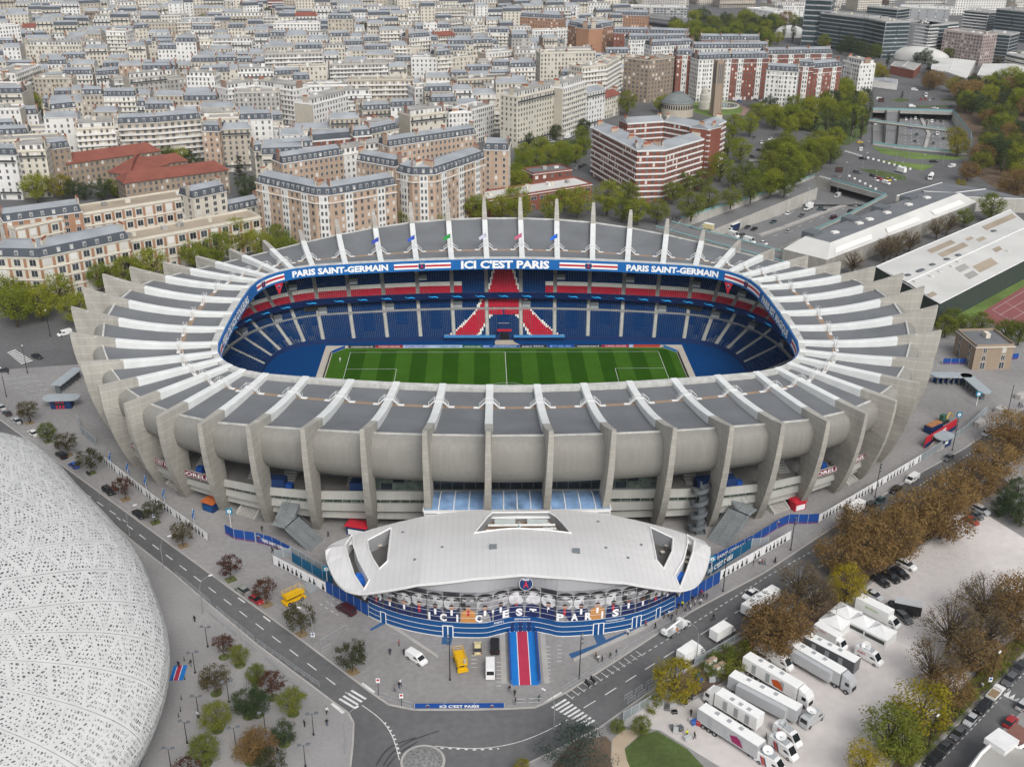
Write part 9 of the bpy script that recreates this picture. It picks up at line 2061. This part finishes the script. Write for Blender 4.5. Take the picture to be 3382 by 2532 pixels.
PP = [(840, 1892, 'walking on the forecourt', ((1238, 622, 'red', 'black'), (1160, 695, 'navy', 'black'), (1200, 1012, 'grey', 'jeans'), (1240, 985, 'black', 'jeans'), (1248, 962, 'white', 'jeans'), (1280, 700, 'black', 'black'))),
      (840, 1892, 'crossing the plaza', ((620, 1202, 'white', 'black'), (622, 1302, 'black', 'jeans'), (430, 1312, 'black', 'black'), (32, 1228, 'pink', 'white'), (203, 1545, 'black', 'jeans'), (300, 1345, 'white', 'jeans'), (2180, 1015, 'black', 'grey'))),
      (0, 1892, 'near the lattice stadium', ((1665, 415, 'black', 'black'), (1528, 805, 'navy', 'black'), (1632, 795, 'black', 'grey'), (1693, 1235, 'white', 'black'))),
      (1690, 1892, 'right of the carpet', ((25, 1050, 'black', 'black'), (32, 1120, 'black', 'grey'), (233, 1095, 'green', 'black'), (718, 730, 'brown', 'black'), (738, 755, 'white', 'black'), (772, 758, 'black', 'black'), (842, 730, 'green', 'black'), (893, 705, 'navy', 'jeans'), (992, 535, 'white', 'navy'), (1145, 460, 'red', 'jeans'), (1225, 475, 'black', 'black'))),
      (1690, 1892, 'queuing before the blue hoarding', ((1300, 385, 'black', 'black'), (1340, 370, 'white', 'black'), (1365, 400, 'black', 'jeans'), (1410, 355, 'brown', 'brown'), (1425, 305, 'black', 'black'), (1457, 290, 'yellow', 'black'), (1485, 330, 'grey', 'black'), (1525, 315, 'white', 'jeans'), (1510, 290, 'black', 'jeans'), (1545, 245, 'black', 'black'), (1565, 275, 'white', 'black'), (1600, 225, 'navy', 'jeans'), (1612, 268, 'white', 'black'), (1635, 225, 'black', 'jeans'), (1665, 225, 'navy', 'jeans'), (1620, 195, 'red', 'black'))),
      (2532, 1240, 'on the right pavement', ((72, 1600, 'black', 'black'), (830, 1115, 'black', 'green'), (795, 1120, 'red', 'black'), (897, 1015, 'brown', 'grey'), (2152, 270, 'black', 'black'), (2170, 275, 'navy', 'jeans'), (2185, 272, 'white', 'jeans'))),
      (1690, 1892, 'working on the gravel lot', ((1495, 1395, 'yellow', 'black'), (1560, 1415, 'black', 'black'), (1530, 1220, 'black', 'black'), (2170, 1425, 'green', 'green'))),
      (2532, 1892, 'on the bottom right pavement', ((1835, 990, 'white', 'navy'), (2000, 800, 'black', 'black'))),
      (0, 1240, 'on the left road pavement', ((190, 420, 'black', 'black'), (262, 395, 'black', 'black'), (965, 950, 'brown', 'black'))),
      (0, 600, 'at the far left crossing', ((72, 1645, 'black', 'black'),)), (1690, 600, 'under the trees behind the far stand', ((1375, 330, 'black', 'black'), (1405, 330, 'black', 'brown')))]
for ox, oy, doing, lst in PP:
 for x, y, tp__, lg in lst: person(C(ox, oy, x, y), rnd.uniform(0, 6.28), tp__, lg, doing)
for x, y, tp__, lg in ((610, 385, 'black', 'black'), (735, 640, 'black', 'black'), (805, 625, 'black', 'jeans'), (1415, 455, 'navy', 'navy')): person(L7(x, y), rnd.uniform(0, 6.28), tp__, lg, 'near the left staircase')
for x, y, tp__, lg in ((1505, 950, 'black', 'black'), (1320, 965, 'white', 'black'), (1350, 970, 'red', 'jeans'), (1380, 970, 'grey', 'jeans'), (1240, 985, 'black', 'grey')): person(R21(x, y), rnd.uniform(0, 6.28), tp__, lg, 'beside the right poster fence')
for (x, y) in ((242, 420),): person(G(1080+x*.18083, 1120+y*.18083), 0, 'white', 'white', 'standing on the pitch', .08)
cy = C(1690, 1892, 1720, 405, GZ); bk = thing('bicycle', 'bicycle ridden along the right road', 'bicycle', cy, heading(1690, 1892, 1720, 405, -1, .65))
for x in (-.52, .52): part('wheel', MB().tube([(x+.33*cos(q*PI/8), 0, .34+.33*sin(q*PI/8)) for q in range(17)], .025, 4, caps=False), m_tyre, bk)
part('frame', MB().bar((-.52, 0, .34), (-.1, 0, .85), .04).bar((-.1, 0, .85), (.4, 0, .85), .04).bar((.4, 0, .85), (.52, 0, .34), .04).bar((-.05, 0, .3), (.4, 0, .85), .04).bar((-.52, 0, .34), (-.05, 0, .3), .04), pmat('black'), bk); part('handlebar', MB().bar((.42, -.25, .98), (.42, .25, .98), .04), m_steel, bk); part('saddle', MB().box(-.15, 0, .88, .26, .14, .06), m_tyre, bk)
pr = person(cy, heading(1690, 1892, 1720, 405, -1, .65)+PI/2, 'black', 'black', 'riding a bicycle on the right road', GZ+.18)
def lamp(lb, p, h, ang, arm=1.6, style='arm', col=None):
 t = thing('street_lamp', lb, 'street lamp', (p.x, p.y, 0), ang, 'street lamps'); mt = col or m_lampg
 if style == 'arm':
  part('pole', MB().tube([(0, 0, 0), (0, 0, h*.75), (arm*.25, 0, h*.93), (arm, 0, h)], [.11, .08, .06, .05], 6), mt, t); part('lantern', MB().box(arm+.3, 0, h-.12, .9, .3, .16), m_whst, t)
 elif style == 'twin':
  part('pole', MB().tube([(0, 0, 0), (0, 0, h)], [.09, .06], 6), mt, t); part('crossbar', MB().bar((-.8, 0, h), (.8, 0, h), .05), mt, t)
  for e in (-.8, .8): part('lantern', MB().lathe(e, 0, [(.05, h), (.42, h+.12), (.4, h+.18), (.02, h+.28)], 10), m_dgrey, t)
 else:
  part('pole', MB().tube([(0, 0, 0), (0, 0, h)], [.12, .08], 6), mt, t)
  for z in (h*.8, h*.9, h): part('spot', MB().box(.25, 0, z-.15, .5, .25, .3), m_dgrey, t)
 part('base', MB().lathe(0, 0, [(.22, 0), (.22, .25), (.1, .4)], 8), mt, t)
m_lampg = M('lamp_grey', (.25, .26, .27), .5, .03); m_lampd = M('lamp_black', (.025, .02, .025), .5, .03)
for x, y in ((1108, 1365), (1398, 1640)): lamp('grey curved street lamp on the left road edge', C(0, 1240, x, y), 8, .5, 2.0)
lamp('grey curved street lamp on the plaza kerb, upper', C(0, 1892, 1735, 345), 9, .6, 2.4); lamp('grey curved street lamp near the zebra on the plaza', C(840, 1892, 780, 1530), 9, .7, 2.6); lamp('grey curved street lamp over the left kerb trees', C(840, 1892, 507, 615), 8.5, 2.6, 2.8)
for x, y in ((1775, 628), (1668, 850), (1957, 1100), (1700, 1230), (1600, 1450), (2018, 1500), (1465, 1680)): lamp('slim twin-headed plaza lamp by the lattice stadium', C(0, 1892, x, y), 5, rnd.uniform(-.3, .3), style='twin', col=m_lampd)
for x, y in ((98, 1372), (507, 1380), (437, 1650)): lamp('slim twin-headed plaza lamp near the zebra', C(840, 1892, x, y), 5, rnd.uniform(-.3, .3), style='twin', col=m_lampd)
for ox, oy, x, y, h in ((840, 1892, 1672, 912, 11), (1690, 1892, 577, 900, 11), (2532, 1240, 205, 1490, 9), (2532, 1240, 925, 1040, 10), (2532, 1240, 1585, 640, 10), (2532, 1240, 2055, 340, 10)): lamp('tall black floodlight mast on the stadium pavement', C(ox, oy, x, y), h, rnd.uniform(0, 6), style='mast', col=m_lampd)
lamp('tall black floodlight mast on the stadium pavement', R21(875, 1295), 9, 2, style='mast', col=m_lampd)
for x, y, h in ((1575, 760, 9), (360, 1330, 8)): lamp('grey curved street lamp on the right road', C(1690, 1892, x, y), h, 2.4, 2.4)
for x, y in ((1365, 1545), (1895, 985)): lamp('dark street lamp on the bottom right pavement', C(2532, 1892, x, y), 8, .8, 1.6, col=m_lampd)
for ox, oy, x, y in ((0, 1240, 55, 180), (0, 600, 235, 1635), (0, 600, 430, 1320)): lamp('dark street lamp at the far left', C(ox, oy, x, y), 9, 2, 1.6, col=m_lampd)
for x, y in ((145, 410), (340, 185), (585, 235), (325, 350), (900, 185)): lamp('grey motorway lamp in the lower cutting', C(2532, 600, x, y, MZ), 10, 1.2, 2.6)
for x, y in ((850, 1330), (720, 1210), (1100, 1400), (1215, 1355), (1320, 1460), (1505, 1400), (690, 1530), (1160, 1530), (820, 1440), (1080, 860), (1225, 860), (765, 1180), (905, 1230)): lamp('slim grey lamp on the motorway square', C(2532, 0, x, y), 9, rnd.uniform(0, 6), 1.4)
def road_sign(lb, p, h, kind):
 t = thing('road_sign', lb, 'road sign', (p.x, p.y, 0), 0, 'road signs'); part('pole', MB().tube([(0, 0, 0), (0, 0, h)], .06, 6), m_lampd, t)
 part('plate', MB().box(0, -.08, h-1.1, .75, .05, 1.1), m_wht, t)
 if kind: part('ring', MB().add([(.28*cos(q*PI/8), -.12, h-.4+.28*sin(q*PI/8)) for q in range(16)], [tuple(range(16))]), m_red if kind == 1 else m_blue, t)
for ox, oy, x, y, h, kd, lb in ((840, 1892, 507, 612, 3.2, 2, 'blue no-parking sign under the left kerb lamp'), (840, 1892, 1062, 1040, 4.2, 1, 'tall white sign with red ring beside the zebra'), (840, 1892, 1258, 1130, 3, 1, 'small red and white sign left of the junction banner'), (2532, 1892, 1892, 990, 3, 2, 'blue sign in the bottom right street'), (0, 1240, 1325, 1260, 2.8, 2, 'blue sign before the left poster fence')): road_sign(lb, C(ox, oy, x, y), h, kd)
for x, y in ((608, 1520), (970, 910)): p = C(2532, 0, x, y); t = thing('display_panel', 'dark message panel on two posts at the motorway square', 'sign', (p.x, p.y, 0), 0, 'message panels'); part('panel', MB().box(0, 0, 3, 4.2, .4, 3), M('panel_brown', (.06, .03, .03), .6, .05), t); [part('post', MB().box(e, 0, 0, .2, .2, 3), m_dgrey, t) for e in (-1.2, 1.2)]
p = C(2532, 1892, 1850, 1640, 0); q_ = [C(2532, 1892, *v, 6) for v in ((1700, 1720), (1830, 1545), (1990, 1395), (2150, 1500), (2300, 1420), (2300, 1800))]; o = Vc((q_[0].x, q_[0].y, 0)); t = thing('corner_house', 'white edged flat roofed house in the bottom right corner', 'house', o); pl = [((v-o).x, (v-o).y) for v in q_]
part('wall', MB().prism(ccw(pl), 0, 6), m_flat, t)
for i in range(len(pl)-1): part('parapet', MB().tube([(*pl[i], 6.2), (*pl[i+1], 6.2)], .35, 4), m_edge, t)
part('terrace', MB().box((C(2532, 1892, 2000, 1460, 6)-o).x, (C(2532, 1892, 2000, 1460, 6)-o).y, 6, 4.5, 4, 1.2, .6), m_edge, t); part('red_deck', MB().box((C(2532, 1892, 2180, 1400, 6)-o).x, (C(2532, 1892, 2180, 1400, 6)-o).y, 5.9, 5, 5, .2, .6), M('brick_deck', (.2, .1, .08), .9, .1), t)
p = C(0, 1892, 1525, 850); t = thing('plaza_carpet', 'short blue and red carpet at the lattice stadium door', 'carpet', (p.x, p.y, 0), .05); part('blue_field', MB().box(0, 0, 0, 2.7, 4.6, .03), m_cblue, t); part('red_strip', MB().box(-.1, 0, .03, .9, 4.6, .01), m_cred, t)
for e in (-.6, .4): part('white_edge', MB().box(e, 0, .03, .12, 4.6, .012), m_wht, t)
for x, y in ((1475, 910), (1575, 745), (1578, 905), (1550, 1075), (1543, 1175), (1528, 1225)): g = C(0, 1892, x, y); o = thing('queue_post', 'dark queue post beside the plaza carpet', 'post', (g.x, g.y, 0), 0, 'queue posts'); part('post', MB().tube([(0, 0, 0), (0, 0, 1)], .05, 6), m_lampd, o); part('foot', MB().lathe(0, 0, [(.18, 0), (.18, .05), (.02, .07)], 8), m_lampd, o)
p = L7(1190, 1090); t = thing('barrier_stack', 'stack of grey steel barriers beside the yellow lift', 'barriers', (p.x, p.y, 0), -.7)
for i in range(10): part('stacked_barrier', MB().box(0, -1.2+i*.27, .02, 3.6, .16, .7+.1*(i % 3)), m_steel, t)
# HAZE
hz = MB().add([(-2700, -440, -9), (3000, -440, -9), (3000, 3300, -9), (-2700, 3300, -9), (-2700, -440, 152), (3000, -440, 152), (3000, 3300, 152), (-2700, 3300, 152)], [(3, 2, 1, 0), (4, 5, 6, 7), (0, 1, 5, 4), (1, 2, 6, 5), (2, 3, 7, 6), (3, 0, 4, 7)])
hm = bpy.data.materials.new('haze'); hm.use_nodes = True; hn = hm.node_tree.nodes; hn.clear()
ho = hn.new('ShaderNodeOutputMaterial'); hv = hn.new('ShaderNodeVolumePrincipled')
hv.inputs['Color'].default_value = (.86, .90, .95, 1); hv.inputs['Density'].default_value = .00004; hv.inputs['Anisotropy'].default_value = 0.0
hm.node_tree.links.new(hv.outputs[0], ho.inputs['Volume'])
hz_o = link('haze', hz.mesh('haze', hm)); hz_o['kind'] = 'stuff'
SC.cycles.volume_bounces = 0
# labels: single out look-alikes by their order in the picture
ORDW = ['first', 'second', 'third', 'fourth', 'fifth', 'sixth', 'seventh', 'eighth', 'ninth', 'tenth', 'eleventh', 'twelfth', 'thirteenth', 'fourteenth', 'fifteenth', 'sixteenth', 'seventeenth', 'eighteenth', 'nineteenth', 'twentieth']
bpy.context.view_layer.update()
from collections import defaultdict
_by = defaultdict(list)
for o in TOPS: _by[o['label']].append(o)
for lab, os_ in _by.items():
 if len(os_) < 2: continue
 os_.sort(key=lambda o: PR(o.matrix_world.translation)[0])
 n = len(os_)
 for q, o in enumerate(os_):
  if n == 2: s = 'left one' if q == 0 else 'right one'
  elif q == 0: s = 'leftmost'
  elif q == n-1: s = 'rightmost'
  elif q < (n+1)//2 and q < 20: s = ORDW[q]+' from left'
  elif n-1-q < 20: s = ORDW[n-1-q]+' from right'
  else: s = ''
  if s: o['label'] = lab+', '+s
  if 'group' not in o: o['group'] = o['category']+' group'
